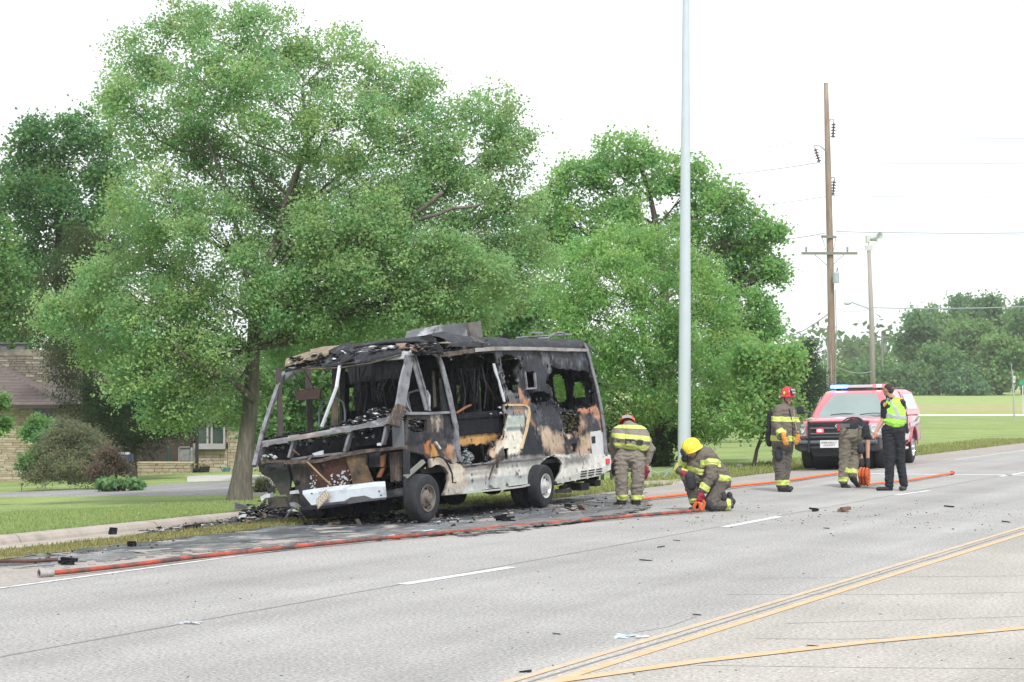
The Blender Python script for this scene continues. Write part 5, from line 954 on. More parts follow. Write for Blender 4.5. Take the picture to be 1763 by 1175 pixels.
part('fuel_tank', lambda b: (b.box(RVO + EA * (AF + 2.3) + _w0 * 1.3 + EZ * .50, (1.0, .7, .28), RR, jit=.02), b.box(RVO + EA * (AF + 3.3) + _w0 * .5 + EZ * .48, (.5, .3, .2), RR, jit=.02)), M_CHAR)
part('rear_tank', lambda b: (b.box(RVO + EA * (AR - .75) + _w0 * .9 + EZ * .50, (.9, 1.3, .2), RR, jit=.02), b.box(S(998, 838, .2), (.35, .2, .12), RR), b.box(S(1020, 832, .3), (.25, .2, .1), RR)), M_CHARG)
part('exhaust_pipe', lambda b: b.tube([S(957, 846, .2), S(982, 845, .2)], .035, 10), M('pipe_rust', (.13, .11, .10), .8, .2))
part('tow_bar', lambda b: (b.tube([L3(AR - .1, .9, .30), L3(AR + .22, .9, .32)], .04, 8), b.box(L3(AR + .22, .9, .36), (.12, .12, .14), RR), b.tube([L3(AR - .05, .2, .40), L3(AR - .05, WID - .3, .40)], .045, 8)), M_CHARG)
part('mud_flap', lambda b: b.prism([plane_hit(x, y, Vector((*UV(0, -13.9), 0)), Vector((NX, NY, 0))) for x, y in ((922, 830), (934, 834), (937, 866), (930, 872), (908, 868), (900, 850))], _w0 * .02), M_CHAR)
def under(b):
    for k in range(60): b.chunk(RVO + EA * (AF + random.uniform(.1, 3.8)) + _w0 * random.uniform(.3, 2.0) + EZ * random.uniform(.42, .62), (random.uniform(.05, .2), random.uniform(.03, .1), random.uniform(.02, .08)))
    for x, y0, y1 in ((608, 868, 893), (611, 868, 880), (648, 866, 890), (654, 862, 884), (520, 880, 905), (668, 870, 885)): b.tube([F(x, y0, AF + .2), F(x + random.uniform(-4, 4), y1, AF + .15)], .008, 5)
part('hanging_scraps', under, M_CHAR)['kind'] = 'stuff'

def wires(b):
    for k in range(46):
        if k % 2: x0 = random.uniform(775, 862); y0 = random.uniform(612, 650); w = random.uniform(.1, .9); x1 = x0 + random.uniform(-12, 12); y1 = y0 + random.uniform(20, 80); P0, P1 = S(x0, y0, w), S(x1, min(y1, 715), w)
        else: x0 = random.uniform(600, 690); y0 = random.uniform(628, 650); a = AF + random.uniform(.6, 1.8); x1 = x0 + random.uniform(-14, 14); P0, P1 = F(x0, y0, a), F(x1, random.uniform(665, 715), a)
        m = (P0 + P1) / 2 + Vector((random.uniform(-.08, .08), random.uniform(-.08, .08), random.uniform(-.1, .05))); b.tube([P0, P0.lerp(m, .6), m, m.lerp(P1, .5), P1], random.uniform(.005, .012), 4)
part('burnt_wires', wires, M_CHARG)['kind'] = 'stuff'
def flakes(b):
    E = [(858, 625), (862, 645), (868, 668), (872, 690), (871, 715), (867, 749), (856, 756), (848, 768), (839, 786), (948, 626), (941, 645), (951, 672), (957, 697), (992, 706), (1018, 702), (1022, 688), (1024, 668), (968, 709), (974, 742), (998, 735), (896, 624), (888, 648), (890, 676), (868, 652), (911, 674), (928, 696), (948, 690), (800, 608), (830, 606), (780, 612)]
    for k in range(260):
        x, y = random.choice(E); x += random.gauss(0, 4); y += random.gauss(0, 5); b.chunk(S(x, y, -.02), (random.uniform(.008, .035), random.uniform(.004, .015), random.uniform(.01, .05)), mi=random.choice((0, 0, 0, 1, 2)))
part('charred_flakes', flakes, [M_CHAR, M_CHARG, M_ASHM], side)['kind'] = 'stuff'

def tangle(b):
    for k in range(90):
        x, y = random.uniform(508, 692), random.uniform(786, 858); a = AF + random.uniform(.08, .55); L = random.uniform(6, 26); th = random.uniform(0, 3.14)
        q = F(x + math.cos(th) * L, min(864, max(780, y + math.sin(th) * L)), a + random.uniform(-.05, .05)); p = F(x, y, a); m = (p + q) / 2 + Vector((0, 0, random.uniform(-.05, .05))); b.tube([p, m, q], random.uniform(.004, .013), 4, mi=random.choice((0, 0, 1, 2)))
    for k in range(160): b.chunk(F(random.uniform(505, 692), random.uniform(800, 868), AF + random.uniform(.15, .6)), (random.uniform(.02, .08), random.uniform(.02, .05), random.uniform(.01, .05)), mi=random.choice((0, 0, 0, 1, 2)))
    for k in range(120): x = random.uniform(452, 688); b.chunk(F(x, 772 - (x - 452) * .15 + random.uniform(-6, 10), AF + random.uniform(.05, .35)), (random.uniform(.01, .05), random.uniform(.01, .04), random.uniform(.006, .03)), mi=random.choice((0, 1, 1, 3)))
part('tangled_wreckage', tangle, [M_CHAR, M_CHARG, M_RUST, M_PALEM])['kind'] = 'stuff'
# ------------------------------------------------------------------ stone house
ZH = G(50, 828).y; ZW = ZH + 6.
M_STONE = [M('limestone_a', (.46, .405, .30), .95, .2, 5, .5, 25, col2=(.38, .33, .23), c2pos=(.5, .7)), M('limestone_b', (.39, .335, .24), .95, .2, 5, .5, 25), M('limestone_c', (.50, .45, .34), .95, .2, 5, .5, 25), M('limestone_d', (.36, .29, .20), .95, .2, 5, .5, 25)]
M_MORTAR = M('mortar', (.26, .235, .18), .95, .2, 8)
M_CHST = [M('weathered_stone_a', (.24, .215, .17), .95, .3, 5, .5, 25, col2=(.11, .10, .085), c2pos=(.45, .65)), M('weathered_stone_b', (.17, .15, .12), .95, .3, 5), M('weathered_stone_c', (.31, .28, .22), .95, .3, 5)]
house = root('stone_house', PX(50, 828, ZH), 'low tan limestone house with brown hip roof and stone chimney at the left edge', 'house')
STN = {}
def stone_mesh(k):
    if k not in STN:
        random.seed(900 + k); b = MB(); b.box((0, 0, 0), (1, 1, 1), jit=.03); me = b.mesh('stone', [M_STONE[0]]); STN[k] = me
    return STN[k]
def stones(par, x0, x1, z0, z1, y, h, mats, lmin=.15, lmax=.55, depth=.05, proud=.03, joined=None, xfun=None, zfun=None):
    z = z0; r = random.Random(int(x0 * 100) + int(z0 * 10)); cnt = 0
    b = MB() if joined else None
    while z < z1 - .01:
        hh = min(h * r.uniform(.75, 1.3), z1 - z); x = x0 - r.uniform(0, .2)
        lim = (xfun(z) if xfun else x1)
        while x < lim:
            l = r.uniform(lmin, lmax); a = max(x, x0); c = min(x + l, lim)
            if c - a > .04:
                pr = proud * r.uniform(.4, 1.2)
                if joined: b.box(((a + c) / 2, y - pr / 2, z + hh / 2), (c - a - .012, depth + pr, hh - .012), mi=r.randrange(len(mats)), jit=.004)
                else:
                    k = r.randrange(6); mi = r.randrange(len(mats)); key = (k, mats[mi].name)
                    if key not in STN: m = stone_mesh(k).copy(); m.materials.clear(); m.materials.append(mats[mi]); STN[key] = m
                    o = bpy.data.objects.new('stone', STN[key]); COLL.objects.link(o); o.parent = par; o.location = Vector(((a + c) / 2, y - pr / 2, z + hh / 2)) - ORG[par.name]; o.scale = (c - a - .012, depth + pr, hh - .012); cnt += 1
            x += l
        z += hh
    if joined: o = b.build(joined, mats, par); o['kind'] = 'stuff'; return o
def zat(py, Z): return CAM_H - (py - HY) * Z / FPX
def xat(px, Z): return (px - CX) * Z / FPX
ze = zat(698, ZH); zb = zat(834, ZH)
b = MB(); b.box(((xat(-260, ZH) + xat(84, ZH)) / 2, ZH + .15, (ze + zb) / 2), (xat(84, ZH) - xat(-260, ZH), .25, ze - zb)); w1 = b.build('front_wall', M_MORTAR, house)
stones(w1, xat(-40, ZH), xat(84, ZH), zb, ze - .02, ZH + .03, .075, M_STONE, .12, .5)
b = MB(); b.box((xat(84, ZH) - .12, ZH + 3.2, (ze + zb) / 2), (.25, 6.0, ze - zb)); b.build('side_wall', M_MORTAR, house)
# roof, hip at the right end
XR = xat(106, ZH); XL = xat(-420, ZH); rh = zat(640, ZH) + .95; dpt = 9.
rv_ = [(XL, ZH - .5, ze), (XR, ZH - .5, ze), (XR, ZH + dpt, ze), (XL, ZH + dpt, ze), (XL, ZH + dpt / 2, rh), (XR - 4.2, ZH + dpt / 2, rh)]
b = MB(); b.add(rv_, [(0, 1, 5, 4), (1, 2, 5), (2, 3, 4, 5), (3, 0, 4), (3, 2, 1, 0)]); roofm = M('brown_shingles', (.115, .092, .085), .95, .25, 9, .4, 40, col2=(.16, .135, .125), c2pos=(.5, .7), c2scale=3, stretch=(1, 2, 4))
ro = b.build('roof', roofm, house)
b = MB()
for k in range(20):      # shingle courses stepping up the front slope
    t = (k + .5) / 20; y = ZH - .5 + t * (dpt / 2 + .5); z = ze + t * (rh - ze); xr = XR - 4.2 * t; b.box(((XL + xr) / 2, y, z + .012), (xr - XL, (dpt / 2 + .5) / 20 * .98, .018), Matrix.Rotation(math.atan2(rh - ze, dpt / 2 + .5), 3, 'X'))
b.build('shingle_course', roofm, ro)['kind'] = 'stuff'
b = MB(); b.box(((XL + XR) / 2, ZH - .5, ze - .04), (XR - XL, .10, .13)); b.box((XR - .02, ZH + dpt / 2, ze - .04), (.1, dpt, .13)); b.build('gutter', M('brown_gutter', (.05, .042, .038), .6, .1), house)
b = MB(); b.box((xat(74, ZH), ZH - .03, zat(722, ZH)), (.62, .04, .7)); b.build('window', M('dark_window', (.02, .022, .025), .15, .05, spec=.6), house)
chim_z = ZH + 3.4; b = MB(); cx0, cx1 = xat(-70, chim_z), xat(76, chim_z); ct = zat(612, chim_z); b.box(((cx0 + cx1) / 2, chim_z + .45, (ct + zat(700, chim_z)) / 2), (cx1 - cx0, .9, ct - zat(700, chim_z))); ch = b.build('chimney', M_MORTAR, house)
stones(ch, xat(-20, chim_z), cx1, zat(690, chim_z), ct, chim_z - .02, .085, M_CHST, .12, .45)
b = MB(); b.box(((cx0 + cx1) / 2, chim_z + .45, ct + .10), (cx1 - cx0 + .12, 1.05, .22), jit=.01); b.build('chimney_cap', M_CHST[0], ch)
for x in (2, 31): b = MB(); b.box((xat(x, chim_z), chim_z + .4, ct + .30), (.26, .3, .2)); b.box((xat(x, chim_z), chim_z + .4, ct + .43), (.44, .44, .05)); b.build('flue_cap', M('flue_metal', (.11, .12, .12), .6, .3), house)
# rear wing with porch and bay window
zg = zat(826, ZW); ztop = zat(690, ZW)
b = MB(); b.box(((xat(84, ZW) + xat(800, ZW)) / 2, ZW + .2, (zg + ztop) / 2), (xat(800, ZW) - xat(84, ZW), .3, ztop - zg)); w2 = b.build('wing_wall', M('shaded_brown_siding', (.075, .058, .046), .9, .2, 4), house)  # brown siding, its colour darkened for the juniper's shade on the porch
stones(w2, xat(340, ZW), xat(478, ZW), zg, ztop, ZW - .02, .13, M_STONE, .2, .6, joined='stone_facing')
rx0, rx1 = xat(84, ZW) - .5, xat(820, ZW)
b = MB(); b.add([(rx0, ZW - .9, ztop), (rx1, ZW - .9, ztop), (rx1, ZW + 7, ztop), (rx0, ZW + 7, ztop), (rx0, ZW + 3, ztop + 1.3), (rx1 - 3, ZW + 3, ztop + 1.3)], [(0, 1, 5, 4), (1, 2, 5), (2, 3, 4, 5), (3, 0, 4), (3, 2, 1, 0)]); b.build('roof', roofm, house)
M_WFRAME = M('white_frame', (.34, .34, .33), .6, .1); M_WGL = M('house_glass', (.05, .075, .07), .08, .2, 2, spec=.9)
bz0, bz1 = zat(764, ZW - .7), zat(726, ZW - .7); bx = [xat(338, ZW - .7), xat(362, ZW - .7), xat(386, ZW - .7)]
bay = MB(); bay.box(((bx[0] + bx[2]) / 2, ZW - .35, (bz0 + bz1) / 2), (bx[2] - bx[0] - .06, .6, bz1 - bz0 - .06)); bay = bay.build('bay_window', M_WGL, house)
b = MB(); [b.box((x, ZW - .68, (bz0 + bz1) / 2), (.07, .07, bz1 - bz0)) for x in (bx[0], bx[1] - .1, bx[1] + .05, bx[2])]; b.build('window_frame', M_WFRAME, bay)['kind'] = 'stuff'
b = MB(); b.box(((bx[0] + bx[2]) / 2, ZW - .5, bz0 - .10), (bx[2] - bx[0] + .1, .75, .2)); b.build('window_sill', M_WFRAME, bay)
b = MB(); b.box(((bx[0] + bx[2]) / 2, ZW - .5, bz1 + .12), (bx[2] - bx[0] + .2, .8, .2)); b.build('bay_roof', roofm, bay)
b = MB(); b.box(((bx[0] + bx[2]) / 2 - .05, ZW - .3, (zg + bz0) / 2), (bx[2] - bx[0] + .2, .5, bz0 - zg)); bw = b.build('bay_base', M_MORTAR, house)
stones(bw, bx[0] - .1, bx[2] + .1, zg, bz0 - .22, ZW - .58, .11, M_STONE, .2, .5)
zl = ZW - 2.2; ledge = root('stone_planter', PX(282, 826, zl), 'low limestone planter wall in front of the porch', 'planter wall'); b = MB(); b.box((xat(282, zl), zl + .2, (zat(798, zl) + zat(828, zl)) / 2), (xat(330, zl) - xat(232, zl), .35, zat(798, zl) - zat(828, zl))); lw = b.build('planter_core', M_MORTAR, ledge)
stones(lw, xat(232, zl), xat(330, zl), zat(828, zl), zat(799, zl), zl + .0, .10, M_STONE[1:2] + M_STONE[3:], .2, .5); b = MB(); b.box((xat(281, zl), zl + .18, zat(797, zl)), (xat(333, zl) - xat(230, zl), .45, .05)); b.build('coping', M_STONE[0], ledge)
b = MB(); z2 = ZW - 1.6; b.box((xat(366, z2), z2, zat(813, z2)), (xat(400, z2) - xat(332, z2), .4, .22)); s2 = b.build('stone_step', M_STONE[1], None); tag(s2, 'low stone step behind the flower pot below the bay window', 'step')
poly_ground('porch_slab', ([(322, 830), (345, 829.5), (400, 828), (480, 829)], [(322, 824), (345, 822), (400, 821), (480, 822)]), .06, M('slab_concrete', (.40, .38, .36), .9), 8)
b = MB(); zp = ZW - 1.9; b.tube([PX(339, 812, zp), PX(339, 700, zp)], .06, 8); lp = b.build('porch_post', M('black_iron', (.03, .03, .033), .5, .1), house); b = MB(); b.box(PX(339, 809, zp), (.4, .3, .08)); b.build('post_base', MATS['black_iron'], lp)
def thing(name, label, cat, fn, mat, group=None, **kw):
    b = MB(); fn(b); o = b.build(name, mat, None, **kw); return tag(o, label, cat, group)
zq = ZW - 2.3
pot = root('flower_pot', PX(352, 823, zq), 'dark round flower pot with pink and yellow flowers beside the porch slab', 'flower pot')
b = MB(); b.lathe(PX(352, 821, zq), (0, 0, 1), [(.14, 0), (.19, .3), (.20, .36), (.17, .36), (.15, .3)], 20); b.build('pot', M('dark_pot', (.035, .03, .032), .6, .1), pot, smooth=True)
def flw(b):
    for k in range(140): b.chunk(PX(352, 821, zq) + Vector((random.gauss(0, .13), random.gauss(0, .1), .42 + random.gauss(0, .07))), (.03, .03, .012), mi=random.choice((0, 0, 0, 1, 2, 3)))
b = MB(); flw(b); b.build('flowers', [M('flower_leaf', (.06, .13, .04), .8), M('pink_petal', (.45, .12, .2), .7), M('yellow_petal', (.6, .5, .08), .7), M('white_petal', (.6, .6, .58), .7)], pot)['kind'] = 'stuff'
wc = root('watering_can', PX(390, 816, zq), 'green watering can by the flower pot', 'watering can'); b = MB(); b.lathe(PX(390, 816, zq), (0, 0, 1), [(0, 0), (.12, 0), (.115, .2), (.08, .23), (0, .23)], 16); b.build('body', M('green_plastic', (.07, .16, .13), .5, .1), wc, smooth=True)
b = MB(); b.tube([PX(384, 812, zq), PX(380, 806, zq), PX(379, 803, zq)], .022, 8); b.build('spout', MATS['green_plastic'], wc); b = MB(); b.tube([PX(394, 812, zq), PX(397, 807, zq), PX(393, 802, zq), PX(388, 801, zq)], .014, 6); b.build('handle', MATS['green_plastic'], wc)
scr = root('framed_screen', PX(318, 796, ZW - .4), 'white framed panel leaning on the porch', 'framed panel'); b = MB(); b.box(PX(318, 783, ZW - .4), (.36, .03, .46)); b.build('panel', M('panel_grey', (.22, .23, .22), .6, .5, 6), scr)
b = MB(); [b.box(PX(x, 783, ZW - .45), (.03, .04, .50)) for x in (308, 328)]; [b.box(PX(318, y, ZW - .45), (.40, .04, .03)) for y in (770, 796)]; b.build('frame', M_WFRAME, scr)['kind'] = 'stuff'
thing('porch_ornament', 'dark green potted figures standing on the porch behind the planter', 'ornament', lambda b: [b.lathe(PX(x, 797, ZW - .8), (0, 0, 1), [(.07, 0), (.09, .15), (.04, .3), (.08, .5), (.03, .62), (0, .64)], 10) for x in (290,)], M('green_ceramic', (.03, .075, .055), .4), smooth=True)
thing('porch_ornament', 'slim white and green bottle shaped ornament beside the framed panel', 'ornament', lambda b: b.lathe(PX(330, 796, ZW - 1.0), (0, 0, 1), [(.08, 0), (.09, .16), (.05, .26), (.07, .42), (.03, .52), (0, .54)], 10), M('pale_ceramic', (.20, .24, .22), .4), smooth=True)
zc = 55.; gr = root('gas_grill', PX(215, 822, zc), 'dark blue covered grill with pale lid between the shrubs', 'grill'); b = MB(); b.box(PX(215, 789, zc), (.44, .35, .22), taper=.9); b.build('body', M('dark_blue', (.035, .05, .075), .5), gr, bevel=.02); b = MB(); b.box(PX(214, 781, zc), (.30, .3, .05), taper=.8); b.build('lid', M('pale_lid', (.35, .38, .42), .5), gr)
b = MB(); [b.tube([PX(x, 796, zc), PX(x, 826, zc)], .02, 6) for x in (206, 224)]; b.build('cart_leg', MATS['dark_blue'], gr)['kind'] = 'stuff'
wr = root('cart_wheel', PX(248, 810, ZW - 1.4), 'dark round wheel leaning in the shade behind the stone planter', 'wheel'); b = MB(); b.lathe(PX(248, 795, ZW - 1.4), (0, -1, 0), [(.28, -.03), (.36, -.03), (.38, 0), (.36, .03), (.28, .03), (.28, -.03)], 28); b.build('rim', M('dark_wood', (.035, .03, .028), .9), wr); b = MB(); [b.tube([PX(248, 795, ZW - 1.4), PX(248, 795, ZW - 1.4) + Vector((math.cos(a) * .3, 0, math.sin(a) * .3))], .015, 5) for a in [k * math.pi / 5 for k in range(10)]]; b.build('spokes', MATS['dark_wood'], wr)['kind'] = 'stuff'
for i, (x, lb) in enumerate(((37.5, 'left of two small solar path lights by the driveway'), (78, 'right of two small solar path lights by the driveway'))):
    p = G(x, 846); r = root('path_light', p, lb, 'path light', 'path lights by the driveway'); b = MB(); b.tube([p, p + Vector((0, 0, .17))], .012, 6); b.build('stake', M('steel_stake', (.2, .2, .2), .5), r); b = MB(); b.lathe(p + Vector((0, 0, .15)), (0, 0, 1), [(.03, 0), (.05, .03), (.055, .06), (.02, .075), (0, .075)], 12); b.build('cap', M('steel_cap', (.4, .42, .44), .35, metal=.5), r)
# ------------------------------------------------------------------ poles, wires, signs
pl = G(1178, 806); lp = root('light_pole', pl, 'tall pale grey steel light pole behind the kneeling firefighter', 'light pole')
M_GALV = M('pale_galvanised', (.50, .56, .60), .5, .05, 3, metal=.1)
b = MB(); zt = 14.; Zp = pl.y; b.lathe(pl, (0, 0, 1), [(.165, 0), (.160, 1.5), (.145, 4), (.092, 11.3), (.075, zt)], 20); o = b.build('pole', M_GALV, lp, smooth=True); o.data.transform(Matrix(((1, 0, .004, 0), (0, 1, 0, 0), (0, 0, 1, 0), (0, 0, 0, 1))))
b = MB(); b.box(pl + Vector((0, 0, .03)), (.42, .42, .06)); b.build('base_plate', M_GALV, lp); b = MB(); b.tube([pl + Vector((0, 0, 13.8)), pl + Vector((-1.5, -1.0, 14.4)), pl + Vector((-2.6, -1.8, 14.5))], .05, 8); b.build('arm', M_GALV, lp); b = MB(); b.box(pl + Vector((-3.0, -2.0, 14.45)), (.7, .3, .14)); b.build('lamp_head', M_GALV, lp)
ZU = 110.
M_POLE = M('weathered_pole_wood', (.23, .165, .125), .95, .25, 3, .5, 20, col2=(.30, .25, .21), c2pos=(.45, .65), c2scale=1.2, stretch=(3, 3, .35)); M_PORC = M('brown_porcelain', (.09, .06, .075), .4, .1); M_GREYM = M('grey_hardware', (.30, .33, .36), .5, .1, metal=.3); M_ARM = M('crossarm_wood', (.20, .20, .175), .9, .2)
up = root('utility_pole', PX(1434, 727, ZU), 'tall wooden utility pole with crossarm, insulators and transformer', 'utility pole')
b = MB(); b.tube([PX(1435, 730, ZU), PX(1433, 640, ZU), PX(1429, 430, ZU), PX(1425, 260, ZU), PX(1422, 143, ZU)], [.21, .20, .185, .16, .12], 12); o = b.build('pole', M_POLE, up); o.data.shade_smooth()
b = MB(); b.box(PX(1428, 436.5, ZU - .25), (xat(1476, ZU) - xat(1380, ZU), .12, .14)); b.build('crossarm', M_ARM, up)
b = MB(); b.box(PX(1427, 408, ZU - .25), (.95, .12, .14), Matrix.Rotation(.5, 3, 'Z')); b.build('crossarm', M_ARM, up)
for x0, y0, x1, y1 in ((1403, 439, 1425, 458), (1453, 439, 1434, 456)): b = MB(); b.tube([PX(x0, y0, ZU - .3), PX(x1, y1, ZU - .2)], .025, 5); b.build('brace', M_GREYM, up)
for x0, y0, x1, y1 in ((1416, 410, 1422, 431), (1439, 411, 1435, 431)): b = MB(); b.tube([PX(x0, y0, ZU - .3), PX(x1, y1, ZU - .2)], .02, 5); b.build('brace', M_GREYM, up)
def insul_string(pts, arm):
    b = MB(); b.tube([PX(*p, ZU) for p in arm], .035, 6); a = b.build('insulator_arm', M_GREYM, up); p0, p1 = PX(*pts[0], ZU), PX(*pts[1], ZU); ax = (p1 - p0).normalized(); n = 5; L = (p1 - p0).length
    b = MB(); prof = [(0, 0)]
    for k in range(n): s = L * (k + .3) / n; prof += [(.03, s - .05), (.05, s), (.135, s + .05), (.135, s + .075), (.04, s + .085), (.03, s + .12)]
    prof.append((0, L)); b.lathe(p0, ax, prof, 12); b.build('insulator', M_PORC, a)
insul_string(((1435.5, 212), (1434, 237)), ((1427, 209), (1431, 205), (1435, 206), (1436, 212))); insul_string(((1403.5, 256), (1410.5, 279)), ((1423, 262), (1413, 252), (1402, 250), (1403, 256))); insul_string(((1436, 311), (1434, 336)), ((1430, 308), (1434, 305), (1437, 307), (1437, 311)))
for x in (1388, 1459): b = MB(); b.lathe(PX(x, 434, ZU - .25), (0, 0, 1), [(.04, 0), (.07, .1), (.05, .16), (.08, .22), (.03, .3), (0, .3)], 10); b.build('pin_insulator', M_GREYM, up)
tf = MB(); tf.lathe(PX(1439.5, 488, ZU - .45), (0, 0, 1), [(0, 0), (.17, 0), (.18, .05), (.18, .55), (.12, .62), (0, .63)], 16); tf = tf.build('transformer', M('transformer_grey', (.36, .42, .45), .5, .1), up, smooth=True); b = MB(); b.tube([PX(1441, 468, ZU - .45), PX(1442, 461, ZU - .45)], .05, 6); b.build('bushing', M_GREYM, tf)
b = MB(); b.tube([PX(1438, 728, ZU - .3), PX(1440, 560, ZU - .3), PX(1438, 500, ZU - .3)], .022, 5); b.build('conduit', M_GREYM, up)
for x in (1416, 1418.5, 1421): pass
# siren pole
ZS = 120.; M_SIREN = M('siren_grey', (.52, .56, .54), .5, .08)
sp = root('siren_pole', PX(1503, 722, ZS), 'slightly leaning grey pole carrying a warning siren horn and street lamp arm', 'siren pole')
b = MB(); b.tube([PX(1504, 724, ZS), PX(1501, 560, ZS), PX(1496, 432, ZS)], [.17, .15, .115], 12); b.build('pole', M('grey_pole_wood', (.32, .29, .27), .95, .15, 4, stretch=(3, 3, .4)), sp).data.shade_smooth()
b = MB(); b.box(PX(1496, 427, ZS), (.40, .3, .28)); b.tube([PX(1495.5, 424, ZS), PX(1495.5, 416, ZS)], .03, 6); b.box(PX(1494, 412, ZS), (.20, .5, .42)); sh = b.build('siren_mount', M_SIREN, sp)
sh['kind'] = 'stuff'
b = MB(); ax = Vector((1, -.8, 0)).normalized(); b.lathe(PX(1496, 411, ZS), ax, [(0, -.02), (.16, 0), (.17, .3), (.20, .5), (.30, .66), (.38, .72), (.37, .73), (.26, .62), (.14, .4), (0, .38)], 24); b.build('siren_horn', M_SIREN, sp, smooth=True)
b = MB(); b.tube([PX(1500, 533, ZS), PX(1480, 526, ZS), PX(1466, 520.5, ZS)], .04, 6); la = b.build('lamp_arm', M_GREYM, sp); b = MB(); b.lathe(PX(1457, 522, ZS), (1, 0, .1), [(0, -.15), (.1, -.1), (.14, .1), (.08, .3), (0, .32)], 12); b.build('lamp_head', M_SIREN, la)
# far poles
for px, pyb, pyt, Z, arm, lb in ((1519, 690, 576, 300, 14, 'distant utility pole with small transformer between siren pole and woods'), (1320, 700, 546, 250, 11, 'distant utility pole showing above the tree left of the tall pole'), (1426, 700, 562, 230, 9, 'thin distant pole just left of the tall utility pole')):
    r = root('distant_pole', PX(px, pyb, Z), lb, 'utility pole', 'distant utility poles'); b = MB(); b.tube([PX(px, pyb, Z), PX(px, pyt, Z)], .16, 8); b.build('pole', M('far_pole', (.20, .19, .18), .9), r); b = MB(); b.box(PX(px, pyt + 5, Z), (arm * 2 * Z / FPX, .2, .2)); b.build('crossarm', MATS['far_pole'], r)
    if px == 1519: b = MB(); b.lathe(PX(px + 4, 606, Z), (0, 0, 1), [(.3, 0), (.3, 1.1), (0, 1.1)], 10); b.build('transformer', MATS['far_pole'], r)
# wires
M_WIRE = M('wire', (.30, .32, .37), .5, .05)
def wire(pts, r, lb, sag=.3, Zs=None):
    P = [PX(p[0], p[1], p[2] if len(p) > 2 else ZU) for p in pts]; Q = []
    for i in range(len(P) - 1):
        for k in range(12): t = k / 12; q = P[i].lerp(P[i + 1], t); q.z -= 4 * t * (1 - t) * sag; Q.append(q)
    Q.append(P[-1]); thing('power_line', lb, 'power line', lambda b: b.tube(Q, r * 1.35, 5), M_WIRE, 'overhead wires of the utility poles')
wire([(1434, 238), (1790, 238)], .009, 'topmost overhead wire running right from the tall pole', 0.05); wire([(1411, 280), (1790, 281)], .009, 'second overhead wire from the top running right', .05); wire([(1434, 337), (1790, 339)], .011, 'third overhead wire from the top running right', .05)
wire([(1440, 399), (1790, 401)], .020, 'thick overhead cable running right above the siren horn', .05); wire([(1440, 402), (1790, 404)], .010, 'thin overhead wire just below the thick cable', .05); wire([(1503, 530, ZS), (1790, 527, ZS)], .022, 'overhead cable running right from the siren pole lamp arm', .1)
wire([(1365, 247, 115), (1100, 268, 160)], .012, 'faint wire left of the tall pole, uppermost', .2); wire([(1411, 280), (1100, 306, 160)], .016, 'wire going left from the middle insulator string', .3); wire([(1434, 337), (1100, 364, 160)], .013, 'wire going left from the lowest insulator string', .3); wire([(1420, 402), (1150, 415, 150)], .018, 'wire going left from the upper crossarm', .4)
wire([(1430, 538), (1330, 588, 150), (1250, 615, 200)], .022, 'service wire sloping down left from the tall pole', .3); wire([(1430, 598), (1370, 612, 150)], .018, 'lower service wire left of the tall pole behind the conifer', .2); wire([(1440, 632), (1500, 640, 119)], .016, 'sagging wire between tall pole and siren pole', .2); wire([(1440, 531), (1466, 536), (1500, 530, ZS)], .010, 'drooping lamp wire between the two near poles', .1)
for i, (x0, x1) in enumerate(((1392, 1414), (1403, 1419), (1417, 1424))):
    thing('guy_wire', ('leftmost', 'middle', 'rightmost')[i] + ' of three steep guy wires left of the tall pole base', 'guy wire', lambda b: b.tube([PX(x0 + 18, 730, ZU - 2), PX(x1 + 6, 600, ZU)], .014, 4), M_WIRE, 'guy wires of the tall utility pole')
# signs at the right
ZG_ = G(1747, 721).y; sg = root('sign_post', G(1747, 721), 'square steel post with an octagonal sign seen edge-on and a small white plate', 'sign'); b = MB(); b.box((PX(1746.6, 721, ZG_) + PX(1743, 640, ZG_)) / 2, (.085, .085, 81 * ZG_ / FPX + .2), Matrix.Rotation(-.04, 3, 'Y')); b.build('post', M('galvanised_post', (.33, .34, .33), .6, .1), sg)
b = MB(); c = PX(1741.5, 638, ZG_ - .1); ax = Vector((.97, -.25, 0)).normalized(); b.lathe(c, ax, [(0, 0), (.38, 0), (.38, .02), (0, .02)], 8); b.build('octagonal_plate', M('sign_back', (.42, .44, .43), .5, .05), sg)
b = MB(); b.box(PX(1746, 653.5, ZG_ - .1), (.15, .02, .42), Matrix.Rotation(.06, 3, 'Y')); wp = b.build('small_plate', M('white_sign', (.6, .6, .6), .5, .02), sg); text_on('sign_lettering', 'ALL\nWAY', PX(1746, 653.5, ZG_ - .12), (1, 0, 0), (0, 0, 1), .08, M('sign_ink', (.03, .03, .03), .6), wp, w=.1)
ss_ = root('street_sign', PX(1761, 712, ZG_ + 6), 'green street name sign on a white post at the right edge', 'street sign'); b = MB(); b.tube([PX(1761.5, 712, ZG_ + 6), PX(1760.5, 664, ZG_ + 6)], .035, 6); b.build('post', MATS['white_sign'], ss_); b = MB(); b.box(PX(1768, 659.5, ZG_ + 6), (1.0, .03, .24)); b.build('name_plate', M('green_sign', (.02, .30, .20), .5, .05), ss_)
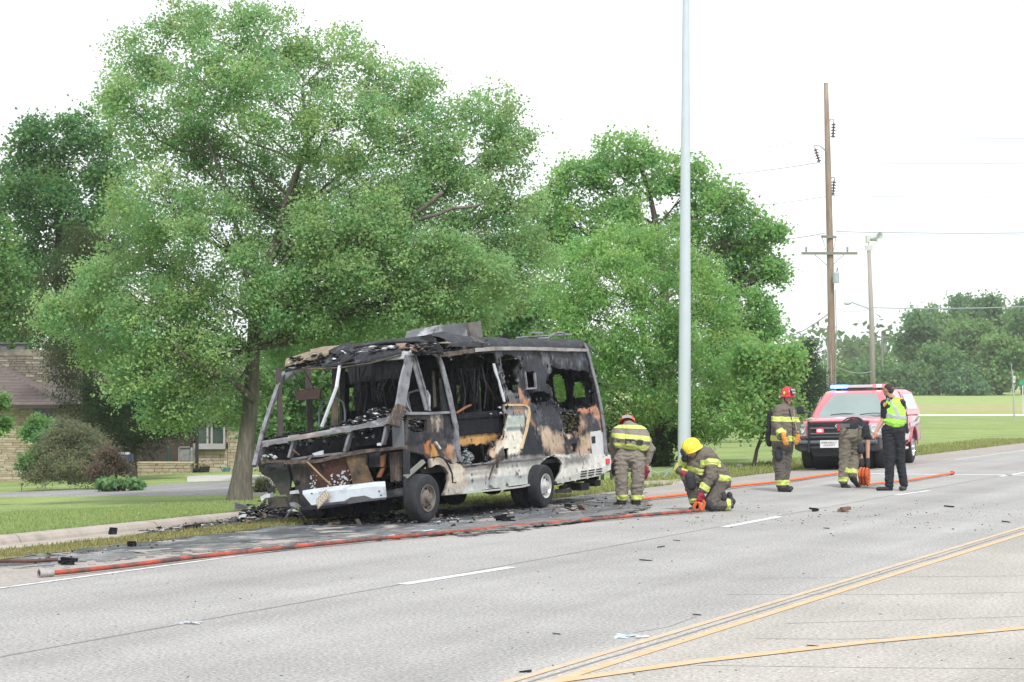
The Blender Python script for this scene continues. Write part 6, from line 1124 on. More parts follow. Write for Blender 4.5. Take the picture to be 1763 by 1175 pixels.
# lawn stones, fence posts behind the bent firefighter
thing('garden_stone', 'dark grey round stone on the lawn right of the kneeling firefighter', 'stone', lambda b: [b.lathe(G(1273, 806), (0, 0, 1), [(.10, -.02), (.10, .06), (.06, .1), (0, .11)], 9)], M('grey_stone', (.12, .12, .11), .9, .3), smooth=True)
thing('garden_stone', 'small brown-grey stone on the lawn left of the standing firefighter', 'stone', lambda b: [b.lathe(G(1323, 801), (0, 0, 1), [(.07, -.02), (.075, .05), (.04, .08), (0, .09)], 9)], M('brown_stone', (.15, .13, .11), .9, .3), smooth=True)
fz = G(1118, 824).y; fe = root('cable_fence', G(1118, 824), 'low post-and-cable fence at the lawn edge behind the bent firefighter', 'fence')
for x, y0, y1, m in ((1118, 803, 825, 'galvanised_post'), (1037, 812, 832, None), (1054, 758, 832, None)):  # the tall dark post stands in for the hanging jacket's shadow
    b = MB(); b.box((PX(x, y0, fz) + PX(x, y1, fz)) / 2, ((6 if y0 > 760 else 8) * fz / FPX, .07, (y1 - y0) * fz / FPX)); b.build('post', MATS[m] if m else M('dark_post', (.05, .05, .045), .9), fe)
b = MB(); b.tube([PX(1119, 809, fz), PX(1130, 815, fz), PX(1146, 811, fz + .2), PX(1160, 805, fz + .3)], .012, 5); b.build('cable', M_GREYM, fe); b = MB(); b.tube([PX(1000, 812, fz), PX(1116, 810, fz)], .03, 5); b.build('rail', MATS['dark_post'], fe); b = MB(); b.tube([PX(1142, 823, fz), PX(1152, 812, fz)], .025, 5); b.build('strut', M_GREYM, fe)
poly_ground('concrete_apron', ([(1100, 838), (1140, 836.5), (1182, 834)], [(1100, 833), (1140, 831.5), (1182, 829)]), .05, M_CURB, 6)
# ------------------------------------------------------------------ ash, burnt debris
SN = Vector((NX * -.035, NY * -.035, 1)).normalized(); SP = Vector((*UV(20, -12.4), .006)); _sn = Vector((-.035 * NX, -.035 * NY, 1)).normalized()
def Q_(px, py): return plane_hit(px, py, SP, _sn)
AV = Vector((NX, NY, .035)).normalized()
ash_poly = [(-20, 968), (60, 957), (140, 950), (190, 938), (240, 921), (300, 909), (355, 896), (400, 886), (450, 881), (520, 882), (600, 884), (700, 876), (770, 868), (860, 866), (930, 862), (1000, 856), (1050, 850), (1090, 858), (1120, 866), (1080, 880), (1010, 893), (930, 903), (850, 911), (760, 916), (680, 921), (600, 926), (520, 934), (430, 943), (340, 951), (250, 957), (170, 965), (90, 972), (20, 977), (-20, 978)]
WET = (.095, .105, .118); DRK = (.035, .037, .043); ASHC = (.30, .31, .32); CONC = (.25, .235, .22)
aregs = [([(-40, 940), (200, 915), (400, 885), (700, 870), (1000, 850), (1120, 860), (1000, 890), (700, 916), (400, 940), (100, 968), (-40, 978)], WET, 16, 16),
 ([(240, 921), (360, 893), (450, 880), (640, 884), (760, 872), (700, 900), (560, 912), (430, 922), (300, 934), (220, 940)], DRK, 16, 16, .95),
 ([(700, 878), (860, 868), (1000, 858), (1090, 862), (1000, 880), (880, 893), (760, 904), (700, 902)], (.085, .09, .10), 16, 16, .85),
 ([(760, 868), (900, 864), (930, 872), (820, 884), (740, 888)], (.035, .035, .038), 10, 7, .9),  # dark ash between the wheels, also painting the shadow under the motorhome
 ([(-20, 966), (60, 960), (110, 968), (30, 976), (-20, 976)], DRK, 6, 6, .9)]
r_ = np.random.default_rng(5)
for k in range(95):
    x = r_.uniform(60, 1040); t = np.interp(x, [0, 200, 400, 700, 1040], [968, 946, 915, 895, 872]); y = t + r_.uniform(-14, 22) * np.interp(x, [0, 300, 1040], [.5, 1, .7]); l = r_.uniform(14, 60); h = r_.uniform(.8, 3.2)
    aregs.append(([(x - l, y + l * .13), (x, y - h), (x + l, y - l * .13), (x, y + h)], ((.27, .29, .31), DRK, (.19, .215, .235), (.06, .064, .072))[k % 4], 2.5, 2.5, .8))
aroot = root('ash_layer', Q_(500, 910), None, None); aroot['kind'] = 'stuff'; tag(aroot, 'wet black and grey ash washed over the shoulder around the motorhome', 'ash')
panel('ash_sheet', Q_, EA, AV, -_sn, ash_poly, [], aregs, CONC, aroot, res=.045, thick=.02, buckle=.012, seed=51, soot=0., edge_jit=9, mat=M('wet_ash', (.78, .78, .79), .5, .5, 22, .9, 30, attr=True, spec=.4))
DM_ = [M_CHAR, M('debris_grey', (.07, .073, .08), .8, .4, 8, .4, 40), M('debris_ash', (.36, .37, .38), .8, .3, 8), M('debris_brown', (.17, .115, .085), .9, .3, 8)]
def pile(b, x0, x1, yf, spread, n, smin, smax, hmax, pr=(0, 0, 0, 1, 1, 2, 3)):
    for k in range(n):
        x = random.uniform(x0, x1); y = yf(x) + random.gauss(0, spread); p = Q_(x, y); w = math.sin(math.pi * (x - x0) / (x1 - x0)) ; h = random.random() ** 1.6 * hmax * w
        s = smin + (smax - smin) * random.random() ** 2.5; b.chunk(p + Vector((0, 0, h + .01)), (s * random.uniform(.6, 2.2), s, s * random.uniform(.3, .7)), mi=random.choice(pr))
b = MB(); pile(b, 400, 530, lambda x: 893 - (x - 400) * .05, 4, 700, .012, .085, .20); pile(b, 250, 470, lambda x: 918 - (x - 250) * .14, 5, 360, .008, .035, .04); pile(b, 590, 705, lambda x: 893, 4, 420, .012, .065, .16, (0, 0, 0, 0, 1, 1, 3)); pile(b, 660, 790, lambda x: 897 - (x - 660) * .03, 4, 260, .01, .04, .07); pile(b, 520, 640, lambda x: 896, 5, 260, .01, .04, .05, (0, 0, 0, 1)); pile(b, 740, 1120, lambda x: 893 - (x - 740) * .085, 7, 520, .006, .028, .02); pile(b, 60, 300, lambda x: 962 - (x - 60) * .14, 5, 160, .006, .022, .01)
o = b.build('burnt_debris', DM_, fix=False); tag(o, 'heaps of small burnt fragments under and around the motorhome', 'debris', kind='stuff')
b = MB()
for k in range(520):
    x = random.uniform(1050, 1763); y = np.interp(x, [1050, 1300, 1763], [885, 890, 893]) + random.gauss(0, 13); p = G(x, y)
    s = .004 + .013 * random.random() ** 3; b.chunk(p + Vector((0, 0, s * .4)), (s * 1.5, s, s * .5), mi=random.choice((0, 0, 1, 1, 3)))
for k in range(260): x = random.uniform(0, 1763); y = random.uniform(900, 1170); p = G(x, y); s = .003 + .006 * random.random() ** 2; b.chunk(p + Vector((0, 0, s * .4)), (s * 2, s, s * .5), mi=random.choice((0, 1, 3)))
o = b.build('road_grit', DM_, fix=False); tag(o, 'scattered dark crumbs on the road surface', 'grit', kind='stuff')
M_ROOFB = M('brown_char_board', (.20, .13, .10), .85, .3, 8); M_PAPER = M('pale_plastic', (.55, .60, .64), .5, .1)
def frag(px, py, w, l, h, mat, lb, rot=0, tilt=.1, n=1):
    p = G(px, py); h *= (.45 if py > 895 and px > 900 else 1)
    def f(b):
        for k in range(n): b.box(p + Vector((random.uniform(-.3, .3) * l * (n > 1), random.uniform(-.3, .3) * w * (n > 1), h * .5 + .006 + .02 * k)), (l, w, h), Matrix.Rotation(rot + random.uniform(-.6, .6) * (n > 1), 3, 'Z') @ Matrix.Rotation(tilt * random.choice((-1, 1)), 3, 'Y'), jit=min(l, w) * .12)
    thing('debris_piece', lb, 'debris', f, mat, 'loose pieces of debris lying on the road')
frag(985, 880, .12, .22, .02, M_ROOFB, 'flat brown board on the ash behind the motorhome rear wheel, left one', .3, .35); frag(1002, 879, .14, .20, .02, M_ROOFB, 'tilted brown board leaning on another near the rear wheel', .9, .8); frag(1012, 882, .05, .12, .015, M_ROOFB, 'narrow pink-brown strip right of the tilted board', -.2)
frag(905, 898, .08, .22, .012, M('pink_strip', (.42, .25, .22), .8), 'pinkish flat strip in the ash above the hose', .1); frag(868, 899, .05, .2, .03, M_CHAR, 'black lumpy clump in the ash below the rear skirt', .2, .1, 4); frag(875, 887, .06, .16, .03, M('pale_scrap', (.42, .41, .38), .8), 'pale scrap in the ash between the wheels')
frag(978, 875, .06, .10, .04, M_CHAR, 'small black lump next to the rear tyre', 0, .2, 2); frag(933, 906, .04, .08, .04, M_CHAR, 'small black cone shaped lump touching the hose', 0, .3); frag(1456, 882, .08, .15, .05, M_ROOFB, 'brown broken block alone on the lane', .2, .1, 2); frag(1400, 881, .04, .12, .03, M_CHAR, 'small black cluster left of the brown block on the lane', .2, .1, 2)
frag(1634, 874, .02, .16, .02, M_CHAR, 'thin dark sliver on the far lane at the right'); frag(1731, 900, .03, .10, .03, M_CHAR, 'small dark piece on the lane near the right edge'); frag(1423, 911, .03, .08, .02, M_CHAR, 'small dark chip below the brown block'); frag(1112, 966, .03, .14, .012, M_CHARG, 'thin grey strip on the lane below the bent firefighter', .1); frag(1138, 943, .03, .09, .02, M_CHAR, 'small dark strip just below the kneeling firefighter'); frag(1165, 932, .02, .09, .015, M_CHARG, 'faint grey sliver right below the kneeling firefighter')
frag(1400, 1114, .03, .09, .012, M_CHAR, 'dark chip on the orange line'); frag(1200, 1060, .02, .07, .01, M_CHAR, 'dark sliver beside the upper yellow line'); frag(905, 1158, .03, .08, .01, M_CHAR, 'dark chip at the lower end of the yellow lines'); frag(958, 1093, .02, .06, .01, M_CHARG, 'small grey chip left of the flattened bottle')
def bottle(b):
    for k in range(14): p = G(1085 + random.uniform(-24, 24), 1097 + random.uniform(-2.5, 2.5)); b.box(p + Vector((0, 0, .008)), (random.uniform(.03, .09), random.uniform(.02, .05), .006), Matrix.Rotation(random.uniform(-.5, .5), 3, 'Z') @ Matrix.Rotation(random.uniform(-.2, .2), 3, 'Y'), jit=.006)
thing('crushed_bottle', 'pale blue crushed plastic litter beside the yellow lines', 'litter', bottle, M('blue_plastic', (.50, .60, .68), .3, .1)); 
def litt(b):
    for k in range(8): p = G(325 + random.uniform(-24, 22), 1074 + random.uniform(-2, 2)); b.box(p + Vector((0, 0, .008)), (random.uniform(.03, .08), random.uniform(.015, .04), .006), Matrix.Rotation(random.uniform(-.5, .5), 3, 'Z'), jit=.005)
thing('flattened_litter', 'flattened grey and white litter on the lane joint', 'litter', litt, M('grey_litter', (.42, .44, .48), .5, .3, 30))
frag(195, 921, .10, .10, .10, M_CHAR, 'black cube-shaped lump beside the gutter weeds', .3, .1); frag(230, 942, .06, .10, .04, M_CHAR, 'flat black lump in the wet ash left of the motorhome', .1, .1, 2); frag(118, 973, .05, .18, .03, M_CHAR, 'long black crust above the hose end', .1, .1, 3); frag(240, 954, .015, .12, .01, M_CHARG, 'thin grey sliver on the shoulder')
frag(328, 911, .10, .2, .04, M_CHAR, 'flat black scrap on the ash edge by the kerb', .1, .1, 2); frag(620, 905, .10, .16, .02, M('pink_flap', (.24, .19, .18), .8), 'bent pinkish flap standing in the ash under the bumper', .5, 1.1); frag(575, 904, .06, .16, .03, M_TAN, 'pale tan stick under the bumper left end', .2)
def axle_(b): b.tube([Q_(405, 888) + Vector((0, 0, .05)), Q_(430, 889) + Vector((0, 0, .06)), Q_(470, 889) + Vector((0, 0, .12)), Q_(486, 886) + Vector((0, 0, .14))], [.05, .055, .06, .05], 10); b.lathe(Q_(490, 886) + Vector((0, 0, .16)), (.7, -.7, .3), [(.07, 0), (.12, .0), (.13, .03), (.11, .05), (.06, .05), (.07, 0)], 18)
thing('burnt_strut', 'charred tube with ring end lying against the kerb left of the motorhome', 'debris', axle_, M('ashy_black', (.055, .055, .06), .8, .5, 9, .5, 40, col2=(.22, .22, .225), c2pos=(.52, .66), c2scale=7), smooth=True)
def fork(b):
    for k in range(4): b.tube([G(404, 884 + k) + Vector((0, 0, .16 - k * .02)), G(424, 886 + k) + Vector((0, 0, .13)), G(440, 890) + Vector((0, 0, .08))], .014, 5)
thing('bent_rods', 'bundle of bent grey metal rods resting on the kerb', 'debris', fork, M_ASHM)
# ------------------------------------------------------------------ hoses
M_HOSE = M('orange_hose', (.46, .085, .05), .8, .2, 6, .4, 50, col2=(.11, .07, .065), c2pos=(.38, .56), c2scale=3.2); M_HOSEB = M('clean_orange_hose', (.72, .15, .045), .7, .15, 6, .3, 50, col2=(.45, .12, .06), c2pos=(.6, .75), c2scale=2)
def hose(name, pix, r, lb, mat=None, lift=None, flat=.85, par=None):
    P = []
    for i, p in enumerate(pix): q = G(p[0], p[1] + r * FPX / 40 * .6) ; q.z += r * flat + .012 + (p[2] if len(p) > 2 else 0); P.append(q)
    Q = []
    for i in range(len(P) - 1):
        a, b_, c_, d_ = P[max(i - 1, 0)], P[i], P[i + 1], P[min(i + 2, len(P) - 1)]
        n = max(3, int((c_ - b_).length / .25))
        for k in range(n):
            t = k / n; q = .5 * ((2 * b_) + (c_ - a) * t + (2 * a - 5 * b_ + 4 * c_ - d_) * t * t + (3 * b_ - 3 * c_ + d_ - a) * t ** 3); Q.append(q + Vector((fnoise(q, 1.5), 0, 0)) * .02)
    Q.append(P[-1]); rs = [r * (1 + .10 * fnoise(q, 2.)) for q in Q]
    return Q, rs
Q, rs = hose('fire_hose', [(84, 992), (120, 989), (204, 980), (316, 966), (378, 959), (449, 951.6), (561, 940), (664, 930), (766, 921), (860, 912), (1014, 898), (1147, 886.5), (1190, 883), (1204, 881)], .029, '')
h1 = root('fire_hose', Q[0], 'long orange fire hose lying along the shoulder with an open metal coupling', 'hose'); b = MB(); b.tube(Q, rs, 10, flat=.85); o = b.build('hose_body', M_HOSE, h1, fix=False); o.data.shade_smooth()
cdir = (Q[0] - Q[2]).normalized(); b = MB(); b.lathe(Q[0] - cdir * .05, cdir, [(.036, 0), (.042, .01), (.042, .08), (.05, .09), (.05, .15), (.036, .15), (.034, .06), (0, .06)], 20); b.build('coupling', M('coupling_metal', (.42, .40, .38), .35, .2, 8, metal=.6), h1, smooth=True)
Q, rs = hose('x', [(1088, 864), (1106, 861.5), (1188, 852.5), (1260, 840), (1347, 830.5), (1410, 821), (1444, 816.5)], .036, ''); h2 = root('fire_hose', Q[0], 'orange hose running from the bent firefighter past the standing one to the crouching one', 'hose'); b = MB(); b.tube(Q, rs, 10, flat=.6); b.build('hose_body', M_HOSEB, h2, fix=False).data.shade_smooth()
Q, rs = hose('x', [(1494, 836), (1530, 832), (1568, 828), (1610, 821), (1640, 816)], .03, ''); h3 = root('fire_hose', Q[0], 'orange hose tail stretching right from the rolled hose past the officer', 'hose'); b = MB(); b.tube(Q, rs, 10, flat=.6); b.build('hose_body', M_HOSEB, h3, fix=False).data.shade_smooth(); b = MB(); b.lathe(Q[-1], (Q[-1] - Q[-3]).normalized(), [(.03, -.1), (.045, -.08), (.045, .04), (.03, .05), (0, .0)], 12); b.build('coupling', M('red_coupling', (.45, .05, .04), .5), h3)
zr = G(1488, 839).y; rc_ = PX(1488, 822, zr); hr = root('rolled_hose', PX(1488, 839, zr), 'rolled up orange hose standing upright under the crouching firefighter\'s glove', 'rolled hose'); axr = Vector((.93, -.36, 0)).normalized()
for w in (-.06, 0, .06):
    b = MB(); s = axr.cross(Vector((0, 0, 1))).normalized(); pts = []
    for k in range(64): a = k / 63 * 2 * math.pi * 2.6; rr = .175 - .045 * (a / (2 * math.pi)); pts.append(rc_ + axr * w + s * math.cos(a) * rr + Vector((0, 0, math.sin(a) * rr)))
    b.tube(pts, .026, 6); b.build('hose_coil', M_HOSEB, hr, fix=False).data.shade_smooth()
thing('discarded_hose', 'blackened hose end lying in the wet ash at the left edge', 'hose', lambda b: b.tube([G(-30, 970) + Vector((0, 0, .02)), G(40, 970) + Vector((0, 0, .02)), G(100, 967) + Vector((0, 0, .02))], .022, 8), M('burnt_hose', (.10, .05, .04), .8, .4, 6), smooth=True)
# ------------------------------------------------------------------ red pickup with topper
M_RED = M('red_car_paint', (.60, .14, .18), .2, .03, 2, spec=.9, metal=.4); M_BLK = M('black_trim', (.028, .030, .034), .45, .08); M_BGL = M('black_gloss', (.022, .024, .028), .25, .05, spec=.5)
M_RED.node_tree.nodes['Principled BSDF'].inputs['Coat Weight'].default_value = 1.; M_CHROME = M('chrome', (.72, .72, .74), .12, .03, metal=.9); M_WGLASS = M('windscreen_glass', (.20, .26, .25), .05, .1, 1.5, spec=1.); M_SGLASS = M('side_glass', (.50, .54, .58), .06, .1, 1.5, spec=1., metal=.75); M_WDECAL = M('white_decal', (.62, .60, .62), .4, .05)
_a = G(1388, 809); _b = G(1511, 806); TO = (_a + _b) / 2 + Vector((.10, 0, 0)); TO.z = -.03
YAW = math.radians(5); TF = Matrix.Rotation(YAW, 3, 'Z') @ Vector((-UX, -UY, 0)); TL = Matrix.Rotation(YAW, 3, 'Z') @ Vector((NX, NY, 0)); TROLL = math.radians(1.2); TL = (TL * math.cos(TROLL) + EZ * math.sin(TROLL)).normalized(); TU = TL.cross(TF) * -1
if TU.z < 0: TU = -TU
truck = root('pickup_truck', TO, 'red pickup with white topper windows, black bull bar and flashing light bar facing the camera', 'pickup truck')
def t(x, y, z): return TO + TF * x + TL * y + TU * z      # forward, vehicle's left, up
def loft(b, secs, close=True, mi=0):
    n = len(secs[0]); base = len(b.v)
    for s in secs: b.v += [tuple(p) for p in s]
    for i in range(len(secs) - 1):
        for k in range(n if close else n - 1): a = base + i * n + k; c = base + i * n + (k + 1) % n; b.f.append((a, c, c + n, a + n)); b.m.append(mi); b.c.append(None)
    if close: b.f += [tuple(base + k for k in range(n))[::-1], tuple(base + (len(secs) - 1) * n + k for k in range(n))]; b.m += [mi, mi]; b.c += [None, None]
def body_sec(x, hw, zt, zb=.48, crown=.05, tuck=.04):
    """closed section at station x"""
    half = [(hw - .10, zb), (hw - .02, zb + .08), (hw, .74), (hw - .005, .95), (hw - tuck, zt - .06), (hw - tuck - .06, zt - .005), (hw * .5, zt + crown * .7), (0, zt + crown)]
    return [t(x, y, z) for y, z in half] + [t(x, -y, z) for y, z in half[-2::-1]]
b = MB(); loft(b, [body_sec(.86, .80, 1.02, .62, .01), body_sec(.80, .90, 1.08, .56, .03), body_sec(.66, .955, 1.12, .5, .05), body_sec(.3, .985, 1.155, .46), body_sec(-.2, 1.0, 1.19, .46, .055), body_sec(-.62, 1.0, 1.215, .46, .03), body_sec(-1.5, 1.0, 1.21, .46, 0), body_sec(-2.72, 1.0, 1.21, .46, 0), body_sec(-2.76, .985, 1.21, .46, 0), body_sec(-2.80, 1.0, 1.22, .46, 0), body_sec(-3.6, 1.01, 1.22, .46, 0), body_sec(-4.6, 1.0, 1.22, .5, 0), body_sec(-4.9, .96, 1.2, .56, 0)])
bodyo = b.build('body', M_RED, truck)
def carve(o, cutters):
    for (c, ax, r, w) in cutters:
        m = MB(); m.lathe(c, ax, [(0, -w), (r, -w), (r, w), (0, w)], 36); bm = bmesh.new(); me = m.mesh('cut', M_BLK); bm.from_mesh(me); bmesh.ops.remove_doubles(bm, verts=bm.verts, dist=1e-5); bmesh.ops.recalc_face_normals(bm, faces=bm.faces); bm.to_mesh(me); bm.free()
        co = bpy.data.objects.new('cutter', me); COLL.objects.link(co); co.location = (0, 0, 0); md = o.modifiers.new('b', 'BOOLEAN'); md.operation = 'DIFFERENCE'; md.object = co; md.solver = 'EXACT'
        bpy.context.view_layer.update(); dg = bpy.context.evaluated_depsgraph_get(); nm = bpy.data.meshes.new_from_object(o.evaluated_get(dg)); o.modifiers.clear(); o.data = nm; bpy.data.objects.remove(co)
RW = .385
# cut in local space: shift the cutters by the body's parent origin through its world matrix
carve(bodyo, [(t(0, y, RW + .06), TL, .47, .26) for y in (.92, -.92)] + [(t(-3.57, y, RW + .06), TL, .47, .26) for y in (.92, -.92)])
smooth_angle(bodyo.data, .55)
def tpart(name, fn, mat, par=None, **kw): b = MB(); fn(b); return b.build(name, mat, par or truck, **kw)
def tbox(b, x, y, z, dx, dy, dz, R=None, **k): b.box(t(x, y, z), (dx, dy, dz), Matrix((TF, TL, TU)).transposed() @ (R or Matrix.Identity(3)), **k)
# cab and topper
def cabsec(z, x0, x1, hw, r=.1): return [t(x0, -hw + r, z), t(x0 + .0, hw - r, z), t(x0 - .10, hw, z), t(x1 + .02, hw, z), t(x1, hw - .05, z), t(x1, -hw + .05, z), t(x1 + .02, -hw, z), t(x0 - .10, -hw, z)]
tpart('cab', lambda b: loft(b, [cabsec(1.19, -.58, -2.78, .955), cabsec(1.45, -.93, -2.77, .89), cabsec(1.72, -1.27, -2.74, .79, .12), cabsec(1.80, -1.42, -2.70, .74, .14), cabsec(1.835, -1.70, -2.6, .62, .16)]), M_RED, smooth=True, sa=.5)
tpart('topper', lambda b: loft(b, [[t(-2.84, -.97, 1.20), t(-2.84, .97, 1.20), t(-4.85, .95, 1.20), t(-4.85, -.95, 1.20)], [t(-2.84, -.95, 1.30), t(-2.84, .95, 1.30), t(-4.85, .93, 1.30), t(-4.85, -.93, 1.30)], [t(-2.84, -.79, 1.76), t(-2.84, .79, 1.76), t(-4.72, .77, 1.74), t(-4.72, -.77, 1.74)], [t(-2.9, -.66, 1.835), t(-2.9, .66, 1.835), t(-4.6, .64, 1.82), t(-4.6, -.64, 1.82)]]), M('topper_paint', (.62, .20, .24), .2, .03, spec=.9, metal=.4), smooth=True, sa=.35)
def quadp(name, q, mat, th=.012, par=None, bevel=0):
    q = [t(*p) for p in q]; n = (q[1] - q[0]).cross(q[2] - q[0]).normalized(); ctr = sum(q, Vector()) / 4; out = ctr - t(-1.8, 0, 1.2)
    if n.dot(out) < 0: n = -n
    return tpart(name, lambda b: b.prism([p + n * .004 for p in q], n * th), mat, par, bevel=bevel)
ws = tpart('windscreen', lambda b: (lambda rows: [b.add([v for r_ in rows for v in r_], [(i * 7 + j, i * 7 + j + 1, (i + 1) * 7 + j + 1, (i + 1) * 7 + j) for i in range(3) for j in range(6)])])([[t(-.57 - .68 * h - .06 * (abs(y) ** 2) * 2 + .03, y * (.90 - .15 * h), 1.225 + .50 * h) for y in (-.95, -.66, -.33, 0, .33, .66, .95)] for h in (0, .33, .66, 1)]), M_WGLASS, smooth=True, fix=True)
for y0 in (-.45, .25): tpart('wiper', lambda b: b.tube([t(-.53, y0, 1.245), t(-.57, y0 + .30, 1.275), t(-.60, y0 + .55, 1.262)], .010, 5), M_BLK, ws)
for s in (1, -1):
    quadp('side_window', [(-.98, s * .925, 1.27), (-1.78, s * .93, 1.26), (-1.78, s * .81, 1.68), (-1.30, s * .82, 1.68)], M_SGLASS); quadp('side_window', [(-1.86, s * .93, 1.26), (-2.55, s * .93, 1.28), (-2.50, s * .82, 1.66), (-1.86, s * .81, 1.68)], M_SGLASS)
    w = quadp('topper_window', [(-3.05, s * .935, 1.33), (-4.55, s * .92, 1.33), (-4.48, s * .80, 1.70), (-3.05, s * .805, 1.70)], M_SGLASS, .01)
    tpart('door_seam', lambda b: [b.box(t(x, s * 1.0, .85), (.012, .012, .68), Matrix((TF, TL, TU)).transposed()) for x in (-.72, -1.82, -2.66)], M_BLK)['kind'] = 'stuff'
    tpart('door_handle', lambda b: tbox(b, -1.62, s * 1.015, 1.06, .18, .03, .04), M_RED)
    tpart('side_decal', lambda b: (b.prism([t(-1.0, s * 1.004, .60), t(-2.7, s * 1.004, .60), t(-2.95, s * 1.012, .78), t(-1.0, s * 1.004, .70)], TL * s * .004)), M_WDECAL)
    tpart('side_decal', lambda b: (b.prism([t(-2.95, s * 1.012, 1.00), t(-3.9, s * 1.014, 1.03), t(-4.4, s * 1.008, 1.12), t(-4.35, s * 1.008, .99), t(-3.0, s * 1.012, .90)], TL * s * .004)), M_WDECAL)
    tpart('wheel_arch_rim', lambda b: [b.tube([t(xc + math.cos(a) * .475, s * (1.005), RW + .06 + math.sin(a) * .475) for a in [k * math.pi / 14 for k in range(15)]], .022, 6) for xc in (0, -3.57)], M_RED)['kind'] = 'stuff'
    for xc in (0, -3.57):
        wr_ = root('wheel', t(xc, s * .98, 0), None, None); wr_.parent = truck; wr_.location = ORG[wr_.name] - ORG[truck.name]
        c = t(xc, s * .97, RW); ax = TL * s; b = MB(); r = RW; w = .27
        b.lathe(c, ax, [(r * .58, -.02), (r * .62, .0), (r * .8, .012), (r * .94, -.004), (r * .985, -.03), (r, -.06), (r, -w + .06), (r * .98, -w + .03), (r * .9, -w), (r * .5, -w)], 40); b.build('tyre', M('truck_tyre', (.030, .031, .034), .85, .15, 8), wr_, smooth=True); rim(c, ax, r, wr_, M_CHROME, holes=8)
for y in (.73, -.73): pass
tpart('inner_wheel_well', lambda b: [b.lathe(t(xc, 0, RW + .06), TL, [(0, -.7), (.46, -.7), (.46, .7), (0, .7)], 24) for xc in (0, -3.57)], M_BLK)['kind'] = 'stuff'
# front end
gr = tpart('grille', lambda b: loft(b, [[t(.76, -.70, .78), t(.76, .70, .78), t(.76, .73, 1.09), t(.76, -.73, 1.09)], [t(.90, -.66, .77), t(.90, .66, .77), t(.885, .70, 1.085), t(.885, -.70, 1.085)]]), M_BGL)
for z in (.835, .96): tpart('grille_bar', lambda b: tbox(b, .905, 0, z, .03, 1.36, .028), M('grey_bar', (.16, .17, .18), .3, .05), gr)
for k in range(7): tpart('grille_slat', lambda b: tbox(b, .898, 0, .80 + k * .040, .012, 1.32, .008), M_BLK, gr)
tpart('badge', lambda b: (tbox(b, .92, .06, 1.02, .02, .17, .09), b.tube([t(.93, .12, 1.03), t(.935, .16, 1.0), t(.93, .13, .965)], .018, 6), b.tube([t(.93, -.0, 1.03), t(.935, -.04, 1.0), t(.93, -.01, .965)], .018, 6)), M_CHROME, gr)
tpart('hood_edge', lambda b: tbox(b, .80, 0, 1.105, .12, 1.44, .035), M_RED, bevel=.01)
for s in (1, -1):
    hl = tpart('headlight', lambda b: loft(b, [[t(.72, s * .735, .78), t(.55, s * .985, .79), t(.53, s * .99, 1.04), t(.72, s * .745, 1.07)], [t(.905, s * .725, .78), t(.80, s * .985, .79), t(.75, s * .99, 1.035), t(.885, s * .735, 1.065)]]), M('headlamp_lens', (.42, .44, .44), .08, .25, 14, spec=.9, col2=(.20, .21, .21), c2pos=(.45, .6), c2scale=9))
    tpart('reflector', lambda b: b.lathe(t(.86, s * .84, .92), (TF + TL * s * .3).normalized(), [(.085, .0), (.09, .012), (.075, .014), (.04, .006), (0, .006)], 18), M_CHROME, hl)
    tpart('mirror', lambda b: (loft(b, [[t(-.68, s * 1.10, 1.27), t(-.68, s * 1.28, 1.27), t(-.68, s * 1.28, 1.46), t(-.68, s * 1.12, 1.47)], [t(-.56, s * 1.11, 1.28), t(-.58, s * 1.27, 1.28), t(-.58, s * 1.27, 1.45), t(-.56, s * 1.13, 1.46)]]), b.tube([t(-.70, s * .93, 1.30), t(-.66, s * 1.14, 1.34)], .03, 6)), M_BLK, bevel=.01)
tpart('front_bumper', lambda b: loft(b, [[t(.60, y, .44) for y in (-.98,)] + [t(.60, -.98, .72), t(.98, -.98, .74), t(1.02, -.98, .50)], [t(.70, -.86, .40), t(.70, -.86, .74), t(1.12, -.86, .74), t(1.14, -.86, .44)], [t(.70, .86, .40), t(.70, .86, .74), t(1.12, .86, .74), t(1.14, .86, .44)], [t(.60, .98, .44), t(.60, .98, .72), t(.98, .98, .74), t(1.02, .98, .50)]]), M_BLK, bevel=.012)
bb = tpart('bull_bar', lambda b: [b.tube([t(1.17, -.62, z), t(1.17, .62, z)], .030, 10) for z in (.75, .52)], M_BGL)
for y in (-.60, .60): tpart('bull_bar_upright', lambda b: (tbox(b, 1.17, y, .76, .10, .045, .72)), M_BGL, bb, bevel=.01)
tpart('bumper_tube', lambda b: b.tube([t(1.15, -.95, .64), t(1.17, .95, .64)], .045, 12), M('bar_grey', (.10, .11, .125), .3, .05), bb)
tpart('skid', lambda b: (loft(b, [[t(.9, -.55, .30), t(.9, .55, .30), t(.9, .65, .46), t(.9, -.65, .46)], [t(1.05, -.50, .32), t(1.05, .50, .32), t(1.08, .62, .46), t(1.08, -.62, .46)]])), M_BLK)
pp = tpart('front_plate', lambda b: tbox(b, 1.215, -.13, .60, .012, .42, .17), M('plate_white', (.66, .67, .68), .5, .04), bb); text_on('plate_text', 'EMERGENCY\nCOUNTY', t(1.224, -.13, .60), TL, TU, .042, M('plate_black', (.05, .05, .05), .6), pp, w=.36)
tpart('warning_light', lambda b: tbox(b, .925, -.40, .90, .03, .16, .075), emit('red_lamp', (1., .06, .10), 3.2), gr, bevel=.01); tpart('warning_light_core', lambda b: tbox(b, .945, -.41, .90, .01, .07, .035), emit('hot_lamp', (1., .75, .72), 5.), gr)
lb = root('light_bar', t(-1.75, 0, 1.85), None, None); lb.parent = truck; lb.location = ORG[lb.name] - ORG[truck.name]
